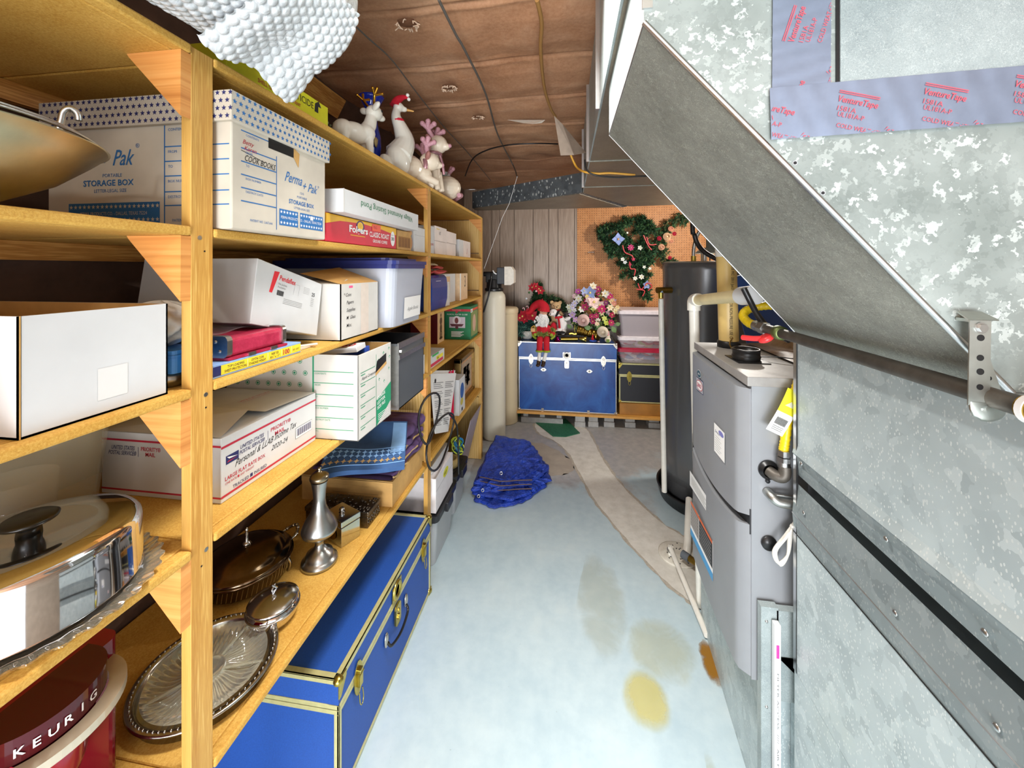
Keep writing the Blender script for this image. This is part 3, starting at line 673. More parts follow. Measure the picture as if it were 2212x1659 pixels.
# plastic bag of white items and blue tin case
t = thing('plastic_bag', 'knotted clear plastic bag of white things resting on a blue case', 'bag', (-.78, .66, 1.40))
m = MB(); rnd = random.Random(5)
def bagf(u, v):
    a = 2*math.pi*u; th = math.pi*v; r = .052*(1+.12*math.sin(5*a+3*math.sin(th*3))+.08*math.sin(11*a+th*7)); return (-.79+r*1.2*math.sin(th)*math.cos(a), .652+r*math.sin(th)*math.sin(a)*.95, 1.432+.042*math.cos(th)*(1+.1*math.sin(7*a)))
m.grid(bagf, 48, 24, mat('#EDEBE4', .28, 0, .04, 60), closed_u=True); part(m, 'bag_film', t)
t = thing('blue_case', 'bright blue plastic case beneath the knotted bag', 'case', (-.80, .66, 1.342))
m = MB(); m.rbox((-.90, .612, 1.346), (-.715, .675, 1.388), .008, mat('#3B83CE', .35)); m.rbox((-.902, .610, 1.374), (-.713, .676, 1.380), .008, mat('#2F74BF', .35)); part(m, 'shell', t)
m = MB(); m.lathe([(.0, 1.319), (.03, 1.319), (.036, 1.332), (.034, 1.345), (0, 1.345)], PEWTER, 24, Matrix.Translation((-.755, .637, 0))); part(m, 'round_tin_foot', t)
# red metal tin file, protectors box
t = thing('sheet_protector_box', 'flat blue and yellow box of sheet protectors on the shelf edge', 'box', (-.80, .80, 1.3185))
BLB = mat('#8FB0E0', .45); YB2 = mat('#F1D83A', .45, 0, .02)
m = MB(); m.box((-.915, .678, 1.3185), (-.70, .935, 1.346), BLB); part(m, 'carton', t, bevel=.001)
m = MB(); F = face_x(-.70, .678, 1.3185); m.rect(F, .018, .004, .255, .0235, YB2); m.rect(F, 0, .004, .018, .0235, INKN)
for x, s1, s2, w in ((.026, 'TOP LOADING', 'SHEET PROTECTORS', .056), (.088, 'CRYSTAL CLEAR', 'STANDARD WEIGHT', .048), (.150, 'INSERT SIZE', '8½" x 11"', .03)):
    m.text(F, s1, x+w/2, .0148, .0052, INK, w=w*.75, align='C', bold=.5); m.text(F, s2, x+w/2, .007, .0052, INK, w=w, align='C', bold=.5)
m.text(F, '100', .192, .0075, .0115, INKR, w=.022, bold=1.5); m.text(F, 'NO. 62027', .226, .010, .0045, INK, w=.024)
for x in (.084, .142, .186, .221): m.rect(F, x, .005, x+.0008, .0225, WHITE, .0007)
part(m, 'printing', t)
t = thing('red_file_case', 'dark red metal file case with silver end plates on the protector box', 'case', (-.78, .80, 1.347))
REDM = m_patch('red_enamel', '#9E1F3C', '#C23757', .32, 60)
m = MB(); m.rbox((-.88, .726, 1.352), (-.706, .872, 1.392), .008, REDM, axis='y'); m.box((-.885, .715, 1.3468), (-.700, .885, 1.352), REDM); part(m, 'shell', t)
for y0, y1 in ((.713, .726), (.872, .884)):
    m = MB(); m.rbox((-.884, y0, 1.3525), (-.702, y1, 1.398), .010, STEEL, axis='y')
    if y0 < .72:
        for x, z in ((-.73, 1.386), (-.75, 1.375), (-.72, 1.366), (-.74, 1.36), (-.755, 1.388)): m.ball((x, y0, z), (.004, .003, .004), STEEL, 10, 6)
    part(m, 'end_plate', t)
for y in (.775, .84): m = MB(); m.box((-.7025, y-.010, 1.3462), (-.6985, y+.010, 1.3535), STEEL); part(m, 'hinge', t)
t = thing('plastic_sleeve', 'crumpled clear plastic sleeve lying over the dark red case', 'sleeve', (-.79, .80, 1.395))
CLR = m_clear('clear_film', '#8A8388', .42, .12)
m = MB(); m.grid(lambda u, v: (-.93+.20*u, .70+.17*v, 1.4005+.006*math.sin(9*u+4*v)*math.sin(6*v+2)+.010*(1-u)*v), 24, 20, CLR); part(m, 'film', t)
m = MB(); m.box((-.80, .93, 1.3190), (-.715, 1.005, 1.323), mat('#D9C7AE', .5)); m.tube([(-.75, .95, 1.325), (-.705, 1.01, 1.325)], .004, mat('#E5D3C3', .4), 8)
solo(m, 'letter_opener', 'pale flat letter opener lying beside the protector box', 'opener', (-.75, .96, 1.319))
# ---- leaning white carton (file jackets)
t = thing('file_jacket_box', 'tilted white box with a red brand mark leaning on the dark red case', 'box', (-.74, .83, 1.34))
A_, B_, C_, D_ = V(-.74, .836, 1.565), V(-.74, 1.083, 1.492), V(-.74, 1.058, 1.340), V(-.74, .813, 1.410)
bk = V(-.335, .012, .0)
m = MB(); P8 = [D_, C_, B_, A_, D_+bk, C_+bk, B_+bk, A_+bk]
m.add(P8, [(0, 1, 2, 3), (5, 4, 7, 6), (4, 0, 3, 7), (1, 5, 6, 2), (3, 2, 6, 7), (4, 5, 1, 0)], WHITEBOX); part(m, 'carton', t, bevel=.0015)
u = (C_-D_).normalized(); n_ = V(1, 0, 0); vv = (A_-D_).normalized(); vv = (vv-u*vv.dot(u)).normalized(); F = (D_, u, vv)
m = MB()
m.flat(F, [(.036, .085), (.046, .085), (.058, .142), (.040, .140)], mat('#E12B37', .5, 0, 0))
m.text(F, 'Pendaflex', .062, .122, .013, mat('#E12B37', .5, 0, 0), w=.062, bold=.8); m.text(F, 'File Jackets', .062, .110, .005, INKGR); m.text(F, 'Pochettes', .062, .102, .005, INKGR)
for i in range(14): m.rect(F, .062+i*.0018, .083, .0629+i*.0018+(i % 3)*.0004, .096, INK)
m.text(F, '25', .198, .108, .010, INK, bold=.5)
for i in range(4): m.rect(F, .090, .078-i*.004, .165, .0788-i*.004, INKGR)
for i in range(5): m.rect(F, .160, .125-i*.004, .186, .1256-i*.004, INKGR); m.rect(F, .198, .100-i*.005, .212, .1007-i*.005, INKGR)
m.rect(F, .122, .096, .1225, .125, INKGR); m.rect(F, .122, .125, .142, .1254, INKGR); m.rect(F, .142, .096, .1425, .125, INKGR)
o_ = D_+bk; u2 = (D_-o_).normalized(); F2 = (o_, u2, vv); dk = mat('#6E6A64', .6, 0, 0)
def seg(F, x0, y0, x1, y1, w, mm, e=.0006):
    d = V(x1-x0, y1-y0, 0); q = V(-d.y, d.x, 0).normalized()*w/2; m.flat(F, [(x0-q.x, y0-q.y), (x1-q.x, y1-q.y), (x1+q.x, y1+q.y), (x0+q.x, y0+q.y)], mm, e)
for s_ in ((0, .155, .07, .085), (.07, .085, .25, .085), (.25, .085, .335, .005), (.0, .085, .07, .084), (.27, .07, .335, .07)): seg(F2, *s_, .0011, dk)
part(m, 'printing', t)
# ---- coins box
t = thing('coin_box', 'open white carton handwritten with coins, papers, supplies, glass', 'box', (-.85, 1.17, 1.3185))
A, B = (-1.08, 1.090, 1.3185), (-.683, 1.325, 1.492)
m = MB(); open_box(m, A, B, WHITEG, KCARD); part(m, 'carton', t)
m = MB(); 
m.add([(B[0], A[1], B[2]), (B[0], B[1], B[2]), (B[0]-.16, B[1]+.01, B[2]+.052), (B[0]-.16, A[1]+.03, B[2]+.032)], [(0, 1, 2, 3), (3, 2, 1, 0)], KCARD); part(m, 'flap', t)
m = MB(); m.add([(A[0], A[1], B[2]), (B[0]-.01, A[1], B[2]), (B[0]-.03, A[1]+.09, B[2]+.012), (A[0], A[1]+.10, B[2]+.02)], [(0, 1, 2, 3), (3, 2, 1, 0)], WHITEG); part(m, 'flap', t)
m = MB(); F = face_x(B[0], A[1], A[2])
for i, s_ in enumerate(('* Coin:', 'Papers', 'Supplies', 'M. Glass', 'Misc.')): m.text(F, s_, .030 if i else .014, .134-i*.024, .0105, INK, shear=.3, bold=.1)
m.rect(F, .045, .160, .066, .167, mat('#F25C8C', .5, 0, 0)); m.rect(F, .115, .002, .165, .171, mat('#DCD0C4', .35, 0, .04), .0004)
part(m, 'handwriting', t)
# ---- clear tub with blue lid
t = thing('storage_tub', 'clear plastic tub with navy blue lid beside the middle post', 'tub', (-.86, 1.50, 1.3185))
TUBC = m_clear('frosted_clear_plastic', '#D3D9E6', .62, .25); NAVY = mat('#2B3474', .35, 0, .05)
m = MB(); M = Matrix.Identity(4)
def taper(m, a, b, top, mm, r=.02, seg_=4, wall=.003, t_=.0):
    """open tapered tub; a,b outer rim box; top = inset of the bottom"""
    x0, y0, z0 = a; x1, y1, z1 = b; n = 4*(seg_+1)
    R1 = rrect(x0, x1, y0, y1, r, seg_); R0 = rrect(x0+top, x1-top, y0+top, y1-top, r, seg_)
    Ri = rrect(x0+wall, x1-wall, y0+wall, y1-wall, r, seg_); Rb = rrect(x0+top+wall, x1-top-wall, y0+top+wall, y1-top-wall, r, seg_)
    vs = [(x, y, z0) for x, y in R0]+[(x, y, z1) for x, y in R1]+[(x, y, z1) for x, y in Ri]+[(x, y, z0+wall) for x, y in Rb]
    fs = []
    for k in range(3):
        for i in range(n): j = (i+1) % n; fs.append((k*n+i, k*n+j, (k+1)*n+j, (k+1)*n+i))
    fs.append(tuple(range(n-1, -1, -1))); fs.append(tuple(range(3*n, 4*n))); m.add(vs, fs, mm)
taper(m, (-1.13, 1.345, 1.3185), (-.632, 1.665, 1.555), .016, TUBC, .03); part(m, 'tub', t)
m = MB(); m.rbox((-1.137, 1.337, 1.556), (-.622, 1.675, 1.570), .03, NAVY); m.rbox((-1.10, 1.36, 1.570), (-.66, 1.65, 1.580), .03, NAVY); m.rbox((-1.132, 1.342, 1.540), (-.627, 1.670, 1.556), .03, NAVY); part(m, 'lid', t, bevel=.002)
m = MB(); m.box((-1.10, 1.37, 1.325), (-.66, 1.64, 1.46), mat('#CFCBC6', .8, 0, .12, 8)); part(m, 'contents', t, bevel=.02)
m = MB(); F = (V(-.6445, 1.45, 1.34), V(0, 1, .0), V(.04, 0, 1).normalized()); m.rect(F, 0, 0, .17, .085, WHITE, .004); m.text(F, 'Apple Books', .03, .03, .015, INKGR, .0045, shear=.5); part(m, 'paper_label', t)
# ---- bay 3, middle shelf
t = thing('blue_binder_case', 'glossy navy blue case with a white sticker just past the middle post', 'case', (-.75, 2.02, 1.3185))
m = MB(); NB = mat('#1E3F8C', .22, 0, .08, 8)
prof = [(-.14, .0), (-.0, .0), (.012, .05), (.014, .12), (.008, .17), (-.006, .185), (-.14, .185)]
m.prism([(x-.70, z+1.3185) for x, z in prof], 1.90, 2.155, NB, Matrix(((1,0,0,0),(0,0,1,0),(0,1,0,0),(0,0,0,1)))); part(m, 'shell', t, bevel=.003)
m = MB(); F = face_x(-.692, 1.90, 1.3185); m.rect(F, .07, .135, .15, .155, WHITE, .002); part(m, 'sticker', t)
t = thing('fabric_bundle', 'crumpled red and cream patterned cloth on top of the navy case', 'cloth', (-.76, 2.1, 1.504))
m = MB(); CL = [mat('#C9B99A', .8), mat('#B5453F', .8), mat('#8FA08A', .8)]; rnd = random.Random(11)
for i in range(7):
    cx_, cy_ = -.78+rnd.uniform(-.05, .05), 2.05+rnd.uniform(-.12, .14); 
    def fb(u, v, cx_=cx_, cy_=cy_, i=i): a = 2*math.pi*u; r = (.04+.015*math.sin(3*a+i))*math.sin(math.pi*v); return (cx_+r*1.4*math.cos(a), cy_+r*2*math.sin(a), 1.512+.008*i+.010*math.cos(math.pi*v)+.004*math.sin(6*a))
    m.grid(fb, 24, 7, CL[i % 3], closed_u=True)
part(m, 'folded_cloth', t)
m = MB(); open_box(m, (-.82, 2.175, 1.3185), (-.705, 2.26, 1.46), m_clear('clear_acrylic', '#F2EFEA', .35, .08), WHITE, .002); solo(m, 'acrylic_box', 'clear acrylic box between the navy case and white cartons', 'box', (-.76, 2.21, 1.3185))
plain_box('white_box', 'white carton with a tan face panel beside the acrylic box', 'box', (-.90, 2.30, 1.3185), (-.76, 2.56, 1.505), WHITEBOX, marks=lambda m, F, w, h: m.rect(F, .02, .08, .14, .17, mat('#E3BF94', .7, 0, 0)))
t = plain_box('white_box', 'white and tan carton with a black curled mark near end panel', 'box', (-.86, 2.585, 1.3185), (-.735, 2.79, 1.505), mat('#E8C9A2', .7), marks=lambda m, F, w, h: [m.text(F, '3', .12, .09, .08, INK, w=.03), m.rect(F, 0, 0, .03, h, WHITE)])
m = MB(); open_box(m, (-.80, 2.62, 1.3185), (-.715, 2.90, 1.405), m_clear('clear_tray', '#F0EAE2', .4, .1), mat('#EADCCB', .7), .002); solo(m, 'clear_tray', 'small clear tray in front of the tan carton', 'tray', (-.76, 2.75, 1.3185)) if False else None
# ---- fourth shelf: priority mail boxes
t = thing('mailing_box', 'white flat rate mailing box with red stripes, handwritten income tax notes', 'box', (-.90, .9, 1.0205))
A, B = (-1.07, .752, 1.0205), (-.756, 1.075, 1.164)
m = MB(); m.box(A, B, WHITEBOX); part(m, 'carton', t, bevel=.0015)
m = MB(); e = B[2]+.001
m.add([(A[0], A[1], e), (B[0]-.005, A[1]+.003, e), (B[0]-.04, A[1]+.12, e+.020), (A[0], A[1]+.14, e+.012)], [(0, 1, 2, 3), (3, 2, 1, 0)], WHITEG); part(m, 'flap', t)
m = MB()
m.add([(A[0], B[1], e), (B[0], B[1], e), (B[0]-.003, A[1]+.13, e+.012), (A[0], A[1]+.13, e+.01)], [(0, 1, 2, 3), (3, 2, 1, 0)], WHITEG); part(m, 'flap', t)
m = MB(); F = face_x(B[0], A[1], A[2]); w_ = B[1]-A[1]; h = B[2]-A[2]; RS = mat('#C22A44', .5, 0, 0)
m.rect(F, .0, h-.024, w_, h-.019, RS); m.rect(F, 0, .010, w_, .015, RS)
m.rect(F, .012, .080, .046, .099, INKN); m.flat(F, [(.014, .097), (.044, .089), (.020, .091)], WHITE, .0008); m.flat(F, [(.014, .084), (.042, .087), (.018, .087)], RS, .0009)
m.text(F, 'UNITED STATES', .050, .098, .0085, INKN, w=.07, shear=.2, bold=.4); m.text(F, 'POSTAL SERVICE®', .048, .086, .0085, INKN, w=.075, shear=.2, bold=.4)
m.rect(F, .134, .082, .135, .106, INKN); m.text(F, 'PRIORITY®', .144, .099, .0095, RS, w=.072, bold=.5); m.text(F, 'MAIL', .158, .084, .0095, RS, w=.036, bold=.5)
m.text(F, 'Personal & LLAB Income Tax', .036, .064, .015, INK, w=.20, shear=.45, rot=.06); m.text(F, '2020-24', .145, .050, .012, INK, shear=.4)
m.text(F, 'LARGE FLAT RATE BOX', .010, .045, .0085, RS, w=.115, bold=.4); m.text(F, 'ONE RATE ■ ANY WEIGHT', .010, .036, .005, RS, w=.08); m.text(F, 'TRACKED ■ INSURED', .030, .018, .0075, INKN, w=.10)
m.rect(F, .235, .040, .305, .070, INK); m.rect(F, .2358, .0408, .3042, .0692, WHITE, .0007)
for i in range(22): m.rect(F, .240+i*.0028, .046, .2413+i*.0028+(i % 3)*.0004, .066, INKN, .0009)
F = face_y(A[0], A[1], A[2]); w2 = B[0]-A[0]
m.rect(F, 0, h-.020, w2, h-.0155, RS); m.rect(F, 0, .010, w2, .014, RS)
m.text(F, 'UNITED STATES', .028, .104, .009, INKN, w=.062, shear=.2, bold=.4); m.text(F, 'POSTAL SERVICE®', .02, .092, .009, INKN, w=.075, shear=.2, bold=.4); m.rect(F, .100, .090, .101, .112, INKN)
m.text(F, 'PRIORITY®', .108, .104, .009, RS, w=.052, bold=.5); m.text(F, 'MAIL', .120, .092, .009, RS, w=.026, bold=.5)
m.text(F, 'USPS.COM®', .236, .026, .007, RS, w=.05); m.text(F, 'ORDER ONLINE', .236, .018, .004, RS)
F = face_t(A[0], A[1], B[2]+.001)
FT = (V(B[0]-.02, .93, e+.0105), V(0, 1, -.05).normalized(), V(-1, 0, 0)); m.text(FT, 'LARGE FLAT RATE BOX', .0, .10, .010, RS, w=.11, e=.003); m.text(FT, 'FOR DOMESTIC AND INTERNATIONAL USE', .0, .09, .004, RS, w=.11, e=.003)
part(m, 'printing', t)
t = thing('mailing_box', 'second flat rate mailing box lying behind the income tax one', 'box', (-1.1, 1.2, 1.0205)) if False else None
# ---- green printed file storage box, handle hole, full of binders
A, B = (-1.02, 1.085, 1.0205), (-.586, 1.325, 1.270)
A, B = (-1.06, 1.085, 1.0205), (-.590, 1.272, 1.272)
t = thing('file_storage_box', 'white and green letter size storage file box full of binders', 'box', (-.82, 1.15, 1.0205))
A, B = (-1.07, 1.083, 1.0205), (-.622, 1.300, 1.278)
m = MB(); open_box(m, A, B, WHITEG, KCARD); part(m, 'carton', t, bevel=.0008)
m = MB(); F = face_x(B[0], A[1], A[2]); w_ = B[1]-A[1]; h = B[2]-A[2]; G = INKG
for i in range(6): m.rect(F, .012, .20-i*.033, w_*.47, .2018-i*.033, G); m.rect(F, .014, .192-i*.033, .04, .1945-i*.033, G)
m.flat(F, [(w_*.5, .0), (w_-.002, .055), (w_-.002, .12), (w_*.5, .085)], G) ; m.rect(F, w_*.5, .0, w_*.5+.002, h-.02, G)
for i, s_ in enumerate(('STORAGE', 'LETTER', 'SIZE FILE')): m.text(F, s_, w_*.54, .075-i*.016+.01, .010, WHITE, .0009, w=.055, bold=.8, rot=.12)
for i in range(4): m.rect(F, w_*.56, .030-i*.006+.004, w_*.9, .032-i*.006+.004, WHITE, .0009)
for x, y in ((.125, .215), (.16, .232), (.2, .24), (.13, .15), (.165, .135), (.20, .17), (.205, .21)):
    m.disc(F, x, y, .0055, G, seg=4); m.disc(F, x, y-.001, .002, WHITE, .0008)
m.text(F, 'Apple Computer', .018, .178, .009, INK, w=.09, shear=.4)
hx = w_*.48; m.flat(F, [(hx, .178), (hx+.075, .20), (hx+.075, .228), (hx+.01, .215)], BLACKP, .0009); m.flat(F, [(hx, .168), (hx+.078, .19), (hx+.075, .20), (hx, .178)], KCARD, .001)
F = face_y(A[0], A[1], A[2]); w2 = B[0]-A[0]
m.rect(F, w2-.150, .04, w2-.145, h, G)
for i, s_ in enumerate(('CONTENTS', 'FROM', 'TO', 'BOX NUMBER', 'DESTROY DATE', 'ETC.')):
    m.rect(F, w2-.145, .205-i*.035, w2-.015, .207-i*.035, G); m.text(F, s_, w2-.142, .197-i*.035, .005, G)
for r in range(4):
    for c in range(9): 
        x, y = .04+c*.036-(r % 2)*.018, .235-r*.036
        if x < w2-.17: m.disc(F, x, y, .0075, G, seg=20); m.disc(F, x, y, .0058, WHITEG, .0007, seg=20); m.disc(F, x, y, .0045, G, .0009, seg=4); 
part(m, 'printing', t)
def leaner(name, label, a, b, mm, rx, ry, text=None, cat='binder', group=None):
    t = thing(name, label, cat, ((a[0]+b[0])/2, (a[1]+b[1])/2, a[2]), rot=(rx, ry, 0), group=group)
    m = MB(); m.box(a, b, mm); part(m, 'cover', t, bevel=.001)
    if text:
        m = MB(); F = face_x(b[0], a[1], a[2]); FT = (V(b[0], a[1], b[2]), V(0, 0, 1), V(-1, 0, 0)); text(m, face_t(a[0], a[1], b[2])); part(m, 'lettering', t)
    return t
WBIN = WHITEBOX
def bt(m, F):
    FF = (F[0]+V(.30, .008, 0), V(0, 1, 0), V(-1, 0, 0)); FL = (F[0]+V(.02, .012, 0), V(1, 0, 0), V(0, 1, 0))
    m.text(FL, 'STANDARD BINDER', .04, .008, .016, INKB, w=.14, bold=.6); m.text(FL, '60', .20, .004, .03, INKR, w=.045, bold=1.2); m.rect(FL, .01, .006, .03, .026, INKB)
leaner('binder_box', 'white boxed binder with blue and red lettering lying in green file box', (-.94, 1.135, 1.262), (-.655, 1.190, 1.279), WBIN, .10, -.12, bt)
leaner('ring_binder', 'royal blue ring binder spine beside the white boxed binder', (-.96, 1.194, 1.22), (-.66, 1.225, 1.272), mat('#2C56B8', .4), 0, -.05)
leaner('ring_binder', 'maroon ring binder leaning at the back of the green file box', (-1.02, 1.10, 1.20), (-.78, 1.130, 1.285), mat('#4A1C22', .4), 0, -.10)
# ---- grey metal drawer
t = thing('steel_file_box', 'dark grey steel open file box overhanging the shelf by middle post', 'drawer', (-.85, 1.45, 1.0205))
STG = base('grey_steel_enamel', '#6F7478', .38, .55).m
A, B = (-1.12, 1.345, 1.0205), (-.615, 1.595, 1.262)
m = MB(); open_box(m, A, B, STG, mat('#2C2D30', .6), .004); part(m, 'drawer_box', t)
m = MB(); m.box((B[0]-.001, A[1]-.004, 1.205), (B[0]+.007, B[1]+.004, 1.222), STEEL); m.box((B[0]-.002, A[1]-.004, 1.245), (B[0]+.004, B[1]+.003, 1.266), STEEL); m.cbox((B[0]-.001, A[1]+.02, 1.235), (.012, .03, .008), STEEL, (0, 0, .3)); part(m, 'rail', t)
m = MB(); m.box((B[0]-.045, A[1]-.003, 1.021), (B[0]+.003, A[1]+.001, 1.255), STEEL); part(m, 'front_strip', t)
# ---- bay 3 on fourth shelf
def tis(m, F, w, h):
    m.rect(F, w*.1, h*.1, w*.9, h*.35, mat('#D53B58', .5, 0, 0)); m.rect(F, w*.45, h*.4, w*.9, h*.7, mat('#F2E23A', .5, 0, 0)); m.rect(F, w*.2, h*.85, w*.6, h, mat('#3CB55A', .5, 0, 0), .0007)
    m.text(F, 'tips', w*.5, h*.45, .014, INK, .0009)
plain_box('candy_box', 'white box with red corner print standing just before the middle post', 'box', (-.80, 1.71, 1.0205), (-.700, 1.832, 1.115), WHITEBOX, marks=lambda m, F, w, h: [m.flat(F, [(0, h*.65), (w*.3, h*.7), (w*.15, h), (0, h)], INKR), m.text(F, 't,', w*.2, h*.35, .02, INK), m.rect(F, w*.15, 0, w*.2, h*.3, INKGR)])
plain_box('candy_box', 'white package with green, yellow and red print past the middle post', 'box', (-.80, 1.89, 1.0205), (-.700, 2.14, 1.085), WHITEBOX, marks=tis)
t = thing('nutcracker_box', 'dark red box with a tan side showing a standing figure', 'box', (-.98, 2.6, 1.0205))
A, B = (-1.08, 2.556, 1.0205), (-.885, 2.70, 1.245)
m = MB(); m.box(A, B, mat('#6E1420', .5, 0, .06)); part(m, 'carton', t, bevel=.001)
m = MB(); F = face_x(B[0], A[1], A[2]); m.rect(F, 0, 0, .144, .225, mat('#DDB98A', .6, 0, 0)); fg = mat('#5B4228', .6, 0, 0)
for x, y, rx_, ry_ in ((.072, .19, .012, .014), (.072, .15, .026, .026), (.072, .10, .022, .03), (.058, .055, .010, .026), (.086, .055, .010, .026), (.072, .03, .034, .010)): m.disc(F, x, y, rx_, fg, .0009, ry_)
part(m, 'printing', t)
t = thing('water_globe_box', 'green box with red band picturing a musical water globe', 'box', (-.78, 2.84, 1.0205))
A, B = (-.895, 2.745, 1.0205), (-.70, 2.97, 1.262); GRN = mat('#157A4C', .45, 0, .05)
m = MB(); m.box(A, B, GRN); part(m, 'carton', t, bevel=.001)
m = MB(); F = face_y(A[0], A[1], A[2]); 
m.rect(F, 0, .205, .195, .222, mat('#C8283C', .5, 0, 0)); m.disc(F, .09, .2, .013, mat('#C8283C', .5, 0, 0), .0007, seg=3); m.text(F, 'TRADITIONS', .09, .21, .009, mat('#E8A0A0', .5, 0, 0), .0009, w=.07, align='C')
m.text(F, 'MUSICAL WATER GLOBE', .095, .178, .010, WHITE, w=.155, align='C'); m.rect(F, .035, .085, .155, .165, mat('#CFC2CE', .5, 0, 0), .0006)
m.disc(F, .092, .140, .032, mat('#E6E0E4', .3, 0, 0), .0008); m.disc(F, .09, .138, .014, mat('#7A3B3B', .5, 0, 0), .001, .022); m.flat(F, [(.052, .095), (.13, .095), (.145, .113), (.04, .113)], mat('#5E2630', .5, 0, 0), .001); m.disc(F, .092, .088, .012, mat('#5E2630', .5, 0, 0), .0011)
for i in range(6): m.rect(F, .05, .055-i*.0072, .145-(i % 3)*.012, .059-i*.0072, WHITE, .0008)
F = face_x(B[0], A[1], A[2]); m.rect(F, .015, .02, .21, .20, mat('#8A9A5C', .6, 0, 0)); m.rect(F, .0, .205, .225, .222, mat('#E85A3A', .5, 0, 0)); m.rect(F, 0, .195, .06, .222, WHITE, .0008); m.text(F, 'BB', .01, .200, .016, INK, .001); m.disc(F, .11, .11, .05, mat('#D8B59A', .6, 0, 0), .0008, .065)
part(m, 'printing', t)
def remesh(o, vox, smooth=2):
    r = o.modifiers.new('remesh', 'REMESH'); r.mode = 'VOXEL'; r.voxel_size = vox; r.use_smooth_shade = True
    if smooth: s_ = o.modifiers.new('smooth', 'SMOOTH'); s_.iterations = smooth; s_.factor = .5
    return o
# ---------------------------------------------------------------- chests
def chest(label, W_, D, H, lh, loc, rz, skin, trim, hw, name='footlocker', corner=True, lock=True, handle=False, buttons=False):
    t = thing(name, label, 'chest', (0, 0, 0)); x0, x1, y0, y1 = -W_/2, W_/2, -D/2, D/2; zs = H-lh
    m = MB(); m.box((x0, y0, .004), (x1, y1, zs-.003), skin); m.build('body', t)
    m = MB(); m.box((x0-.002, y0-.002, zs), (x1+.002, y1+.002, H), skin); lid = m.build('lid', t)
    m = MB(); e = .004; w = .015 if H < .5 else .012
    def bar(a, b, c=w): 
        m.box(tuple(min(p, q)-0 for p, q in zip(a, b)), tuple(max(p, q) for p, q in zip(a, b)), trim)
    for y, s_ in ((y0-e, 1), (y1+e, -1)):
        for z in (zs-.013, zs+.001, H-w+.002): m.box((x0-e, min(y, y+s_*.006), z), (x1+e, max(y, y+s_*.006), z+(.012 if z < H-w else w)), trim)
        m.box((x0-e, min(y, y+s_*.02), H-.002), (x1+e, max(y, y+s_*.02), H+.002), trim)
        m.box((x0-e, min(y, y+s_*.006), .004), (x1+e, max(y, y+s_*.006), .004+w*.7), trim)
    for x, s_ in ((x0-e, 1), (x1+e, -1)):
        for z in (zs-.013, zs+.001, H-w+.002): m.box((min(x, x+s_*.006), y0-e, z), (max(x, x+s_*.006), y1+e, z+(.012 if z < H-w else w)), trim)
        m.box((min(x, x+s_*.02), y0-e, H-.002), (max(x, x+s_*.02), y1+e, H+.002), trim)
        m.box((min(x, x+s_*.006), y0-e, .004), (max(x, x+s_*.006), y1+e, .004+w*.7), trim)
        for y, s2 in ((y0-e, 1), (y1+e, -1)):
            m.box((min(x, x+s_*w), min(y, y+s2*.006), .004), (max(x, x+s_*w), max(y, y+s2*.006), zs-.013), trim)
            m.box((min(x, x+s_*.006), min(y, y+s2*w), .004), (max(x, x+s_*.006), max(y, y+s2*w), zs-.013), trim)
    m.build('edge_trim', t, bevel=.001)
    for sx in (-1, 1):
        for top in (1, 0):
            m = MB(); cx_ = sx*(W_/2+.001); z = H-.006 if top else .012
            m.ball((sx*(W_/2-.004), y0+.002, z), (.015, .015, .013), hw, 12, 8)
            a = .038 if top else .026
            xa, xb = sorted((sx*(W_/2+.007), sx*(W_/2-a*.8)))
            z0, z1 = (H-a*1.3, H+.003) if top else (.002, a)
            m.prism([(xa, z0), (xb, z0 if top else z0), (xb, z1), (xa, z1)] if top == 0 else ([(xa, z0), (xa+(.010 if sx < 0 else xb-xa), z0), (xb, z1-.016) if sx < 0 else (xb, z0), (xb, z1), (xa, z1)] if sx < 0 else [(xb-.010, z0), (xb, z0), (xb, z1), (xa, z1), (xa, z1-.016)]), y0-.0075, y0-.0045, hw, Matrix(((1,0,0,0),(0,0,1,0),(0,1,0,0),(0,0,0,1))))
            m.build('corner_cap', t)
    for x in (-.37*W_, .37*W_):
        m = MB(); yf = y0-.006; M = Matrix(((1,0,0,0),(0,0,1,0),(0,1,0,0),(0,0,0,1)))
        q = [(x+.024*math.cos(a)*(1 if abs(math.sin(a)) < .8 else .9), zs-.008+.052*math.sin(a)) for a in [2*math.pi*i/20 for i in range(20)]]
        m.prism(q, yf-.002, yf, hw, M); m.box((x-.009, yf-.012, zs-.03), (x+.009, yf-.002, zs+.022), hw); m.cyl((x-.011, yf-.009, zs+.008), (x+.011, yf-.009, zs+.008), .005, hw, 10)
        m.build('latch', t, bevel=.001)
        m = MB(); m.tube([V(x-.009, yf-.009, zs-.045), V(x-.010, yf-.012, zs-.075), V(x, yf-.013, zs-.088), V(x+.010, yf-.012, zs-.075), V(x+.009, yf-.009, zs-.045)], .0016, hw, 6, smooth_pts=4); m.build('latch_loop', t)
    if lock:
        m = MB(); yf = y0-.006; M = Matrix.Translation((0, yf, zs+.04)) @ Matrix.Rotation(math.pi/2, 4, 'X')
        m.lathe([(.017, .0), (.020, .006), (.030, .008), (.034, .004), (.034, .0)], hw, 28, M); m.lathe([(0, .002), (.017, .002)], skin, 20, M)
        m.box((-.038, yf-.002, zs+.012), (.038, yf, zs+.068), hw); m.rbox((-.022, yf-.008, zs-.088), (.022, yf-.001, zs-.012), .012, hw, axis='y'); m.ball((0, yf-.009, zs-.035), (.006, .004, .006), hw, 10, 6); m.cyl((0, yf-.008, zs-.06), (0, yf-.012, zs-.06), .010, hw, 14); m.build('lock', t)
    if handle:
        for x in (-.08*W_-.0, .30*W_):
            pass
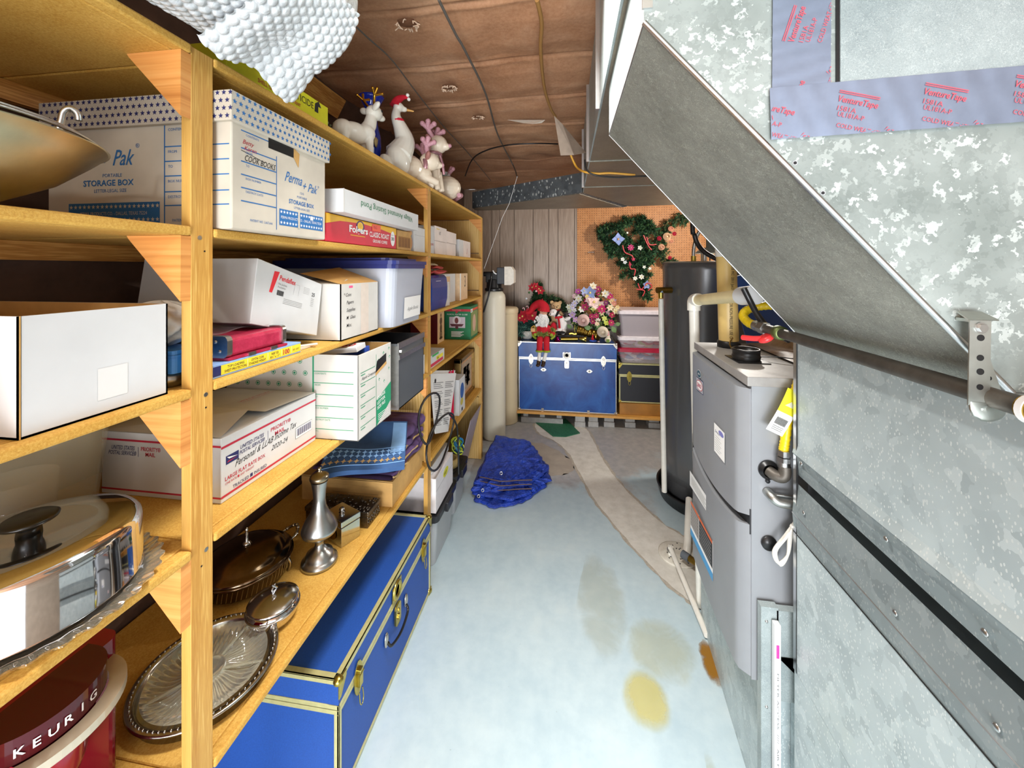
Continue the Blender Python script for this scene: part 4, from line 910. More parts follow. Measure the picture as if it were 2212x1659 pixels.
    if handle:
        m = MB(); yf = y0-.006; zz = zs-.085
        for x in (-.085, .085): m.ball((x, yf, zz+.012), (.014, .006, .026), NICKEL, 12, 8)
        m.tube([V(-.08, yf-.004, zz), V(-.07, yf-.014, zz-.018), V(0, yf-.018, zz-.032), V(.07, yf-.014, zz-.018), V(.08, yf-.004, zz)], .005, BLACKP, 8, smooth_pts=5); m.build('handle', t)
    if buttons:
        for x in (-.24*W_, .23*W_):
            m = MB(); yf = y0-.002; M = Matrix(((1,0,0,0),(0,0,1,0),(0,1,0,0),(0,0,0,1)))
            m.prism([(x-.030, H*.60), (x-.012, H*.60+.016), (x+.012, H*.60+.016), (x+.030, H*.60), (x+.012, H*.60-.016), (x-.012, H*.60-.016)], yf-.002, yf, hw, M); m.ball((x, yf-.003, H*.60), (.009, .007, .009), hw, 10, 6); m.build('stud', t)
        for x in (-.25*W_, .22*W_):
            m = MB(); m.box((x-.012, y0-.008, .0), (x+.012, y0-.004, .032), hw); m.build('clasp', t)
    t.location = loc; t.rotation_euler = (0, 0, rz); return t
TRIMG = m_metal('gilt_trim', '#CBC68E', .38, .1, 40); TRIMG.node_tree.nodes['Principled BSDF'].inputs['Metallic'].default_value = .3
TV = mat('#1D4FA6', .55, 0, .08, 260)
chest('blue footlocker with brass trim and latches on the floor beneath the lowest shelf', .74, .50, .362, .085, (-.90, 1.395, .0), math.pi/2, TV, TRIMG, BRASS, handle=True)
m = MB(); F = face_x(-.6415, 1.44, .340); m.rect(F, 0, 0, .07, .018, mat('#D8D8D4', .4, 0, 0), .002); m.text(F, 'BRANDS', .035, .005, .009, INKN, .003, align='C', bold=.5); solo(m, 'trunk_label', 'small oval maker label plate on the blue footlocker edge', 'label', (-.641, 1.45, .340)) if False else None
# ---------------------------------------------------------------- lowest shelf: serving ware
Z5 = .5755
def lt(x, y, z=Z5): return Matrix.Translation((x, y, z))
t = thing('relish_tray', 'large round silver rimmed tray with ribbed glass dish, partly behind the post', 'tray', (-.838, .800, Z5))
m = MB(); M = lt(-.838, .800)
m.lathe([(.0, .004), (.118, .004), (.124, .006), (.124, .024), (.130, .030), (.139, .031), (.143, .028), (.140, .024), (.128, .020), (.128, .0), (.0, .0)], SILVER, 72, M); part(m, 'silver_tray', t)
m = MB()
for i in range(72): a = 2*math.pi*i/72; m.ball((-.838+.1335*math.cos(a), .800+.1335*math.sin(a), Z5+.0315), .0024, SILVER, 6, 4)
part(m, 'beaded_rim', t)
RIBG = base('ribbed_glass', '#E9EAD8', .06, 0, .8, Transmission_Weight=.8, IOR=1.5).m
m = MB(); fl = lambda a, j: 0
def dish(u, v):
    a = 2*math.pi*u; r = .032+.086*v; rib = .0025*math.sin(46*a+v*3.5)*math.sin(math.pi*min(1, v*1.05)); z = .012+.004*math.cos(math.pi*v*2)+.010*v**6+rib
    return (-.838+r*math.cos(a), .800+r*math.sin(a), Z5+z)
m.grid(dish, 460, 12, RIBG, closed_u=True); m.lathe([(0, .010), (.026, .010), (.030, .022), (.033, .022), (.034, .012)], RIBG, 60, M)
for k in range(5):
    a = 2*math.pi*k/5+.3; m.tube([(-.838+.034*math.cos(a), .80+.034*math.sin(a), Z5+.018), (-.838+.118*math.cos(a), .80+.118*math.sin(a), Z5+.022)], .003, RIBG, 8)
part(m, 'glass_dish', t)
t = thing('chafing_dish', 'dark tarnished silver lidded serving dish with ornate handles behind the sugar bowl', 'dish', (-.99, 1.075, Z5)); cx_, cy_ = -.99, 1.075; M = lt(cx_, cy_)
m = MB(); m.lathe([(.10, .012), (.112, .014), (.118, .05), (.126, .056), (.128, .060), (.122, .062)], DARKSILV, 60, M); 
for k in range(3): a = k*2.1+.4; m.tube([V(cx_+.112*math.cos(a), cy_+.112*math.sin(a), Z5+.045), V(cx_+.122*math.cos(a), cy_+.122*math.sin(a), Z5+.025), V(cx_+.118*math.cos(a), cy_+.118*math.sin(a), Z5+.003)], .005, SILVER, 8, smooth_pts=3)
part(m, 'stand', t)
m = MB(); 
for k in range(60): 
    a = 2*math.pi*k/60; b = a+.05; m.tube([V(cx_+.1165*math.cos(a), cy_+.1165*math.sin(a), Z5+.02), V(cx_+.1195*math.cos(b), cy_+.1195*math.sin(b), Z5+.05)], .0012, SILVER, 5, caps=False)
part(m, 'pierced_gallery', t)
m = MB(); m.lathe([(.124, .062), (.126, .066), (.118, .072), (.108, .074), (.104, .080), (.085, .094), (.05, .104), (.0, .106)], DARKSILV, 60, M); lid = part(m, 'lid', t)
m = MB(); m.lathe([(0, .104), (.014, .106), (.010, .112), (.004, .118), (.006, .126), (.004, .132), (.006, .138), (.003, .146), (.006, .152), (0, .158)], SILVER, 16, M); part(m, 'lid_finial', lid, t)
for s_ in (1, -1):
    m = MB(); a0 = math.radians(70 if s_ > 0 else 250); ux, uy = math.cos(a0), math.sin(a0); vx, vy = -uy, ux
    P = [V(cx_+ux*(.124+q)+vx*w, cy_+uy*(.124+q)+vy*w, Z5+.056+h) for q, w, h in ((0, -.03, 0), (.02, -.026, .004), (.034, -.012, .012), (.038, 0, .015), (.034, .012, .012), (.02, .026, .004), (0, .03, 0))]
    m.tube(P, .0045, SILVER, 10, smooth_pts=4)
    for p in P[1:-1]: m.ball(p, .0065, SILVER, 8, 6)
    part(m, 'handle', t)
t = thing('sugar_bowl', 'small shiny silver lidded bowl at the edge of the lowest shelf', 'bowl', (-.80, .957, Z5)); M = lt(-.80, .957)
m = MB(); m.lathe([(0, .0), (.045, .0), (.048, .004), (.058, .018), (.0635, .032), (.0620, .044), (.055, .050), (.050, .052)], CHROME, 48, M); part(m, 'bowl', t)
m = MB(); m.lathe([(.0605, .0525), (.0625, .055), (.058, .058), (.045, .064), (.022, .070), (.0, .0725)], m_metal('satin_silver', '#C4C2C0', .16, .05, 20), 48, M); lid = part(m, 'lid', t)
m = MB(); m.tube([V(-.80, .957, Z5+.072), V(-.802, .955, Z5+.085), V(-.796, .960, Z5+.098)], lambda q: .004-.002*q, CHROME, 8); m.tube([V(-.80, .957, Z5+.072), V(-.793, .962, Z5+.086), V(-.800, .953, Z5+.098)], lambda q: .004-.002*q, CHROME, 8); part(m, 'finial', lid, t)
m = MB(); m.tube([V(-.80+.064*math.cos(a), .957+.064*math.sin(a), Z5+.040) for a in [i*.13 for i in range(48)]], .0022, SILVER, 6, closed=True); part(m, 'engraved_band', t)
t = thing('pewter_decanter', 'tall pewter bottle with round belly and stopper on the lowest shelf', 'decanter', (-.806, 1.166, Z5)); M = lt(-.806, 1.166)
m = MB(); m.lathe([(0, 0), (.052, 0), (.056, .004), (.055, .012), (.048, .017), (.043, .024), (.040, .034), (.024, .044), (.014, .058), (.0125, .068), (.015, .073), (.015, .078), (.035, .088), (.051, .100), (.0545, .110), (.0545, .114), (.053, .120), (.044, .142), (.030, .163), (.021, .185), (.0185, .205), (.0185, .211), (.020, .235), (.0245, .262), (.026, .268)], PEWTER, 40, M); part(m, 'bottle', t)
m = MB(); m.lathe([(.022, .268), (.028, .272), (.030, .279), (.028, .286), (.018, .292), (.008, .297), (.005, .304), (.008, .309), (.0, .314)], m_metal('aged_pewter', '#A89C84', .28, .1, 30), 32, M); part(m, 'stopper', t)
t = thing('silver_box', 'plain silver lidded box with round knob beside the pewter bottle', 'box', (-.772, 1.235, Z5), rz=math.radians(-24))
SB = m_metal('mirror_silver', '#C8CCCE', .13, .05, 12)
m = MB(); m.box((-.105, 0, 0), (0, .075, .066), SB); m.build('box_body', t, bevel=.002)
m = MB(); m.box((-.106, -.001, .068), (.001, .076, .088), SB); lid = m.build('lid', t, bevel=.002)
m = MB(); m.lathe([(.0, 0), (.011, .0), (.006, .004), (.010, .009), (.008, .015), (.0, .018)], SB, 20, Matrix.Translation((-.052, .038, .088))); m.build('knob', lid)
m = MB(); m.disc((V(-.055, 0, .035), V(1, 0, 0), V(0, 0, 1)), 0, 0, .028, BRASSD, .002, .022); m.build('engraved_plaque', t)
t = thing('carved_box', 'dark embossed pewter box behind the plain silver box', 'box', (-.86, 1.385, Z5))
CARV = m_metal('embossed_dark_metal', '#6F675D', .3, .35, 90)
m = MB(); m.box((-.985, 1.342, Z5), (-.733, 1.432, Z5+.042), CARV); part(m, 'box_body', t, bevel=.002)
m = MB(); m.box((-.988, 1.339, Z5+.044), (-.730, 1.435, Z5+.062), CARV); lid = part(m, 'lid', t, bevel=.003)
m = MB(); rnd = random.Random(2)
for i in range(90): x, y = rnd.uniform(-.98, -.74), rnd.uniform(1.345, 1.43); m.ball((x, y, Z5+.062), (.007, .005, .003), CARV, 6, 4, (0, 0, rnd.random()*3))
for i in range(26): y = 1.343+.0035*i; m.ball((-.732, y, Z5+.022+.010*math.sin(i*1.7)), (.002, .003, .006), CARV, 6, 4)
part(m, 'floral_relief', lid, t)
t = thing('cardboard_box', 'flat brown cardboard mailer box under the folded cloths', 'box', (-.88, 1.6, Z5))
A, B = (-1.10, 1.475, Z5), (-.700, 1.80, Z5+.098)
m = MB(); m.box(A, B, KCARD); part(m, 'carton', t, bevel=.0015)
m = MB(); m.box((A[0]-.001, A[1]-.002, B[2]+.0005), (B[0]+.002, B[1]+.001, B[2]+.006), KCARD); m.box((A[0], A[1]-.002, B[2]-.02), (B[0]+.002, A[1]-.0005, B[2]+.004), KCARD); part(m, 'lid', t, bevel=.001)
m = MB(); F = face_y(A[0], A[1], A[2]); m.rect(F, .14, .045, .34, .0465, mat('#8A6A3C', .6, 0, 0)); m.text(F, 'Terra Packaging', .24, .034, .008, mat('#8A6A3C', .6, 0, 0), align='C'); part(m, 'printing', t)
PURP = mat('#5E4572', .9, 0, .12, 30); TANH = mat('#B89A66', .9, 0, .1, 40)
t = thing('purple_shawl', 'folded purple woven cloth with tan striped hem on cardboard box', 'cloth', (-.84, 1.62, Z5+.105))
def folded(m, x0, x1, y0, y1, z, th, mm, ph=0, over=.0, sag=0):
    """one fold of cloth: a closed thick loop rounded on the aisle side"""
    def fn(u, v):
        y = y0+(y1-y0)*v; w = .004*math.sin(v*13+ph)+.003*math.sin(v*29+ph*2)
        s_ = u*2
        if s_ < 1: x = x0+(x1-x0)*s_; zz = z+w*.6
        elif s_ < 1.2: a = (s_-1)/.2*math.pi; x = x1+th/2*math.sin(a); zz = z+th/2*(1-math.cos(a))+w*.6
        else: x = x1+(x0-x1)*((s_-1.2)/.8); zz = z+th+w
        k = max(0, (x-(x1-.12))/.12); return (x+.006*math.sin(v*9+ph), y, zz-sag*k*k)
    m.grid(fn, 44, 26, mm)
m = MB(); folded(m, -1.05, -.705, 1.47, 1.79, Z5+.111, .022, PURP, 0, sag=0); folded(m, -1.05, -.700, 1.48, 1.80, Z5+.139, .024, PURP, 2); folded(m, -1.05, -.715, 1.52, 1.81, Z5+.169, .03, PURP, 4); folded(m, -1.0, -.72, 1.62, 1.815, Z5+.205, .05, PURP, 5); part(m, 'cloth_folds', t)
m = MB()
for z, x, y0, y1 in ((Z5+.1225, -.693, 1.47, 1.60), (Z5+.151, -.688, 1.48, 1.70), (Z5+.184, -.699, 1.52, 1.76)): m.tube([V(x+.004*math.sin(i), y0+(y1-y0)*i/8, z+.003*math.cos(i*2)) for i in range(9)], .004, TANH, 6, smooth_pts=2)
part(m, 'hem_stripe', t)
BLD = mat('#335686', .85, 0, .15, 14); BLP = mat('#7FA9D8', .85, 0, .06, 30)
t = thing('blue_cloth', 'blue patterned folded cloth draped over the purple one, hanging from shelf', 'cloth', (-.78, 1.45, .80))
C4 = [V(-.86, 1.235, .815), V(-.615, 1.40, .790), V(-.69, 1.60, .868), V(-.98, 1.55, .868)]
def bl(u, v):
    p = C4[0]*(1-u)*(1-v)+C4[1]*u*(1-v)+C4[2]*u*v+C4[3]*(1-u)*v; p.z += .012*math.sin(u*5+v*3)*(1-u)+.010*math.sin(v*7); return p
m = MB(); m.grid(lambda u, v: bl(u, v), 30, 30, BLD); m.grid(lambda u, v: bl(u, v)-V(.0, 0, .016), 30, 30, BLD)
for u0, u1, v0, v1 in ((0, 1, 0, 0), (1, 1, 0, 1)): m.grid(lambda a, b: bl(u0+(u1-u0)*a, v0+(v1-v0)*a)-V(0, 0, .016*b), 30, 2, BLD)
part(m, 'cloth', t)
m = MB()
for j in range(3):
    for i in range(13):
        p = bl(.03+.075*i, .12+.09*j)+V(0, -.0005, .0022); m.star((p, V(1, .3, 0).normalized(), V(-.2, .9, .35).normalized()), 0, 0, .011, BLP if j else TANH, .001, 4)
for v in (.07, .40): m.tube([bl(u/20, v)+V(0, 0, .001) for u in range(21)], .0015, BLP, 5)
m.grid(lambda a, b: bl(.80+.19*a, .25+.72*b)+V(0, 0, .0012), 8, 12, BLP)
part(m, 'woven_pattern', t)
# ---------------------------------------------------------------- coffee maker (lowest shelf, nearest)
t = thing('coffee_maker', 'red single serve coffee maker with silver handle ring in the lower left', 'coffee maker', (-.86, .45, Z5))
KR = base('red_gloss_plastic', '#8C1028', .12).m; KD = base('dark_red_gloss', '#4C0A16', .1).m; KS = mat('#C9C0AC', .3, .3, .03)
m = MB(); m.rbox((-1.03, .40, Z5), (-.842, .625, Z5+.272), .022, KR, 5); part(m, 'housing', t, bevel=.004)
def dshape(cx, cy, rx, ry, n=30): return [(cx+rx*math.cos(a), cy+ry*math.sin(a)) for a in [math.pi*(-.5+i/n) for i in range(n+1)]]+[(cx-.02, cy+ry), (cx-.02, cy-ry)]
m = MB(); m.prism(dshape(-.845, .510, .072, .078), .818, .856, KD); part(m, 'brew_head', t, bevel=.006)
m = MB(); outer = dshape(-.845, .510, .098, .102); inner = dshape(-.845, .510, .074, .080); n = len(outer)
for z0, z1 in ((.803, .813),):
    vs = [(x, y, z0) for x, y in outer]+[(x, y, z1+.004) for x, y in outer]+[(x, y, z0) for x, y in inner]+[(x, y, z1+.004) for x, y in inner]
    fs = []
    for i in range(n-1): fs += [(i, i+1, n+i+1, n+i), (n+i, n+i+1, 3*n+i+1, 3*n+i), (2*n+i+1, 2*n+i, 3*n+i, 3*n+i+1), (i+1, i, 2*n+i, 2*n+i+1)]
    m.add(vs, fs, KS)
part(m, 'handle_ring', t, bevel=.002)
m = MB()
for i, ch in enumerate('KEURIG'):
    a = (-.75+.21*i); x, y = -.845+.0722*math.cos(a), .510+.0782*math.sin(a); u = V(-math.sin(a)*.072, math.cos(a)*.078, 0).normalized(); m.text((V(x, y, .829), u, V(0, 0, 1)), ch, 0, 0, .0125, WHITE, .0012, bold=.8, align='C')
part(m, 'lettering', t)
m = MB(); m.lathe([(0, .70), (.025, .70), (.038, .74), (.048, .80)], KR, 30, Matrix.Translation((-.82, .51, 0))); part(m, 'spout', t)
m = MB(); m.rbox((-.85, .44, Z5), (-.74, .58, Z5+.03), .02, BLACKP); part(m, 'drip_tray', t, bevel=.002)
# ---------------------------------------------------------------- fourth shelf, nearest: cake cover on glass plate, clear bin
Z4 = 1.0205
t = thing('glass_cake_plate', 'scalloped pressed glass plate under the chrome cake cover', 'plate', (-.815, .48, Z4)); cx_, cy_ = -.815, .48
GL_ = base('clear_pressed_glass', '#F3EAD2', .04, 0, .8, Transmission_Weight=.85, IOR=1.48).m
def plate(u, v):
    a = 2*math.pi*u; r = .02+.132*v+.003*math.sin(32*a)*(v**8); z = .003+.012*v**5+.002*math.sin(64*a)*(1 if .86 < v < .97 else 0); return (cx_+r*math.cos(a), cy_+r*math.sin(a), Z4+z)
m = MB(); m.grid(plate, 384, 22, GL_, closed_u=True); m.grid(lambda u, v: tuple(V(*plate(u, 1-v))-V(0, 0, .0028)), 384, 22, GL_, closed_u=True); m.lathe([(0, .0003), (.022, .0003), (.022, .003), (0, .003)], GL_, 40, lt(cx_, cy_, Z4)); part(m, 'plate', t)
t = thing('cake_cover', 'polished chrome cake cover with black knob on a glass plate', 'cake cover', (cx_, cy_, Z4+.018)); M = lt(cx_, cy_, Z4)
m = MB(); m.lathe([(.1275, .018), (.1265, .019), (.1265, .090), (.1245, .100), (.119, .107), (.110, .1105), (.07, .1125), (.068, .1120), (.0, .1135)], CHROME, 96, M); part(m, 'cover', t)
m = MB(); m.lathe([(0, .113), (.014, .113), (.013, .122), (.018, .130), (.031, .1335), (.032, .137), (.028, .1395), (0, .138)], mat('#17140F', .3), 32, M); part(m, 'knob', t)
t = thing('clear_bin', 'clear plastic bin standing behind the chrome cake cover', 'bin', (-1.08, .5, Z4))
BC = m_clear('clear_bin_plastic', '#C9C0A4', .26, .1)
m = MB(); taper(m, (-1.158, .18, Z4+.001), (-.955, .725, 1.285), .02, BC, .06, 8); part(m, 'bin_body', t)
m = MB(); P = [(x, y, 1.286) for x, y in rrect(-1.160, -.953, .178, .727, .06, 8)]; m.tube(P, .0035, BC, 6, closed=True)
part(m, 'rim', t)
m = MB(); m.lathe([(0, 0), (.06, 0), (.08, .06), (.078, .06), (.058, .003), (0, .003)], m_clear('clear_bowl', '#D8CDAA', .35, .06), 40, lt(-1.07, .42, Z4+.006)); m.lathe([(0, .0), (.05, 0), (.055, .11), (.053, .11), (.048, .003)], m_clear('clear_cup', '#D8D4C8', .3, .05), 32, lt(-1.05, .60, Z4+.006)); part(m, 'contents', t)
# ---------------------------------------------------------------- second shelf, nearest: colander and bowl
t = thing('colander', 'large brushed aluminium mixing bowl with wire handle on upper left shelf', 'bowl', (-.83, .335, 1.619)); M = lt(-.83, .335, 1.619)
m = MB(); m.lathe([(0, .001), (.06, .001), (.10, .010), (.16, .045), (.195, .078), (.210, .094), (.213, .095), (.208, .096), (.19, .080), (.10, .014), (0, .005)], ALU, 96, M, flute=None); part(m, 'bowl_body', t)
for o_ in [t.children[0]]: pass
t2 = thing('strainer', 'spun aluminium strainer with wire rim and hook, nested in the large bowl', 'strainer', (-.85, .32, 1.70))
M = lt(-.845, .32, 1.619)
m = MB(); m.lathe([(.192, .100), (.190, .104), (.150, .118), (.135, .120), (.13, .07), (.0, .06)], ALUS, 72, M); part(m, 'basin', t2)
m = MB()
for r, z in ((.206, .1035), (.198, .109)): m.tube([(-.835+r*math.cos(a), .332+r*math.sin(a), 1.619+z) for a in [2*math.pi*i/72 for i in range(72)]], .0022, STEEL, 6, closed=True)
part(m, 'wire_rim', t2)
m = MB(); q = V(-.735, .46, 1.725); m.tube([q, q+V(.004, .004, .028), q+V(.006, .006, .044), q+V(.012, .010, .050), q+V(.018, .014, .044), q+V(.019, .015, .034)], .0042, STEEL, 10, smooth_pts=4); part(m, 'hook', t2)
m = MB(); m.lathe([(.15, .124), (.155, .126), (.10, .15), (0, .16)], ALUS, 60, lt(-.89, .30, 1.619)); m.tube([(-.89+.152*math.cos(a), .30+.152*math.sin(a), 1.745) for a in [2*math.pi*i/60 for i in range(60)]], .003, ALUS, 6, closed=True); 
m.v = [(x, y, z) for x, y, z in m.v]; solo(m, 'pan_cover', 'domed aluminium lid resting upside over the strainer', 'lid', (-.89, .30, 1.743))
# ---------------------------------------------------------------- top shelf
ZT_ = 1.9535
t = thing('insecticide_box', 'bright yellow insecticide carton on top shelf under the bubble wrap', 'box', (-.86, .88, ZT_))
YG = mat('#D9D824', .5, 0, .03); A, B = (-1.08, .745, ZT_), (-.735, 1.105, ZT_+.084)
m = MB(); m.box(A, B, YG); part(m, 'carton', t, bevel=.0015)
m = MB(); F = face_x(B[0], A[1], A[2])
m.text(F, 'INSECTICIDE', .155, .052, .019, INK, w=.135); m.text(F, 'SHELL CHEMICAL COMPANY', .045, .052, .009, INKR, w=.12, bold=.4) if False else m.text(F, 'SHELL CHEMICAL COMPANY', .085, .034, .010, INKR, w=.15, bold=.4)
m.text(F, 'A Division of Shell Oil Company', .10, .022, .0065, INK, w=.12); m.text(F, 'SAN RAMON, CALIFORNIA 94583', .105, .012, .0065, INK, w=.11); m.flat(F, [(.295, .048), (.312, .048), (.312, .068), (.326, .068), (.314, .084), (.297, .072)], INK)
part(m, 'printing', t)
def m_bubble():
    t = base('bubble_wrap_film', '#C8CCCF', .12, 0, .8); v = t.coord(kind='UV') if False else t.coord()
    n = t.noise(v, 45, 4, .6, 1.5); t.bump(n, .6, .004); t.color(t.ramp(n, [(.3, '#BCC2C6'), (.7, '#DCE0E2')])); t.b.inputs['Coat Weight'].default_value = .6; return t.m
BUB = m_bubble(); BUBS = base('bubble_wrap_back', '#CBCECC', .22, 0, .7); _v = BUBS.coord(); _n = BUBS.noise(_v, 60, 4, .6, 1.5); BUBS.bump(_n, .6, .004); BUBS = BUBS.m
t = thing('bubble_wrap_roll', 'big roll of clear bubble wrap lying across the top shelf', 'bubble wrap', (-.72, .5, ZT_))
P0, P1 = V(-.625, -.25, 2.064), V(-.612, .865, 2.136); ax = (P1-P0).normalized(); e1 = V(0, 0, 1).cross(ax).normalized(); e2 = ax.cross(e1); LR = (P1-P0).length; RR = .150
BP_ = .0185
def bubble(s_, l):
    """height of the nearest bubble of a staggered sheet"""
    r = math.floor(l/(BP_*.866)); best = 9
    for k in (r, r+1):
        off = .5*BP_ if k % 2 else 0; q = round((s_-off)/BP_); dx = s_-off-q*BP_; dy = l-k*BP_*.866; best = min(best, dx*dx+dy*dy)
    q = best/(.0082**2); return .0042*math.sqrt(max(0, 1-q))
def crump(a, l, ph=0): return 1+.020*math.sin(3*a+l*9+ph)+.014*math.sin(7*a-l*17)+.007*math.sin(15*a+l*41)
def rolls(R, l0, l1, cap=False, ph=0, bub=True, a0=0, a1=2*math.pi):
    def fn(u, v):
        a = a0+(a1-a0)*u; l = l0+(l1-l0)*v; r = R*crump(a, l, ph)
        if bub: r += bubble(a*R, l)
        if cap: q = max(0, (l-(l1-.06))/.06); r *= math.sqrt(max(.0, 1-q*q))*.97+.03
        return P0+ax*l+e1*(r*math.cos(a))+e2*(r*math.sin(a))
    return fn
m = MB(); m.grid(rolls(RR, .30, LR*.90, a0=-2.4, a1=2.2), 330, 300, BUB); part(m, 'outer_wrap', t)
m = MB(); m.grid(rolls(RR-.004, 0, LR*.88, bub=False), 80, 60, BUBS, closed_u=True); m.grid(rolls(RR-.006, LR*.75, LR, True, 1, bub=False), 96, 60, BUBS, closed_u=True); part(m, 'inner_core', t)
m = MB()
def flp(u, v):
    l = LR*(.735+.20*u); al = math.radians(-12-80*v); R_ = RR+.012+.012*v*math.sin(u*9)+bubble(al*RR+1, l)
    p = P0+ax*l+V(1, 0, 0)*(R_*math.cos(al))+V(0, 0, 1)*(R_*math.sin(al))
    if v > .75: p += V(.004, .0, -.05)*(v-.75)/.25*(.4+.6*u)
    return p
m.grid(flp, 110, 120, BUB); part(m, 'loose_flap', t)
# reindeer, white glazed
GLAZE = base('white_glaze', '#E6E2D6', .12).m; CREAM = base('cream_ceramic', '#EBDCC6', .28).m; PINKG = m_patch('pink_glitter', '#B27383', '#E3B3BC', .45, 300)
PINKS = base('pink_satin_ribbon', '#B98991', .25, .4).m; EARP = mat('#B0776F', .6)
def deer(t, base_, s_, yaw, col, pose, antl, eyes=True):
    c, s2 = math.cos(yaw), math.sin(yaw)
    def T(x, y, z): return V(base_[0]+s_*(x*c-y*s2), base_[1]+s_*(x*s2+y*c), base_[2]+s_*z)
    m = MB()
    if pose == 'stand':
        m.ball(T(0, 0, .095), (s_*.060, s_*.036, s_*.040), col, 18, 12, (0, 0, yaw)); m.ball(T(.045, 0, .105), s_*.037, col); m.ball(T(-.045, 0, .097), s_*.036, col)
        for x, y in ((.05, .018), (.05, -.018), (-.05, .018), (-.05, -.018)): m.cyl(T(x, y, .095), T(x+.004, y, .002), s_*.017, col, 12, s_*.011)
        m.tube([T(.045, 0, .11), T(.065, 0, .145), T(.075, 0, .185)], lambda q: s_*(.030-.010*q), col, 14); hd = (.083, 0, .195)
    elif pose == 'sit':
        m.ball(T(-.01, 0, .045), (s_*.052, s_*.046, s_*.045), col); m.ball(T(.015, 0, .085), (s_*.036, s_*.034, s_*.055), col)
        for y in (.02, -.02): m.cyl(T(.035, y, .08), T(.05, y, .002), s_*.014, col, 12, s_*.012); m.ball(T(-.005, y*2, .025), (s_*.04, s_*.018, s_*.025), col)
        m.tube([T(.015, 0, .11), T(.022, 0, .14), T(.03, 0, .17)], lambda q: s_*.024, col, 14); hd = (.04, 0, .185)
    else:
        m.ball(T(-.03, 0, .06), (s_*.075, s_*.055, s_*.058), col); m.ball(T(.03, 0, .04), (s_*.05, s_*.045, s_*.04), col)
        for y in (.03, -.03): m.tube([T(.04, y, .03), T(.075, y, .018), T(.095, y*.8, .012)], lambda q: s_*.014, col, 10)
        m.tube([T(.03, 0, .06), T(.055, 0, .085)], lambda q: s_*.028, col, 14); hd = (.07, 0, .10)
    hx, hy, hz = hd
    h_ = s_*(1 if antl is GOLD else 1.22); m.ball(T(hx, 0, hz), (h_*.034, h_*.030, h_*.030), col, 16, 12, (0, 0, yaw)); m.ball(T(hx+.030, 0, hz-.010), (h_*.020, h_*.014, h_*.013), col, 12, 8, (0, 0, yaw))
    remesh(part(m, 'body', t), .0026*s_+.0004)
    for sy in (1, -1):
        m = MB(); m.ball(T(hx-.018, sy*.040, hz+.012), (s_*.010, s_*.024, s_*.013), col if antl is GOLD else EARP, 12, 8, (sy*.4, 0, yaw)); part(m, 'ear', t)
        m = MB(); b = T(hx-.012, sy*.018, hz+.024); up = T(hx-.022, sy*.036, hz+.052); tp = T(hx-.018, sy*.046, hz+.078); k1 = T(hx+.006, sy*.044, hz+.066); k2 = T(hx-.04, sy*.05, hz+.07)
        r0 = s_*(.0050 if antl is GOLD else .0098)
        m.tube([b, up, tp], r0, antl, 8, smooth_pts=3); m.tube([up, k1], r0*.9, antl, 8); m.tube([up, k2], r0*.9, antl, 8)
        for q in (tp, k1, k2): m.ball(q, r0*1.1, antl, 8, 6)
        part(m, 'antler', t)
        if eyes: m = MB(); m.ball(T(hx+.018, sy*.022, hz+.008), s_*.0055, BLACKP, 10, 8); part(m, 'eye', t)
    return T, hd
t = thing('reindeer_figurine', 'glossy white ceramic reindeer with gold antlers on the top shelf', 'figurine', (-.775, 1.34, ZT_)); deer(t, (-.785, 1.34, ZT_-.004), 1.0, math.radians(62), GLAZE, 'stand', GOLD)
t = thing('reindeer_figurine', 'cream ceramic reindeer lying down, pink glitter antlers, beside the white goose', 'figurine', (-.74, 1.84, ZT_), group=None); T_, hd = deer(t, (-.76, 1.82, ZT_), 1.25, math.radians(35), CREAM, 'lie', PINKG)
m = MB(); m.tube([T_(.045+.0*a, .034*math.cos(a), .075+.03*math.sin(a)) for a in [i*.52 for i in range(12)]], .011, PINKS, 8, closed=True); part(m, 'ribbon_collar', t); m = MB(); m.ball(T_(hd[0]+.052, 0, hd[2]-.008), .011, PINKG); part(m, 'glitter_nose', t)
t = thing('reindeer_figurine', 'cream ceramic reindeer sitting upright with pink antlers above the middle post', 'figurine', (-.73, 2.02, ZT_)); T_, hd = deer(t, (-.745, 2.00, ZT_), 1.35, math.radians(-5), CREAM, 'sit', PINKG)
m = MB(); m.tube([T_(.022+.030*math.cos(a), .030*math.sin(a), .148) for a in [i*.52 for i in range(12)]], .010, PINKS, 8, closed=True); m.tube([T_(.05, 0, .145), T_(.058, .01, .11), T_(.06, .02, .07)], .008, PINKS, 8); part(m, 'ribbon_collar', t); m = MB(); m.ball(T_(hd[0]+.052, 0, hd[2]-.008), .011, PINKG); part(m, 'glitter_nose', t)
t = thing('reindeer_figurine', 'small cream ceramic reindeer curled up with pink ribbon, last in the row', 'figurine', (-.74, 2.36, ZT_)); T_, hd = deer(t, (-.76, 2.32, ZT_), 1.3, math.radians(120), CREAM, 'lie', PINKG)
m = MB(); m.ball(T_(-.02, 0, .10), (.05, .05, .014), PINKS); m.ball(T_(0, -.04, .07), (.03, .02, .03), PINKG); m.tube([T_(-.09, -.05, .02), T_(-.03, -.075, .03), T_(.05, -.06, .02)], .014, PINKG, 8, smooth_pts=3); part(m, 'ribbon', t)
m = MB(); rnd = random.Random(3)
for i in range(70):
    d = V(rnd.gauss(0, 1), rnd.gauss(0, 1), abs(rnd.gauss(0, 1))).normalized(); m.tube([T_(-.03, 0, .115), T_(-.03, 0, .115)+d*.032], .0012, mat('#C9D6D2', .5, 0, 0), 4)
part(m, 'frosted_sprig', t)
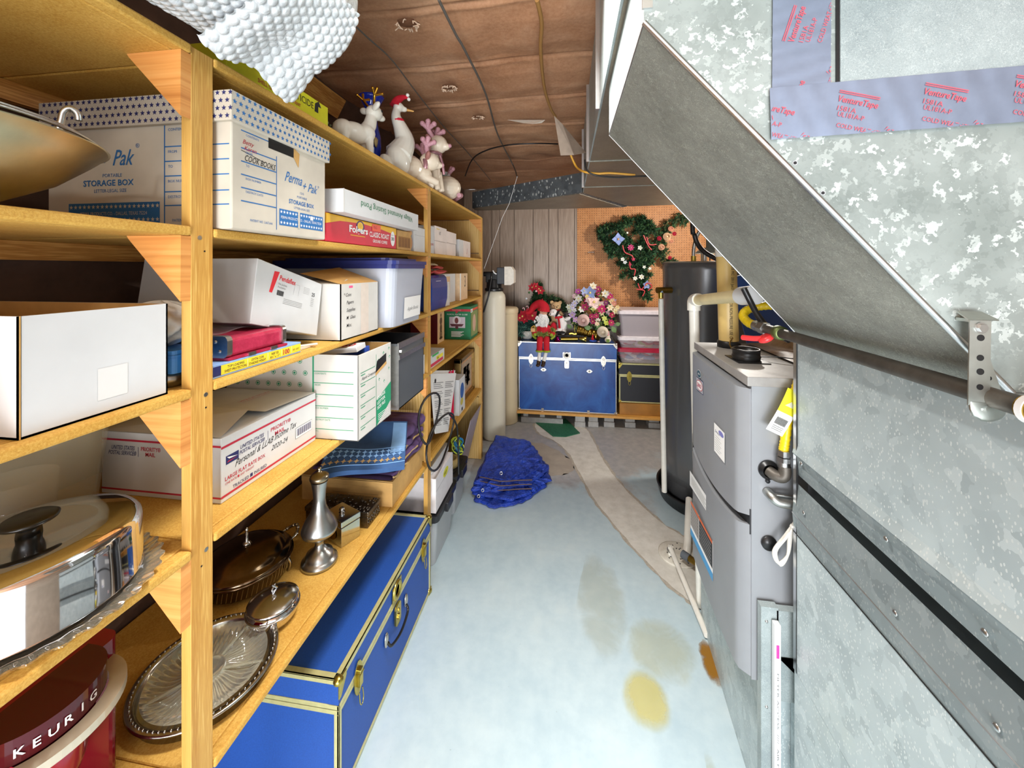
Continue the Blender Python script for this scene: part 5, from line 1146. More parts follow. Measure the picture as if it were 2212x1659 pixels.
# blue vase
t = thing('blue_vase', 'tall cobalt blue glass vase with flared mouth behind the reindeer', 'vase', (-.86, 1.60, ZT_)); COB = base('cobalt_glass', '#0B2A9C', .06, 0, .8).m
m = MB(); m.lathe([(0, 0), (.045, 0), (.047, .01), (.036, .03), (.034, .06), (.042, .12), (.040, .17), (.028, .22), (.024, .26), (.030, .30), (.048, .335), (.056, .345), (.053, .345), (.028, .30), (.020, .26)], COB, 40, lt(-.862, 1.61, ZT_)); part(m, 'vase_body', t)
m = MB(); m.ball((-.825, 1.58, 2.09), (.006, .016, .022), mat('#BFAE7A', .5), 8, 6, noise=.15); part(m, 'gilt_motif', t)
m = MB(); rnd = random.Random(6)
for i in range(60):
    p = V(-.93+rnd.gauss(0, .02), 1.42+rnd.gauss(0, .03), 2.06+abs(rnd.gauss(0, .03))); m.tube([V(-.93, 1.42, ZT_+.01), p], .0012, mat('#5B6B45', .8), 4); m.ball(p, .005, mat('#8D9A73', .8), 6, 4)
solo(m, 'dried_sprig', 'dull green dried sprig standing behind the white reindeer', 'plant', (-.93, 1.42, ZT_), kind='stuff')
# goose
t = thing('goose_figurine', 'tall white ceramic goose wearing a red stocking cap and collar', 'figurine', (-.755, 1.66, ZT_)); gx, gy = -.765, 1.655
m = MB(); m.ball((gx+.01, gy-.01, ZT_+.070), (.052, .064, .075), GLAZE, 20, 14, (.35, 0, 0)); m.ball((gx-.015, gy-.065, ZT_+.045), (.03, .05, .03), GLAZE, 14, 10, (-.5, 0, 0))
m.tube([V(gx+.01, gy, ZT_+.10), V(gx+.026, gy+.028, ZT_+.165), V(gx+.012, gy+.018, ZT_+.225), V(gx-.002, gy, ZT_+.27), V(gx+.0, gy+.004, ZT_+.31)], lambda q: .046*(1-q)**1.5+.0165, GLAZE, 16, smooth_pts=5)
m.ball((gx+.006, gy+.008, ZT_+.318), (.024, .024, .022), GLAZE); m.ball((gx+.026, gy+.020, ZT_+.312), (.016, .014, .012), GLAZE); m.cyl((gx, gy, ZT_), (gx, gy, ZT_+.03), .04, GLAZE)
remesh(part(m, 'body', t), .0035)
m = MB(); m.cyl((gx+.030, gy+.024, ZT_+.312), (gx+.066, gy+.038, ZT_+.308), .007, mat('#D2A055', .4), 12, .003); part(m, 'beak', t)
m = MB(); m.tube([V(gx-.005, gy+.002, ZT_+.322), V(gx+.002, gy+.006, ZT_+.348), V(gx+.022, gy+.018, ZT_+.366), V(gx+.044, gy+.026, ZT_+.368)], lambda q: .023*(1-q)+.004, mat('#C9142E', .9), 12, smooth_pts=4); hat = part(m, 'stocking_cap', t)
for d in ((.046, .028, .360), (.044, .020, .376)): m = MB(); m.ball((gx+d[0], gy+d[1], ZT_+d[2]), .008, mat('#F5F2EE', .95), 10, 8, noise=.08); part(m, 'pompom', hat, t)
m = MB(); m.tube([V(gx+.004+.021*math.cos(a), gy+.008+.021*math.sin(a), ZT_+.255+.002*math.cos(a)) for a in [i*.52 for i in range(12)]], .008, mat('#D81538', .6), 8, closed=True); part(m, 'collar', t)
# ---------------------------------------------------------------- bay 3: lower shelf papers, box, picture
t = thing('paper_sheets', 'printed white instruction sheets leaning on the lower shelf past middle post', 'papers', (-.71, 2.15, Z5))
q = [V(-.715, 1.95, .985), V(-.715, 2.43, .862), V(-.695, 2.20, .580), V(-.700, 1.99, .655)]
m = MB(); m.add(q+[p-V(.004, 0, 0) for p in q], [(3, 2, 1, 0), (4, 5, 6, 7), (0, 1, 5, 4), (1, 2, 6, 5), (2, 3, 7, 6), (3, 0, 4, 7)], WHITE); 
q2 = [p+V(-.012, .02, .012) for p in q]; m.add(q2, [(3, 2, 1, 0)], WHITE); part(m, 'sheets', t)
m = MB()
def PQ(u, v): return (q[3]*(1-u)+q[2]*u)*(1-v)+(q[0]*(1-u)+q[1]*u)*v+V(.0008, 0, 0)
for c0, c1 in ((.08, .46), (.54, .92)):
    for r in range(26):
        if (r*7+int(c0*10)) % 5 == 0: continue
        v0 = .10+r*.031; m.add([PQ(c0, v0), PQ(c1-.05*(r % 3), v0), PQ(c1-.05*(r % 3), v0+.010), PQ(c0, v0+.010)], [(0, 1, 2, 3)], INKGR)
m.disc((PQ(.15, .88), V(0, 1, 0), V(0, 0, 1)), 0, 0, .012, INK, .001)
part(m, 'printing', t)
m = MB(); m.grid(lambda u, v: (-.725+.010*math.sin(u*9), 2.30+.09*u, .60+.30*v+.008*math.sin(u*7)), 12, 10, mat('#D61F48', .25)); m.grid(lambda u, v: (-.7235+.010*math.sin(u*9), 2.30+.03*u, .80+.09*v+.008*math.sin(u*2)), 5, 6, mat('#C9D24A', .3)); solo(m, 'snack_bag', 'shiny red and lime foil bag poking up behind the papers', 'bag', (-.725, 2.34, Z5))
def mk(m, F, w, h): m.disc(F, w*.5, h*.62, w*.30, mat('#2F5FA8', .5, 0, 0), ry=h*.22); m.disc(F, w*.45, h*.32, w*.22, mat('#C9BC4E', .5, 0, 0), ry=h*.1, e=.0008); m.rect(F, w*.4, h*.05, w*.6, h*.14, INK)
plain_box('printed_box', 'white box with a blue oval picture on the lower shelf', 'box', (-.80, 2.45, Z5), (-.702, 2.60, Z5+.235), WHITEBOX, marks=mk)
t = thing('framed_picture', 'gold framed print standing on the lower shelf against the end panel', 'picture', (-.74, 2.82, Z5))
FRM = m_metal('worn_gilt_frame', '#A58A55', .4, .2, 30); FR2 = mat('#C98F45', .5)
m = MB(); m.box((-.79, 2.625, Z5), (-.74, 2.655, Z5+.325), FRM); m.box((-.79, 3.00, Z5), (-.74, 3.03, Z5+.325), FRM); m.box((-.79, 2.625, Z5), (-.74, 3.03, Z5+.03), FRM); m.box((-.79, 2.625, Z5+.295), (-.74, 3.03, Z5+.325), FRM); part(m, 'frame', t, bevel=.003)
m = MB(); m.box((-.78, 2.65, Z5+.02), (-.755, 3.01, Z5+.30), mat('#C9986C', .6)); F = face_x(-.755, 2.65, Z5+.02); m.rect(F, .03, .03, .33, .25, mat('#B9A58C', .6, 0, .15)); rnd = random.Random(4)
for i in range(60): a = rnd.uniform(0, 3.1); m.rect(F, .18+.10*math.cos(a)*rnd.random(), .05+.17*rnd.random(), .184+.10*math.cos(a)*rnd.random()+.006, .055+.17*rnd.random(), mat('#7E7468', .6, 0, 0), .0008)
part(m, 'print', t)
# ---------------------------------------------------------------- floor of bay 3
TB = m_clear('clear_tote_plastic', '#D5D9DC', .55, .2); BLK = mat('#232326', .35, 0, .05)
def tote(label, a, b, lidz, cont):
    t = thing('storage_tote', label, 'storage tote', ((a[0]+b[0])/2, (a[1]+b[1])/2, 0))
    m = MB(); taper(m, a, (b[0]-.008, b[1]-.008, b[2]), .02, TB, .03); part(m, 'tub', t)
    m = MB(); m.rbox((a[0]-.008, a[1]-.008, b[2]), (b[0]+.004, b[1]+.004, b[2]+.012), .03, BLK); m.rbox((a[0]+.02, a[1]+.02, b[2]+.012), (b[0]-.025, b[1]-.025, b[2]+.020), .03, BLK); m.rbox((a[0]-.006, a[1]-.006, b[2]-.022), (b[0]+.002, b[1]+.002, b[2]-.0), .03, BLK); part(m, 'lid', t, bevel=.003)
    m = MB(); m.cbox((b[0]+.006, (a[1]+b[1])/2, b[2]-.015), (.02, .10, .05), BLK); part(m, 'clip', t, bevel=.004)
    m = MB(); rnd = random.Random(int(a[1]*10)); y = a[1]+.04
    while y < b[1]-.10: w = rnd.uniform(.03, .06); m.box((a[0]+.04, y, .006), (b[0]-.045, y+w-.004, b[2]*rnd.uniform(.55, .8)), mat(rnd.choice(cont), .6)); y += w
    part(m, 'contents', t)
tote('clear tote with black lid on floor beneath white boxes, past the middle post', (-1.12, 1.895, .001), (-.655, 2.245, .262), 0, ['#D8CFC0', '#C9B9A8', '#E4E0DC', '#A8B4BE'])
tote('dark grey clear tote with black lid on the floor nearest the tarp', (-1.12, 2.31, .001), (-.675, 2.58, .243), 0, ['#5A6672', '#6E7882', '#8A929A'])
GARB = mat('#E8E4E6', .6, 0, .03)
plain_box('lidded_box', 'white lidded garment box on the black-lidded tote with yellow note', 'box', (-1.05, 1.905, .2835), (-.668, 2.20, .46), GARB, marks=lambda m, F, w, h: [m.rect(F, 0, h*.62, w, h*.63, INKGR), m.disc(F, w*.55, h*.75, .045, mat('#E6E23C', .6, 0, 0), ry=.022), m.text(F, 'easy', w*.43, h*.71, .02, INK, .001, shear=.4)])
plain_box('lidded_box', 'slim white box lying on top of the garment box', 'box', (-1.02, 1.94, .4615), (-.70, 2.22, .505), WHITEBOX)
t = thing('cord_coil', 'ring of neon yellow and blue cords around a roll of tape', 'cord', (-.75, 2.45, .266)); rnd = random.Random(9)
m = MB(); m.lathe([(.045, 0), (.06, 0), (.06, .05), (.045, .05), (.045, 0)], mat('#B79C62', .6), 32, lt(-.76, 2.42, .266)); part(m, 'tape_roll', t)
m = MB()
for i, c in enumerate(('#D6E84A', '#1F7FB8', '#7FC84A', '#D6E84A', '#0E3E6E', '#E0EE52')*2):
    R_ = rnd.uniform(.03, .06); cc = V(-.73+rnd.uniform(-.01, .01), 2.52+rnd.uniform(-.02, .02), .35+rnd.uniform(-.015, .02)); tl = rnd.uniform(-.5, .5)
    m.tube([cc+V(.02*math.sin(a*2+i)+tl*.03*math.sin(a), R_*math.cos(a), R_*math.sin(a)) for a in [k*.35 for k in range(18)]], .0045, mat(c, .4, 0, 0), 6, closed=True)
part(m, 'cords', t)
m = MB(); m.box((-.80, 2.70, .002), (-.795, 3.02, .45), mat('#A59AA2', .6)); m.v = [(x+.11*(z/.45) if True else x, y, z-(.12*(y-2.70)/.32 if z > .3 and y < 2.8 else 0)) for x, y, z in m.v]; solo(m, 'grey_board', 'thin grey board leaning at the far end of the bottom bay', 'board', (-.79, 2.86, .002))
t = thing('extension_cable', 'black cable looped and hung around the middle post', 'cable', (-.71, 1.84, .9))
m = MB()
for cy, cz, ry_, rz_, dx in ((1.84, .80, .14, .115, .0), (2.0, .62, .22, .12, .012)):
    m.tube([V(-.676+dx*.5+.010*math.sin(2*a), cy+ry_*math.cos(a), cz+rz_*math.sin(a)) for a in [2*math.pi*k/28 for k in range(28)]], .0055, BLACKP, 8, closed=True)
m.tube([V(-.672, 2.15, .70), V(-.66, 2.25, .60), V(-.655, 2.27, .45), V(-.65, 2.26, .30)], .0055, BLACKP, 8, smooth_pts=4)
part(m, 'cable_loops', t)
# ================================================================ furnace and pipework on the right
_c, _s = math.cos(YAW), math.sin(YAW)
def at(px, py, Y):
    """a survey point: sight line through the photograph met at distance Y"""
    u = (px-1106)/835; v = (580-py)/835; d = Y/(u*_s+_c); return V((u*_c-_s)*d, Y, 1.54+v*d)
FG = mat('#94979B', .38, .15, .03, 10); FGT = m_patch('dusty_grey_metal', '#8D8A86', '#A5A3A0', .5, 9); DARK = mat('#26282B', .5, 0, .03)
f = thing('furnace', 'grey upright gas furnace with two curved doors standing on galvanised base', 'furnace', (.51, 1.156, .398))
fx = lambda y: .505+(.522-.505)*(y-1.156)/.505
y0, y1 = 1.156, 1.661
m = MB(); m.add([(fx(y0), y0, .40), (1.20, y0, .40), (1.20, y1, .40), (fx(y1), y1, .40), (fx(y0), y0, 1.225), (1.20, y0, 1.225), (1.20, y1, 1.225), (fx(y1), y1, 1.225)],
    [(0,3,2,1),(0,1,5,4),(1,2,6,5),(2,3,7,6),(3,0,4,7),(4,5,6,7)], FG); part(m, 'cabinet', f)
m = MB(); m.add([(fx(y0)-.012, y0-.005, 1.214), (1.2, y0-.005, 1.214), (1.2, y1+.004, 1.214), (fx(y1)-.012, y1+.004, 1.214), (fx(y0)-.012, y0-.005, 1.240), (1.2, y0-.005, 1.240), (1.2, y1+.004, 1.240), (fx(y1)-.012, y1+.004, 1.240)],
    [(0,3,2,1),(0,1,5,4),(1,2,6,5),(2,3,7,6),(3,0,4,7),(4,5,6,7)], FGT); part(m, 'top_cap', f, bevel=.0015)
def door(za, zb, ca, cb, name):
    """bowed door: za/zb bottom and top height, ca/cb how much the bottom/top edge bows"""
    m = MB(); NY, NZ = 26, 8
    def fn(u, v):
        y = y0+.004+(y1-y0-.008)*u; q = 1-(2*u-1)**2; z = za+ca*q+(zb+cb*q-za-ca*q)*v
        x = fx(y)-.026-.008*q+.024*max(0, 1-u/.06)**2+.024*max(0, (u-.94)/.06)**2; return (x, y, z)
    m.grid(lambda u, v: fn(1-u, v), NY, NZ, FG)
    for vv in (0, 1): m.grid(lambda u, v: tuple(V(*fn(1-u, vv))+V(.028, 0, 0)*v), NY, 2, FG) if vv == 0 else m.grid(lambda u, v: tuple(V(*fn(u, vv))+V(.028, 0, 0)*v), NY, 2, FG)
    m.grid(lambda u, v: tuple(V(*fn(0, v))+V(.028, 0, 0)*u), 2, NZ, FG); m.grid(lambda u, v: tuple(V(*fn(1, v))+V(.028, 0, 0)*(1-u)), 2, NZ, FG)
    m.grid(lambda u, v: fn(1-.28-.44*u, .87+.02*v), 10, 2, FGT) if zb > 1 else None
    return part(m, name, f)
d1 = door(.852, 1.205, -.030, -.0, 'upper_door'); d2 = door(.405, .826, .0, -.030, 'lower_door')
m = MB(); m.box((fx(y0)+.001-.004, y0+.003, .80), (fx(y0)+.02, y1-.003, .87), DARK); part(m, 'door_gap', f)
def FD(y, z, off=.037):  # frame on the door, u runs toward the camera
    return (V(fx(y)-off, y, z), V(.0, -1, 0), V(0, 0, 1))
m = MB(); F = FD(1.545, 1.085, .0355); m.rect(F, 0, 0, .075, .048, INKN, .001); m.rect(F, .002, .002, .073, .046, mat('#C8CACC', .3, .3, 0), .0014); m.disc(F, .0375, .024, .034, INKR, .0018, .019); m.disc(F, .0375, .024, .031, WHITE, .0021, .0165); m.text(F, 'LENNOX', .0375, .016, .015, mat('#B01E4E', .5, 0, 0), .0025, align='C', w=.05, bold=1)
F2_ = FD(1.545, 1.142, .0355); m.disc(F2_, .03, .008, .020, mat('#2F5A6B', .4, .2, 0), .0014, .013); m.disc(F2_, .03, .008, .0215, WHITE, .001, .0145); m.text(F2_, 'elite', .03, .005, .008, WHITE, .0018, align='C', shear=.3); part(m, 'brand_badge', d1, f)
m = MB(); F = FD(1.345, .945, .036); m.rect(F, 0, 0, .085, .092, WHITE, .001); m.disc(F, .058, .078, .02, mat('#7E7FC0', .5, 0, 0), .0014, .008); m.text(F, 'Service', .008, .066, .009, INKN, .0014, shear=.4)
for i in range(7): m.rect(F, .008, .055-i*.0075, .05+.01*(i % 2), .056-i*.0075, INKGR, .0014)
part(m, 'service_sticker', d1, f)
m = MB(); F = FD(1.62, .742, .0315); m.flat(F, [(0, -.004), (.24, .004), (.24, -.048), (0, -.062)], mat('#E8E8E6', .5, 0, 0), .0085)
for i in range(5): m.rect(F, .02, -.016-i*.007, .21-(i % 2)*.04, -.0145-i*.007, INKGR, .0095)
part(m, 'rating_label', d2, f)
m = MB(); F = FD(1.60, .50, .0345); m.rect(F, 0, 0, .235, .135, WHITE, .008); m.rect(F, 0, .0, .235, .026, mat('#4B9BD0', .5, 0, 0), .0085); m.rect(F, .10, .04, .232, .135, DARK, .0085); m.rect(F, .004, .04, .095, .135, mat('#8A8580', .5, 0, 0), .0085); m.rect(F, .004, .122, .232, .133, mat('#D9683A', .5, 0, 0), .009)
for i in range(6): m.rect(F, .11, .05+i*.012, .22, .051+i*.012, WHITE, .0092); m.rect(F, .012, .05+i*.012, .085, .051+i*.012, WHITE, .0092)
part(m, 'warning_sticker', d2, f)
m = MB(); m.box((.535, 1.31, 1.2405), (.63, 1.42, 1.243), BLACKP); m.lathe([(.040, 1.243), (.042, 1.255), (.040, 1.257), (.040, 1.272), (.043, 1.275), (.040, 1.278), (.036, 1.278), (.036, 1.245)], BLACKP, 36, Matrix.Translation((.580, 1.365, 0))); part(m, 'intake_collar', f)
m = MB(); m.tube([V(.60, 1.40, 1.243), V(.68, 1.35, 1.255), V(.80, 1.30, 1.25), V(1.0, 1.28, 1.26)], .0016, BLACKP, 6, smooth_pts=4); m.tube([V(.575, 1.43, 1.245), V(.57, 1.47, 1.27), V(.60, 1.52, 1.285)], .0025, BRASSD, 6, smooth_pts=3); part(m, 'control_wire', f)
m = MB(); m.lathe([(0, 0), (.006, .001), (.006, .004), (0, .006)], DARK, 14, Matrix.Translation((.545, 1.155, .955)) @ Matrix.Rotation(math.pi/2, 4, 'X')); m.lathe([(0, 0), (.020, .001), (.020, .006), (0, .008)], BLACKP, 20, Matrix.Translation((.548, 1.155, .785)) @ Matrix.Rotation(math.pi/2, 4, 'X')); part(m, 'grommet', f)
# vent pipe
t = thing('vent_pipe', 'thick yellowed plastic flue pipe rising from the furnace top', 'pipe', (.600, 1.575, 1.2405))
vx, vy = .604, 1.580
m = MB(); m.cyl((vx+.006, vy, 1.262), (vx-.004, vy, 1.60), .0345, mat('#DDBE77', .4, 0, .07, 8), 36); part(m, 'pipe', t)
m = MB(); m.lathe([(.0, 1.2405), (.040, 1.2405), (.040, 1.262), (.036, 1.266), (.034, 1.266)], BLACKP, 36, Matrix.Translation((vx+.006, vy, 0))); part(m, 'rubber_seal', t)
m = MB(); m.cyl((vx-.003, vy, 1.585), (vx-.004, vy, 1.66), .0385, PVC, 36); m.cyl((vx-.004, vy, 1.65), (vx-.006, vy, 2.045), .034, PVC, 30); part(m, 'coupling', t)
m = MB(); F = (V(vx-.011, vy-.0345*.93-.0006, 1.56), V(0, 0, -1), V(1, 0, 0)); m.text(F, 'TM35 MC  2011 Jan21', .0, .012, .010, INK, .003, w=.10); m.text(F, 'NOT FOR NON-PRESSURE USE ONLY.', .115, .006, .011, INK, .003, w=.19); part(m, 'printed_text', t)
# condensate and drain pipes
t = thing('drain_pipe', 'white plastic pipe with elbow running above and down beside the furnace', 'pipe', (.545, 1.78, .005)); ex, ey, ez = .537, 1.755, 1.405
m = MB(); m.cyl((ex+.063, ey+.105, .01), (ex, ey, ez-.02), .020, PVC, 24); part(m, 'vertical_pipe', t)
m = MB(); m.cyl((ex+.003, ey-.02, ez+.0), (.553, 1.28, 1.458), .0215, PVCY, 24); part(m, 'horizontal_pipe', t)
m = MB(); m.tube([V(ex, ey, ez-.045), V(ex, ey, ez-.012), V(ex+.001, ey-.008, ez-.001), V(ex+.002, ey-.022, ez+.002), V(ex+.003, ey-.05, ez+.005)], .0265, PVC, 24, smooth_pts=4); part(m, 'elbow', t)
m = MB(); m.cyl((.552, 1.33, 1.452), (.556, 1.25, 1.461), .029, WHITEBOX, 28); part(m, 'coupling', t)
t = thing('floor_drain', 'round white floor drain cover where the plastic pipes meet', 'drain', (.585, 2.16, .003))
m = MB(); m.lathe([(0, 0), (.098, 0), (.098, .006), (.09, .009), (.0, .009)], m_patch('chalky_white_plastic', '#DDDACF', '#C7C1B2', .7, 40), 40, lt(.585, 2.18, .003)); part(m, 'cover', t)
m = MB(); rnd = random.Random(4)
for i in range(26): a = rnd.uniform(0, 6.28); r = rnd.uniform(.03, .085); m.lathe([(0, 0), (.004, 0), (.004, .001), (0, .001)], DARK, 8, lt(.585+r*math.cos(a), 2.18+r*math.sin(a), .0118))
part(m, 'holes', t)
t = thing('condensate_pipe', 'thin white plastic pipe lying on the floor toward the drain cover', 'pipe', (.53, 1.9, .01))
m = MB(); m.tube([(.545, 2.165, .045), (.572, 1.70, .020)], .0125, PVC, 16); m.cyl((.545, 2.165, .012), (.545, 2.165, .055), .014, PVC, 16); part(m, 'pipe', t)
m = MB(); m.lathe([(.0135, 0), (.018, .0), (.018, .012), (.0135, .012)], STEEL, 20, lt(.545, 2.165, .03)); part(m, 'hose_clamp', t)
t = thing('drain_elbow', 'white plastic pipe rising from the drain behind the upright pipe', 'pipe', (.64, 2.2, .01))
m = MB(); m.tube([V(.625, 2.17, .02), V(.64, 2.2, .05), V(.68, 2.32, .11), V(.72, 2.44, .16)], .019, PVC, 18, smooth_pts=4); part(m, 'pipe', t)
m = MB(); m.cyl((.60, 2.10, .06), (.665, 2.02, .065), .016, BRASSD, 18); m.cyl((.59, 2.11, .06), (.615, 2.08, .06), .020, mat('#5A6066', .4), 18); part(m, 'hose_barb', t)
# gas line
IRON = m_metal('black_iron_pipe', '#5A554E', .5, .35, 25); IRON.node_tree.nodes['Principled BSDF'].inputs['Metallic'].default_value = .5
t = thing('gas_pipe', 'dark iron gas pipe strapped along the plenum with red valve', 'pipe', (.548, .85, 1.375)); gp = lambda y: V(.5475, y, 1.372)
m = MB(); m.cyl(gp(1.10), gp(.545), .0128, IRON, 24); m.cyl(gp(.50), gp(.25), .0128, IRON, 24); part(m, 'pipe', t)
m = MB(); m.cyl(gp(.548), gp(.495), .0165, BRASSD, 24); m.cyl(gp(.545), gp(.538), .018, WHITE, 24); part(m, 'coupling', t)
m = MB(); m.lathe([(.0128, 0), (.018, .002), (.0185, .022), (.014, .026)], m_metal('green_pipe_joint', '#7E8A58', .5, .2), 24, Matrix.Translation(gp(1.085)) @ Matrix.Rotation(-math.pi/2, 4, 'X')); part(m, 'thread_joint', t)
m = MB(); m.cyl(gp(1.105), gp(1.175), .0135, IRON, 20); m.cyl(gp(1.165), gp(1.195), .0175, STEEL, 6, smooth=False); m.cyl(gp(1.195), gp(1.225), .0155, STEEL, 24); part(m, 'valve_body', t)
m = MB(); rp = mat('#E8373A', .3, 0, 0); c = V(.528, 1.135, 1.358); m.lathe([(0, 0), (.014, 0), (.020, .004), (.020, .012), (.013, .016), (0, .016)], rp, 20, Matrix.Translation(c) @ Matrix.Rotation(math.radians(150), 4, 'Y')); m.tube([c+V(-.004, 0, -.008), c+V(-.02, .02, -.012), c+V(-.036, .045, -.014)], .0075, rp, 12); part(m, 'valve_handle', t)
YF = mat('#F0CF1F', .35, 0, .03)
def ribbed(m, pts, r, mm, pitch=.006):
    P = spline([V(*p) for p in pts], 14); n = len(P); m.tube(P, lambda q: r*(1+.10*math.sin(q*n*2.4)), mm, 14)
m = MB(); ribbed(m, [gp(1.225), V(.545, 1.27, 1.376), V(.548, 1.31, 1.392), V(.575, 1.325, 1.412), V(.63, 1.30, 1.425), V(.72, 1.25, 1.42)], .0125, YF); part(m, 'flexible_hose', t)
t = thing('gas_connector', 'yellow corrugated gas hose with tag joining an iron elbow on furnace side', 'hose', (.57, 1.14, 1.0))
m = MB(); ribbed(m, [(.62, 1.135, 1.26), (.605, 1.135, 1.21), (.590, 1.135, 1.15), (.579, 1.135, 1.07), (.575, 1.135, 1.045)], .0115, YF); part(m, 'flexible_hose', t)
m = MB(); m.cyl((.575, 1.132, 1.052), (.575, 1.132, 1.036), .015, STEEL, 6, smooth=False); m.cyl((.575, 1.132, 1.034), (.575, 1.132, 1.022), .017, STEEL, 6, smooth=False); m.cyl((.575, 1.132, 1.022), (.575, 1.132, 1.006), .0155, STEEL, 20); part(m, 'compression_nut', t)
m = MB(); m.tube([V(.576, 1.130, 1.010), V(.575, 1.128, .990), V(.568, 1.130, .980), V(.556, 1.138, .980), V(.547, 1.152, .985)], .015, IRON, 18, smooth_pts=4); m.lathe([(.0, 0), (.026, 0), (.026, .006), (.018, .010), (.018, .013)], BLACKP, 28, Matrix.Translation((.547, 1.1555, .986)) @ Matrix.Rotation(math.pi/2, 4, 'X')); part(m, 'iron_elbow', t)
m = MB(); a = V(.598, 1.118, 1.215); u = V(-.42, 0, -.90).normalized(); v = V(.90, 0, -.42).normalized()
def TG(x, y, e=0): return a+u*x+v*(y-.022)+V(0, -e-.004*math.sin(x*30), 0)
m.grid(lambda p, q: TG(.0+.065*p, .044*q), 8, 4, mat('#E4E02C', .4, 0, 0)); m.grid(lambda p, q: TG(.065+.060*p, .044*q), 8, 4, WHITE); m.add([TG(.03, .022, .002), TG(.045, .010, .002), TG(.045, .034, .002)], [(0, 2, 1), (0, 1, 2)], WHITE)
for i in range(12): x = .008+.0024*i; m.add([TG(.080, x, .002), TG(.100, x, .002), TG(.100, x+.0012, .002), TG(.080, x+.0012, .002)], [(0, 1, 2, 3), (3, 2, 1, 0)], INK)
for i in range(3): m.add([TG(.105+.005*i, .008, .002), TG(.105+.005*i, .036, .002), TG(.1062+.005*i, .036, .002), TG(.1062+.005*i, .008, .002)], [(0, 1, 2, 3), (3, 2, 1, 0)], INKGR)
part(m, 'paper_tag', t)
t = thing('pipe_strap', 'bent perforated metal strap hanging the iron gas pipe', 'bracket', (.535, .58, 1.36))
SM = m_metal('strap_steel', '#C3C6BF', .38, .08, 40); ys = .585; w = .011
m = MB()
def band(P, hw, mm, th=.0012):
    P = spline([V(*p) for p in P], 6); n = len(P)
    for off in (0, 1):
        pass
    vs = []; 
    for p in P: vs += [p+V(0, -hw, 0), p+V(0, hw, 0)]
    fs = [(2*i, 2*i+1, 2*i+3, 2*i+2) for i in range(n-1)]; m.add(vs, fs+[tuple(reversed(f)) for f in fs], mm, True)
ux = V(1, 0, 0)
def bandx(P, hw, mm):
    P = spline([V(*p) for p in P], 6); n = len(P); vs = []
    for p in P: vs += [p+V(-hw, 0, 0)+V(0, 0, 0), p+V(hw, 0, 0)]
    fs = [(2*i, 2*i+1, 2*i+3, 2*i+2) for i in range(n-1)]; m.add(vs, fs, mm, True)
# front leg of the strap: flat against the near sheet, then around the pipe
FS = (V(.527, .5975, 1.385), V(1, 0, 0), V(0, 0, 1))
def plate(F, poly, th, mm, holes=()):
    o, u, v = F; n = u.cross(v).normalized(); k = len(poly); A1 = [o+u*x+v*y+n*th for x, y in poly]; A0 = [o+u*x+v*y for x, y in poly]
    m.add(A1+A0, [tuple(range(k)), tuple(range(2*k-1, k-1, -1))]+[((i+1) % k, i, k+i, k+(i+1) % k) for i in range(k)], mm)
    for x, y, r in holes: m.disc(F, x, y, r, BLACKP, th+.0004, seg=18)
plate((V(.517, .585, 1.362), V(1, 0, 0), V(0, 0, 1)), [(0, 0), (.024, 0), (.026, .112), (.002, .112)], .0016, SM, ((.013, .024, .0038), (.0135, .044, .0042), (.0135, .062, .0040), (.014, .088, .0042)))
plate((V(.548, .592, 1.362), V(1, 0, 0), V(0, 0, 1)), [(-.006, -.002), (.019, -.002), (.0, .06), (-.008, .09)], .0014, SM, ((.004, .014, .0034), (-.001, .034, .0030)))
m.tube([V(.529, .584, 1.366), V(.530, .583, 1.355), V(.540, .583, 1.3535), V(.555, .588, 1.356), V(.562, .592, 1.362)], .0115, SM, 8, sy=.12, smooth_pts=3)
plate((V(.512, .578, 1.473), V(1, 0, 0), V(0, .6, .3).normalized()), [(0, 0), (.034, 0), (.030, .02), (.002, .02)], .0016, SM)
m.cyl((.531, .5835, 1.463), (.531, .579, 1.463), .0055, STEEL, 6, smooth=False); m.cyl((.531, .5845, 1.463), (.531, .582, 1.463), .0075, STEEL, 18)
m.box((.520, .584, 1.47), (.540, .603, 1.474), SM)
part(m, 'strap', t)
# conduit and coiled cable on furnace side
t = thing('conduit_elbow', 'grey metal conduit elbow entering the furnace side by the plenum', 'conduit', (.59, 1.14, .915))
m = MB(); m.tube([V(.545, 1.155, .925), V(.548, 1.135, .922), V(.560, 1.128, .914), V(.585, 1.126, .912), V(.64, 1.125, .912)], .0125, m_metal('conduit_zinc', '#B5B7B3', .4, .08), 16, smooth_pts=4); m.cyl((.555, 1.13, .932), (.60, 1.127, .930), .004, STEEL, 10); part(m, 'conduit', t)
t = thing('coiled_cable', 'pale grey cable tied in a loop hanging on the furnace side', 'cable', (.585, 1.13, .84)); CG = mat('#D2CFC6', .5, 0, 0); m = MB()
for k in range(3):
    o = .003*k; m.tube([V(.618+o, 1.128-o, .905), V(.600+o, 1.124, .87), V(.572, 1.120-o, .83), V(.545+o, 1.122, .785), V(.556+o, 1.122, .755-o), V(.577, 1.118, .78), V(.585-o, 1.115, .83), V(.592, 1.112, .87), V(.602, 1.112, .90)], .0036, CG, 8, smooth_pts=5)
part(m, 'cable', t)
m = MB(); m.cbox((.588, 1.106, .862), (.020, .008, .006), CG, (0, .5, 0)); part(m, 'cable_tie', t)
t = thing('filter_frame', 'thin white plastic upright rail with pink strip at the plenum base', 'rail', (.548, 1.11, .002))
m = MB(); m.box((.541, 1.108, .002), (.557, 1.124, .600), WHITEBOX); part(m, 'rail', t, bevel=.002)
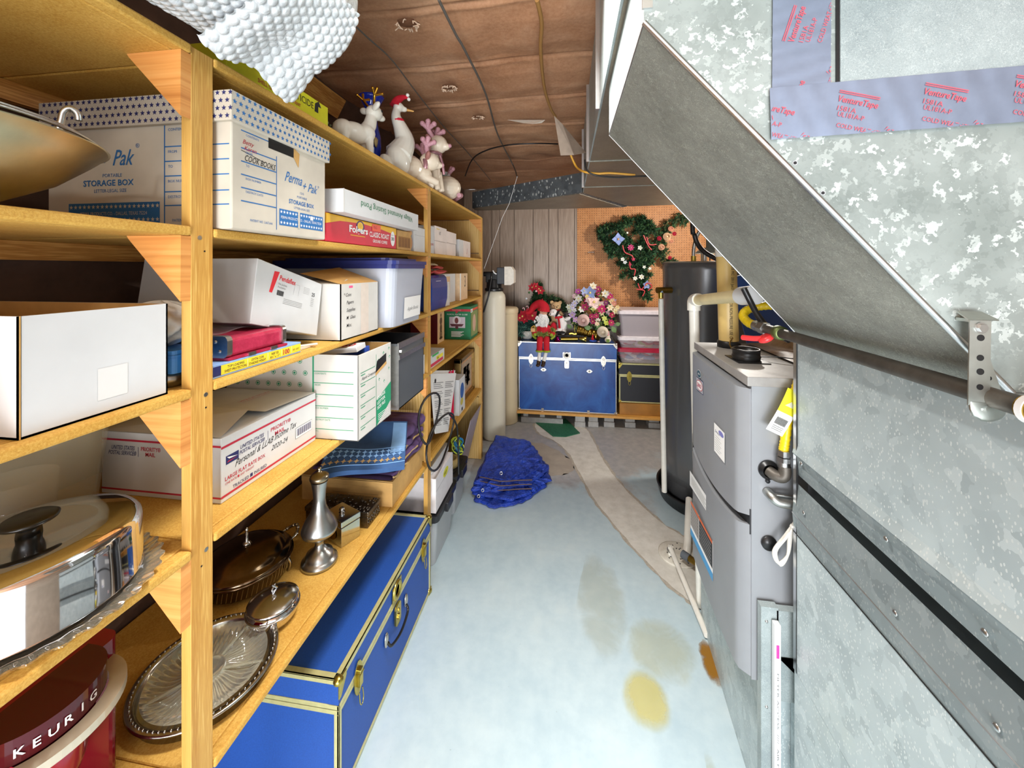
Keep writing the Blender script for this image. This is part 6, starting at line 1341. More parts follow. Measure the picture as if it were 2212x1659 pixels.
m = MB(); F = face_y(.541, 1.108, .002); m.rect(F, .004, .51, .011, .545, mat('#F03C9A', .5, 0, 0)); FT = (F[0]+V(.0045, 0, .50), V(0, 0, -1), V(1, 0, 0)); m.text(FT, 'FILTER ACCESS  ////  AIR FLOW', .03, .001, .0045, INKGR, .0008, w=.30); part(m, 'printed_strip', t)
# ---------------------------------------------------------------- water heater
t = thing('water_heater', 'tall dark grey cylindrical water heater standing in a black drip pan', 'water heater', (.918, 2.75, 0)); M = lt(.918, 2.75, 0)
WHG = base('dark_grey_enamel', '#6A6B6D', .25, .35).m
m = MB(); m.lathe([(0, .05), (.27, .05), (.27, .30), (.2705, .31), (.27, .32), (.27, 1.52), (.272, 1.53), (.272, 1.575), (.266, 1.58)], WHG, 96, M); part(m, 'tank', t)
m = MB(); m.lathe([(0, 1.586), (.255, 1.586), (.270, 1.580), (.270, 1.574)], mat('#A59A8A', .6, 0, .08), 72, M); part(m, 'top_cap', t)
m = MB(); m.lathe([(.0, .004), (.29, .004), (.305, .07), (.312, .078), (.312, .084), (.300, .084), (.288, .02)], BLACKP, 72, M); part(m, 'drip_pan', t)
m = MB()
for i in range(110):
    a = math.pi*(.9+.8*i/109)
    for j in range(5): m.add([tuple(M @ Vector(((.2709)*math.cos(a+da), (.2709)*math.sin(a+da), .165+.008*j+dz))) for da, dz in ((0, 0), (.007, 0), (.007, .004), (0, .004))], [(0, 1, 2, 3)], BLACKP)
part(m, 'vent_perforations', t)
m = MB(); m.tube([V(.80, 2.62, 1.585), V(.80, 2.62, 1.65), V(.81, 2.615, 1.72), V(.84, 2.60, 1.80)], .011, STEEL, 12, smooth_pts=4); m.cyl((.80, 2.62, 1.586), (.80, 2.62, 1.62), .016, BRASS, 12); m.cyl((.86, 2.60, 1.586), (.86, 2.60, 1.66), .014, STEEL, 12); part(m, 'supply_connector', t)
m = MB(); m.lathe([(.11, 1.64), (.09, 1.66), (.04, 1.68), (.04, 2.04)], GALVP, 30, Matrix.Translation((.95, 2.72, 0))); 
for a in (0, 2.1, 4.2): m.cyl((.95+.09*math.cos(a), 2.72+.09*math.sin(a), 1.586), (.95+.09*math.cos(a), 2.72+.09*math.sin(a), 1.655), .004, GALVP, 8)
part(m, 'draft_hood', t)
t = thing('relief_pipe', 'thin white relief pipe with brass tee beside the dark water heater', 'pipe', (.60, 2.6, .08)); 
m = MB(); m.cyl((.622, 2.625, .092), (.595, 2.60, 1.345), .0165, PVC, 18); part(m, 'pipe', t)
m = MB(); bt_ = BRASSD; m.cyl((.595, 2.60, 1.35), (.595, 2.60, 1.385), .015, BRASS, 14); m.cyl((.570, 2.60, 1.40), (.665, 2.625, 1.40), .020, bt_, 16); m.cyl((.597, 2.60, 1.38), (.597, 2.60, 1.40), .013, mat('#7F94A5', .5), 14); m.tube([V(.575, 2.595, 1.40), V(.578, 2.592, 1.36), V(.588, 2.59, 1.30)], .002, bt_, 6); part(m, 'brass_tee', t)
# things behind and above the furnace
t = thing('poster_board', 'blue sky and mountain poster leaning behind the furnace', 'poster', (.95, 2.05, 1.25))
PO = NT('poster_print'); PO.b.inputs['Roughness'].default_value = .35; _v = PO.coord(); _n = PO.noise(_v, 9, 5, .6); _s2 = PO.n('ShaderNodeSeparateXYZ'); PO.l(_v, _s2.inputs[0])
_h = PO.math('ADD', PO.math('MULTIPLY', PO.math('SUBTRACT', _s2.outputs[2], 1.15), 1.6), PO.math('MULTIPLY', _n, .35)); PO.color(PO.ramp(_h, [(.0, '#1E4C94'), (.25, '#3C6FB0'), (.5, '#7F97B8'), (.7, '#A98F93'), (.95, '#7A5A50')]))
p = [at(1578, 600, 2.02), at(1622, 772, 1.90), at(1740, 772, 1.90), at(1740, 560, 2.02)]; tk = V(0, .008, 0)
m = MB(); m.add(p+[q_+tk for q_ in p], [(0, 1, 2, 3), (7, 6, 5, 4), (0, 4, 5, 1), (1, 5, 6, 2), (2, 6, 7, 3), (3, 7, 4, 0)], PO.m); part(m, 'board', t)
m = MB(); m.box((.90, 1.93, .0), (1.45, 2.08, 1.2), mat('#3A2E28', .8, 0, .1)); solo(m, 'storage_crate', 'dark brown crate standing behind the furnace beneath the poster', 'crate', (1.15, 2.0, 0))
t = thing('insulation_scrap', 'crumpled brown foil faced insulation lying on the furnace top behind collar', 'insulation', (.80, 1.48, 1.243)); rnd = random.Random(12)
m = MB(); m.grid(lambda u, v: (.70+.42*u, 1.30+.34*v+.02*math.sin(u*9), 1.246+.075*math.sin(math.pi*v)*(.6+.4*math.sin(u*17+v*5))*min(1, u*4)), 40, 20, m_patch('brown_foil_insulation', '#6E5238', '#A88B68', .45, 26)); part(m, 'batt', t)
m = MB(); m.tube([at(1606, 622, 1.235), at(1620, 650, 1.235), at(1636, 680, 1.22), at(1656, 705, 1.20), at(1680, 722, 1.17), at(1705, 735, 1.14)], .0085, BLACKP, 12, smooth_pts=5); solo(m, 'black_hose', 'black hose running along the slanting duct edge above the furnace', 'hose', (.6, 1.2, 1.4))
m = MB(); m.tube([V(.70, 2.30, 2.44), at(1496, 480, 2.3), at(1500, 505, 2.3), at(1506, 525, 2.3), at(1520, 543, 2.28), at(1545, 558, 2.25), at(1580, 575, 2.2)], .013, BLACKP, 12, smooth_pts=5); solo(m, 'black_cable', 'thick black cable drooping over the top of the water heater', 'cable', (.9, 2.3, 1.6))
# ---------------------------------------------------------------- ceiling wires and paper
def wire(name, label, pts, r, c, cat='cable'):
    m = MB(); m.tube([V(*p) for p in pts], r, c, 8, smooth_pts=6); return solo(m, name, label, cat, tuple(pts[0]))
GW = mat('#5E5A55', .5, 0, 0)
def atz(px, py, z): 
    u = (px-1106)/835; v = (580-py)/835; d = (z-1.54)/v; return V((u*_c-_s)*d, (u*_s+_c)*d, z)
cz = 2.405
wire('ceiling_wire', 'dark grey cable stapled along the middle of the ceiling', [atz(948, 0, cz), atz(985, 75, cz), atz(1005, 110, cz), atz(1050, 205, cz), atz(1075, 290, cz), atz(1105, 350, cz), at(1113, 368, 2.9), at(1117, 382, 2.6)], .005, GW)
wire('ceiling_wire', 'thinner grey wire running diagonally across the ceiling on the left', [atz(740, 30, cz), atz(795, 82, cz), atz(847, 130, cz), atz(900, 200, cz), atz(960, 275, cz), atz(1015, 335, cz), atz(1060, 390, cz)], .003, GW)
wire('ceiling_cable', 'tan electrical cable running along the ceiling toward the torn paper flap', [atz(1160, 0, cz-.01), atz(1170, 50, cz-.01), atz(1168, 110, cz-.01), atz(1176, 190, cz-.01), atz(1190, 235, cz-.015), atz(1200, 252, cz-.02)], .0075, mat('#9E7440', .5, 0, 0))
wire('black_cable', 'thin black wire arching across the rear ceiling', [atz(1005, 380, 2.36), atz(1020, 345, 2.35), atz(1050, 325, 2.35), atz(1100, 313, 2.35), atz(1160, 310, 2.35), atz(1205, 311, 2.37)], .005, BLACKP)
wire('yellow_cable', 'yellow cable looping under the trunk duct beside the torn paper', [at(1233, 335, 2.05), at(1245, 360, 2.05), at(1262, 371, 1.97), at(1290, 375, 1.97), at(1320, 374, 1.97), at(1372, 378, 1.97)], .0055, mat('#E0A63C', .4, 0, 0))
wire('black_cable', 'black wire hanging under the rear of the trunk duct', [at(1263, 345, 1.95), at(1267, 366, 1.95), at(1285, 378, 1.95), at(1330, 383, 1.96), at(1372, 381, 1.96), at(1410, 380, 1.96)], .004, BLACKP)
m = MB(); PAP = mat('#B9A998', .7, 0, .1, 20); q0 = [at(1197, 250, 2.02), at(1215, 268, 2.02), at(1266, 330, 2.0), at(1240, 335, 1.95), at(1211, 336, 1.93)]
m.add(q0, [(0, 1, 2, 3, 4), (4, 3, 2, 1, 0)], PAP); solo(m, 'torn_paper', 'torn hanging flap of kraft paper beside the trunk duct', 'paper', tuple(q0[0]))
m = MB(); m.add([atz(1095, 259, 2.40), atz(1178, 259, 2.40), atz(1170, 266, 2.385), atz(1150, 268, 2.37), atz(1130, 266, 2.385)], [(0, 1, 2, 3, 4), (4, 3, 2, 1, 0)], mat('#D9CBBB', .7, 0, 0)); solo(m, 'torn_paper', 'narrow white torn paper edge hanging across a ceiling seam', 'paper', tuple(atz(1130, 262, 2.4)))
FIB = mat('#E7C9AE', .9, 0, .2, 40)
for (px, py, r, lab) in ((880, 48, .030, 'frayed fibre hole in the ceiling insulation nearest the bubble wrap'), (970, 186, .028, 'torn hole with hanging scrap in mid ceiling insulation'), (1032, 250, .024, 'small oval torn hole in the ceiling insulation, farthest one')):
    m = MB(); rnd = random.Random(px); c = atz(px, py, 2.425)
    m.grid(lambda u, v: c+V(r*1.3*v*math.cos(2*math.pi*u)*(1+.2*math.sin(5*u*6.28)), r*.9*v*math.sin(2*math.pi*u), -.012+.010*v*v), 20, 4, mat('#6B452C', .9), closed_u=True)
    for i in range(40):
        a = rnd.uniform(0, 6.28); p = c+V(r*1.25*math.cos(a), r*.85*math.sin(a), -.008); m.tube([p, p+V(rnd.gauss(0, .006), rnd.gauss(0, .006), -rnd.uniform(.002, .012))], .0022, FIB, 5)
    solo(m, 'insulation_tear', lab, 'insulation', tuple(c))
m = MB(); m.tube([at(1117, 383, 2.6), at(1100, 440, 2.6), at(1085, 470, 2.62), at(1046, 580, 2.8)], .0012, WHITE, 5); solo(m, 'hanging_string', 'thin white string hanging from ceiling in front of the panelling', 'string', tuple(at(1117, 383, 2.6)))
# ================================================================ rear of the room
# water softener
SOFT = mat('#DDD6C2', .42, 0, .04, 3); SOFT2 = mat('#D8C6A2', .45, 0, .04, 3)
sx, sy = -.665, 3.48
t = thing('water_softener', 'tall cream water softener tank with black and white control head', 'water softener', (sx, sy, 0))
m = MB(); m.lathe([(0, .002), (.098, .002), (.104, .012), (.104, 1.27), (.098, 1.30), (.075, 1.33), (.05, 1.345)], SOFT, 48, lt(sx, sy, 0)); part(m, 'tank', t)
m = MB(); m.lathe([(.05, 1.335), (.085, 1.335), (.085, 1.36), (.07, 1.365), (.068, 1.44), (.0, 1.45)], BLACKP, 30, lt(sx, sy, 0)); m.cbox((sx-.01, sy, 1.46), (.12, .10, .09), BLACKP); m.cyl((sx-.09, sy-.03, 1.49), (sx+.0, sy-.03, 1.49), .022, BLACKP, 16); part(m, 'valve', t, bevel=.004)
m = MB(); m.box((sx+.035, sy-.06, 1.40), (sx+.105, sy+.06, 1.55), mat('#3A3F47', .4)); part(m, 'control_housing', t, bevel=.005)
m = MB(); m.prism([(-.0, 0), (.055, 0), (.085, .02), (.085, .13), (.06, .165), (0, .165)], -.065, .065, mat('#F1EADC', .35), Matrix.Translation((sx+.105, sy, 1.392)) @ Matrix(((1,0,0,0),(0,0,1,0),(0,1,0,0),(0,0,0,1)))); part(m, 'control_cover', t, bevel=.006)
m = MB(); m.tube([V(sx-.01, sy-.075, 1.50), V(sx-.01, sy-.10, 1.44), V(sx-.03, sy-.115, 1.30), V(sx-.075, sy-.11, 1.15)], .007, BLACKP, 8, smooth_pts=5); m.tube([V(sx+.0, sy-.06, 1.52), V(sx+.015, sy-.075, 1.50), V(sx+.03, sy-.06, 1.49)], .006, WHITE, 8); part(m, 'drain_hose', t)
t = thing('brine_tank', 'shorter cream plastic brine tank behind the water softener', 'tank', (-.62, 3.86, 0))
m = MB(); m.lathe([(0, .002), (.125, .002), (.13, .01), (.128, 1.10)], SOFT2, 48, lt(-.625, 3.86, 0)); part(m, 'tank', t)
m = MB(); m.lathe([(.13, 1.09), (.134, 1.10), (.134, 1.135), (.12, 1.15), (0, 1.155)], SOFT2, 48, lt(-.625, 3.86, 0)); part(m, 'lid', t)
m = MB(); m.lathe([(0, .002), (.035, .002), (.035, .10), (.012, .13), (.012, .15), (0, .15)], mat('#2F7A4A', .3), 20, lt(-.52, 4.02, 0)); m.lathe([(.0355, .03), (.0355, .08)], mat('#D8D4CC', .5), 20, lt(-.52, 4.02, 0)); solo(m, 'green_bottle', 'small green bottle on the floor between brine tank and blue trunk', 'bottle', (-.52, 4.02, .002))
# blocks and platform
BLK2 = m_patch('grey_concrete_block', '#9B9B9A', '#B3B2AE', .85, 30)
t = thing('paver_block', 'long grey slotted concrete block under the left of the platform', 'block', (-.27, 3.9, 0))
a = at(1126, 912, 3.86); b = at(1216, 912, 3.86)
m = MB(); m.box((a.x, 3.84, .001), (b.x, 4.05, .055), BLK2); 
for k in range(3): x = a.x+(b.x-a.x)*(.05+.40*k); m.box((x, 3.86, .055), (x+.05, 4.04, .098), BLK2)
part(m, 'block', t, bevel=.003)
nm = ['just right of the slotted block', 'second right of the slotted block', 'beneath the middle of the platform', 'beneath the black trunk', 'rightmost, beside the white relief pipe']
for k, (p0, p1) in enumerate(((1241, 1264), (1270, 1292), (1304, 1327), (1350, 1373), (1402, 1427))):
    a = at(p0, 915, 3.86); b = at(p1, 915, 3.86); t = thing('paver_block', 'short stack of grey concrete bricks, '+nm[k], 'block', ((a.x+b.x)/2, 3.92, 0), group='concrete supports under the platform')
    m = MB(); m.box((a.x, 3.80+.02*k, .001), (b.x, 4.0, .050), BLK2); part(m, 'brick', t, bevel=.003)
    m = MB(); m.box((a.x+.006, 3.815+.02*k, .0505), (b.x-.004, 4.0, .098), BLK2); part(m, 'brick', t, bevel=.003)
m = MB(); m.box((-.50, 3.815, .0985), (1.30, 4.30, .119), mat('#D9A04E', .5, 0, .06)); solo(m, 'platform_board', 'long orange wooden board on concrete blocks carrying the trunks', 'board', (.4, 4.05, .0985), bevel=.002)
SILT = m_metal('nickel_trim', '#D0CEC8', .33, .1, 40)
chest('large glossy blue trunk with silver edging and two latches by rear wall', .955, .40, .69, .165, (-.008, 4.055, .1195), .0, BLUEMET, SILT, NICKEL, buttons=True)
m = MB(); m.box((.50, 3.875, .1195), (1.25, 4.28, .228), mat('#A8742E', .45, 0, .12, 12)); solo(m, 'wooden_tray', 'varnished brown wooden tray beneath the black trunk', 'tray', (.85, 4.0, .1195), bevel=.004)
chest('black footlocker with brass trim and latch beside the large blue trunk', .74, .36, .385, .12, (.87, 4.08, .2285), .0, mat('#23252C', .5, 0, .1, 200), TRIMG, BRASS, lock=False)
def bin_(label, z0, z1, body, lidc, cont, x0=.50, x1=1.1):
    t = thing('storage_bin', label, 'storage bin', ((x0+x1)/2, 4.05, z0))
    m = MB(); taper(m, (x0, 3.90, z0), (x1, 4.27, z1-.02), .025, body, .03, 5); part(m, 'tub', t)
    m = MB(); m.rbox((x0-.012, 3.885, z1-.03), (x1+.012, 4.285, z1), .03, lidc); m.rbox((x0+.015, 3.91, z1), (x1-.015, 4.26, z1+.006), .03, lidc); part(m, 'lid', t, bevel=.003)
    if cont:
        m = MB(); rnd = random.Random(int(z0*100))
        for i in range(26):
            x = x0+.05+rnd.random()*(x1-x0-.12); m.ball((x, 3.965+rnd.random()*.04, z0+.02+rnd.random()*(z1-z0-.06)), (.055, .03, .022), mat(rnd.choice(cont), .6, 0, .1, 60), 10, 6)
        part(m, 'contents', t)
    return t
CB1 = m_clear('clear_bin_pink', '#E6DCE0', .25, .12)
bin_('clear bin with red lid holding blue and pink wrap, on the black trunk', .6145, .755, CB1, mat('#B01E3E', .35), ['#5D7FC0', '#D9536A', '#E8E4E8', '#C23250'])
bin_('clear bin of red and white holiday prints above the red-lidded bin', .762, .870, CB1, mat('#E9E2E6', .35), ['#C72A44', '#E8DDE0', '#B8C96A', '#E8E4E8'])
bin_('frosted bin with white lid at the top of the bin stack', .877, 1.125, m_clear('frosted_bin', '#B9B0B6', .75, .3), mat('#E8DEE2', .35), None)
p = [atz(1150, 909, .004) if False else None]
def fl(px, py): d = 1.54*835/(py-580); u = (px-1106)/835; return ((u*_c-_s)*d, (u*_s+_c)*d)
q = [fl(1153, 911), fl(1195, 944), fl(1222, 945), fl(1253, 937), fl(1222, 906)]
m = MB(); m.prism([(x, y) for x, y in q], .003, .009, m_patch('green_rubber_mat', '#1E5A40', '#2F7A58', .6, 60)); 
m.f = [f if True else f for f in m.f]; t = solo(m, 'green_mat', 'dark green textured rubber mat on floor before the blue trunk', 'mat', (0, 3.6, .003))
# ---------------------------------------------------------------- blue tarp, crumpled folds
TARP = NT('blue_polytarp'); TARP.b.inputs['Roughness'].default_value = .3; TARP.b.inputs['Base Color'].default_value = lin('#1D3FA8'); _v = TARP.coord(); _n = TARP.noise(_v, 9, 5, .6, .6); TARP.color(TARP.ramp(_n, [(.3, '#17308A'), (.6, '#2547B6'), (.8, '#3B5FC8')])); TARP.bump(TARP.noise(_v, 24, 4, .6, 2.0), .8, .02); TARP = TARP.m
TBR = mat('#5A4640', .6, 0, .1)
t = thing('blue_tarp', 'crumpled folded blue tarpaulin lying on the floor at shelf end', 'tarp', (-.40, 2.70, .002)); rnd = random.Random(21)
base_pts = [(-.61, 2.50), (-.33, 2.52), (-.14, 2.82), (-.20, 3.02), (-.33, 3.22), (-.63, 3.10)]
def outline(k, grow=0): 
    P = spline([V(x, y, 0) for x, y in base_pts], 10, True); c = V(-.40, 2.82, 0); r2 = random.Random(k); ph = [r2.uniform(0, 6) for _ in range(3)]
    return [c+(p-c)*(1+grow+.035*math.sin(5*i*.1+ph[0])+.02*math.sin(13*i*.1+ph[1])) for i, p in enumerate(P)]
def sheet(pts, z, th, seed, tilt=(0, 0), amp=.010, side=.6):
    """a folded wad of tarp: polygon outline with bulging folded edges and creased top"""
    m = MB(); P0_ = [V(x, y, 0) for x, y in pts]; n = 16*len(pts); r2 = random.Random(seed); a = [r2.uniform(0, 6) for _ in range(6)]; c = sum(P0_, V(0, 0, 0))/len(P0_)
    def edge(u):
        i = u*len(P0_); k = int(i) % len(P0_); return P0_[k].lerp(P0_[(k+1) % len(P0_)], i-int(i))
    def fn(u, v):
        p = edge(u % 1.0); d = (p-c).normalized(); w = .008*math.sin(u*60+a[0])+.006*math.sin(u*140+a[1]); tl = (p.x-c.x)*tilt[0]+(p.y-c.y)*tilt[1]
        if v < .45: t_ = math.pi*(v/.45); q = p+d*(.016*math.sin(t_)+w*side+.006*math.sin(v*40+a[2])); zz = z+th/2*(1-math.cos(t_))+w*.5*v
        else:
            s_ = (v-.45)/.55; q = p.lerp(c, s_); tl *= (1-s_); cr = abs(math.sin(q.x*38+q.y*17+a[3]))*.6+abs(math.sin(q.y*47-q.x*21+a[4]))*.4; zz = z+th+amp*(cr-.5)*min(1, s_*5)+w*.5*(1-s_)
        return (q.x, q.y, max(.004, zz+(tl if z > .02 else max(0, tl))))
    m.grid(fn, n, 30, TARP, closed_u=True); return part(m, 'fold', t)
sheet([(-.60, 2.50), (-.46, 2.44), (-.30, 2.52), (-.17, 2.72), (-.16, 2.92), (-.40, 3.15), (-.62, 3.05)], .004, .020, 1)
sheet([(-.62, 2.53), (-.36, 2.50), (-.25, 2.60), (-.20, 2.70), (-.13, 2.76), (-.19, 3.00), (-.60, 3.10)], .026, .018, 2, amp=.008)
sheet([(-.63, 2.55), (-.50, 2.55), (-.27, 2.66), (-.15, 2.86), (-.24, 3.05), (-.62, 3.12)], .046, .022, 3, (.02, .02))
sheet([(-.62, 2.60), (-.46, 2.59), (-.30, 2.72), (-.20, 2.86), (-.26, 3.08), (-.60, 3.14)], .070, .020, 4, (.0, .05))
sheet([(-.61, 2.66), (-.42, 2.64), (-.29, 2.80), (-.22, 2.92), (-.31, 3.12), (-.585, 3.16)], .092, .022, 5, (-.03, .12), amp=.012)
m = MB()
for k in (1, 2, 3, 4): O = outline(k, (-.06, -.02, .0, -.05, -.09, -.13)[k]); m.tube([V(-.60+.05*i+.01*math.sin(i*2), 2.525+.014*k+.012*abs(i-3), .010+.022*k) for i in range(8)], .004, TBR, 6)
part(m, 'brown_lining_edge', t)
m = MB()
for x, y, z in ((-.555, 2.50, .055), (-.44, 2.55, .15), (-.58, 2.49, .02)): m.lathe([(.006, 0), (.011, 0), (.011, .003), (.006, .003), (.006, 0)], STEEL, 18, Matrix.Translation((x, y, z+.02)) @ Matrix.Rotation(1.0, 4, 'X'))
part(m, 'grommet', t)
# ---------------------------------------------------------------- greenery helpers
GRN_ = [mat('#24472B', .75, 0, .1), mat('#2F5B37', .75, 0, .1), mat('#1B3823', .75, 0, .1), mat('#47693B', .75, 0, .1)]
TEAL = [mat('#2C5A52', .75, 0, .1), mat('#1F473F', .75, 0, .1), mat('#4E7A6C', .75, 0, .1)]
def sprigs(m, pts, L, n, mats_, rnd, w=.003, spread=1.0, bias=V(0, -.5, 0)):
    for p in pts:
        for _ in range(n):
            d = V(rnd.gauss(0, 1), rnd.gauss(0, 1), rnd.gauss(0, 1))*spread+bias; d.normalize(); l = L*rnd.uniform(.5, 1.1); q = p+d*l; s_ = d.orthogonal().normalized()*w*rnd.uniform(.6, 1.3); k = d.cross(s_)*.6
            m.add([p-s_, p+s_, q, (p+q)/2+s_*1.6+k, (p+q)/2-s_*1.6-k], [(0, 4, 2, 3, 1)], rnd.choice(mats_))
def flower(name, parent, root, c, r, petals, col, rnd, nrm=V(0, -1, .1), center='#E8D27A', cup=.35, rings=2, lab=None):
    m = MB(); n = (nrm+V(rnd.gauss(0, .25), 0, rnd.gauss(0, .25))).normalized(); u = n.orthogonal().normalized(); v = n.cross(u); ph = rnd.random()*6
    mm = mat(col, .7, 0, .06, 80)
    for k in range(rings):
        rr = r*(1-.38*k)
        for i in range(petals):
            a = ph+2*math.pi*i/petals+k*math.pi/petals; da = math.pi/petals*.95; d0 = u*math.cos(a)+v*math.sin(a); l = u*math.cos(a-da)+v*math.sin(a-da); q = u*math.cos(a+da)+v*math.sin(a+da)
            b = c+n*(.001*k); m.add([b, b+l*rr*.62+n*rr*cup*.5, b+d0*rr*.98+n*rr*cup*.75, b+q*rr*.62+n*rr*cup*.5, b+d0*rr*.5+n*rr*cup*.15], [(0, 1, 4), (1, 2, 4), (2, 3, 4), (3, 0, 4)], mm, True)
    m.ball(c+n*r*.16, r*.16, mat(center, .7, 0, 0), 8, 6); o = part(m, name, parent, root)
    if lab: o['label'] = lab
    return o
def rose(parent, root, c, r, col, rnd):
    m = MB(); mm = mat(col, .65, 0, .05, 60); m.ball(c, (r*.45, r*.4, r*.45), mm, 12, 8)
    for k in range(3):
        R_ = r*(.5+.24*k)
        for i in range(5):
            a = 2*math.pi*(i+.4*k)/5
            m.grid(lambda p, q: c+V(R_*math.cos(a+(p-.5)*1.5)*(.55+.45*q), -r*(.55-.5*q)+.25*r*(k == 2)*q-.15*r, R_*math.sin(a+(p-.5)*1.5)*(.55+.45*q)), 6, 4, mm)
    return part(m, 'rose', parent, root)
# ---------------------------------------------------------------- wreath and swag on the pegboard
rnd = random.Random(31); YW = 4.27
t = thing('heart_wreath', 'heart shaped evergreen swag with blue and white flowers and red ribbon on pegboard', 'wreath', tuple(at(1365, 560, YW)))
path = [(1300, 500), (1318, 496), (1335, 488), (1352, 482), (1372, 478), (1392, 478), (1402, 484), (1312, 515), (1330, 530), (1345, 545), (1358, 520), (1380, 505), (1395, 520), (1400, 540), (1370, 560), (1352, 575), (1385, 560), (1398, 562), (1362, 590), (1380, 590), (1392, 600), (1385, 612), (1392, 625), (1395, 637), (1340, 510), (1320, 540), (1365, 540), (1378, 532), (1388, 575), (1405, 500)]
pts = []
for x, y in path:
    for _ in range(9): pts.append(at(x+rnd.gauss(0, 7), y+rnd.gauss(0, 6), YW-rnd.uniform(.0, .07)))
m = MB(); sprigs(m, pts, .064, 34, GRN_, rnd, .0044); part(m, 'foliage', t)
m = MB(); m.tube([at(1330, 500, 4.33), at(1365, 488, 4.33), at(1400, 490, 4.33), at(1398, 545, 4.33), at(1388, 610, 4.33)], .004, BRASSD, 6); part(m, 'wire_frame', t)
for x, y, r, k, c, ce in ((1335, 517, .062, 4, '#8FA2D6', '#D9A66A'), (1396, 615, .045, 5, '#8A9CCB', '#E0C98A'), (1363, 535, .034, 8, '#D0447C', '#E78AA8'), (1368, 560, .020, 5, '#C93A62', '#E78AA8'), (1383, 535, .026, 5, '#EDEFE2', '#C9D27A'), (1345, 560, .022, 5, '#EDEFE8', '#C9D27A'), (1350, 566, .022, 5, '#DDE4EA', '#C9D27A'), (1372, 601, .024, 6, '#F2F0E4', '#D9D27A'), (1386, 598, .028, 6, '#F2F0E4', '#D9D27A'), (1355, 503, .012, 5, '#EDEFE2', '#C9D27A'), (1392, 577, .018, 5, '#EDEFE8', '#C9D27A'), (1404, 580, .016, 5, '#EDEFE8', '#C9D27A'), (1361, 571, .018, 5, '#C93A62', '#E78AA8')):
    flower('flower', t, t, at(x, y, YW-.11), r*1.15, k, c, rnd, center=ce, rings=1 if r > .05 else 2)
REDR = mat('#C73A3F', .45, 0, .04)
for s_ in ([(1345, 530), (1350, 545), (1365, 552), (1368, 560)], [(1390, 508), (1400, 530), (1408, 540)], [(1397, 512), (1403, 528), (1418, 528)], [(1360, 565), (1362, 580), (1372, 582), (1370, 595)], [(1378, 612), (1385, 625), (1398, 612), (1408, 618), (1400, 628)], [(1375, 625), (1392, 628), (1388, 640)]):
    m = MB(); m.tube([at(x, y, YW-.12) for x, y in s_], .006, REDR, 6, smooth_pts=5, sy=.4); part(m, 'ribbon', t)
t = thing('flower_swag', 'smaller curved evergreen swag with peach roses behind the duct edge', 'wreath', tuple(at(1450, 520, YW)))
pts = []
for x, y in [(1470, 468), (1462, 478), (1450, 485), (1438, 492), (1428, 502), (1420, 515), (1418, 530), (1424, 545), (1432, 555), (1442, 562), (1455, 566), (1480, 475), (1440, 505), (1430, 520), (1435, 540)]:
    for _ in range(8): pts.append(at(x+rnd.gauss(0, 5), y+rnd.gauss(0, 5), YW-rnd.uniform(0, .05)))
m = MB(); sprigs(m, pts, .050, 18, GRN_+[mat('#6B6B45', .8)], rnd, .003); part(m, 'foliage', t)
for x, y, r, c in ((1449, 494, .027, '#F0A98A'), (1441, 511, .042, '#F3CFA6'), (1429, 534, .034, '#F1BC9A'), (1424, 515, .024, '#C22442'), (1457, 505, .022, '#C22442'), (1447, 557, .020, '#C22442'), (1450, 521, .024, '#EFB08E')): rose(t, t, at(x, y, YW-.08), r, c, rnd)
m = MB(); c = at(1276, 547, 4.33); m.tube([c+V(-.03, 0, -.01), c+V(-.03, -.02, -.005), c+V(-.03, -.02, .012), c+V(.035, -.02, .012), c+V(.035, -.02, -.005), c+V(.035, 0, -.01)], .003, STEEL, 6); solo(m, 'peg_hook', 'small metal double hook on the bare pegboard', 'hook', tuple(c))
# ---------------------------------------------------------------- decorations on the blue trunk (top at .81)
ZTK = .8125
rnd = random.Random(41)
t = thing('flower_arrangement', 'large mixed silk flower arrangement in a ribbed brass horn vase', 'flower arrangement', tuple(at(1280, 728, 4.02)))
C0 = at(1280, 680, 4.05); pts = []
for _ in range(150):
    a = rnd.uniform(0, 6.28); r = math.sqrt(rnd.random()); pts.append(at(1278+r*50*math.cos(a), 672+r*44*math.sin(a)+ (10 if abs(math.cos(a)) > .7 else 0), 4.05+rnd.uniform(-.08, .08)))
m = MB(); sprigs(m, pts, .050, 12, GRN_+[mat('#8FA05A', .75), mat('#A9B56A', .75)], rnd, .0065); part(m, 'foliage', t)
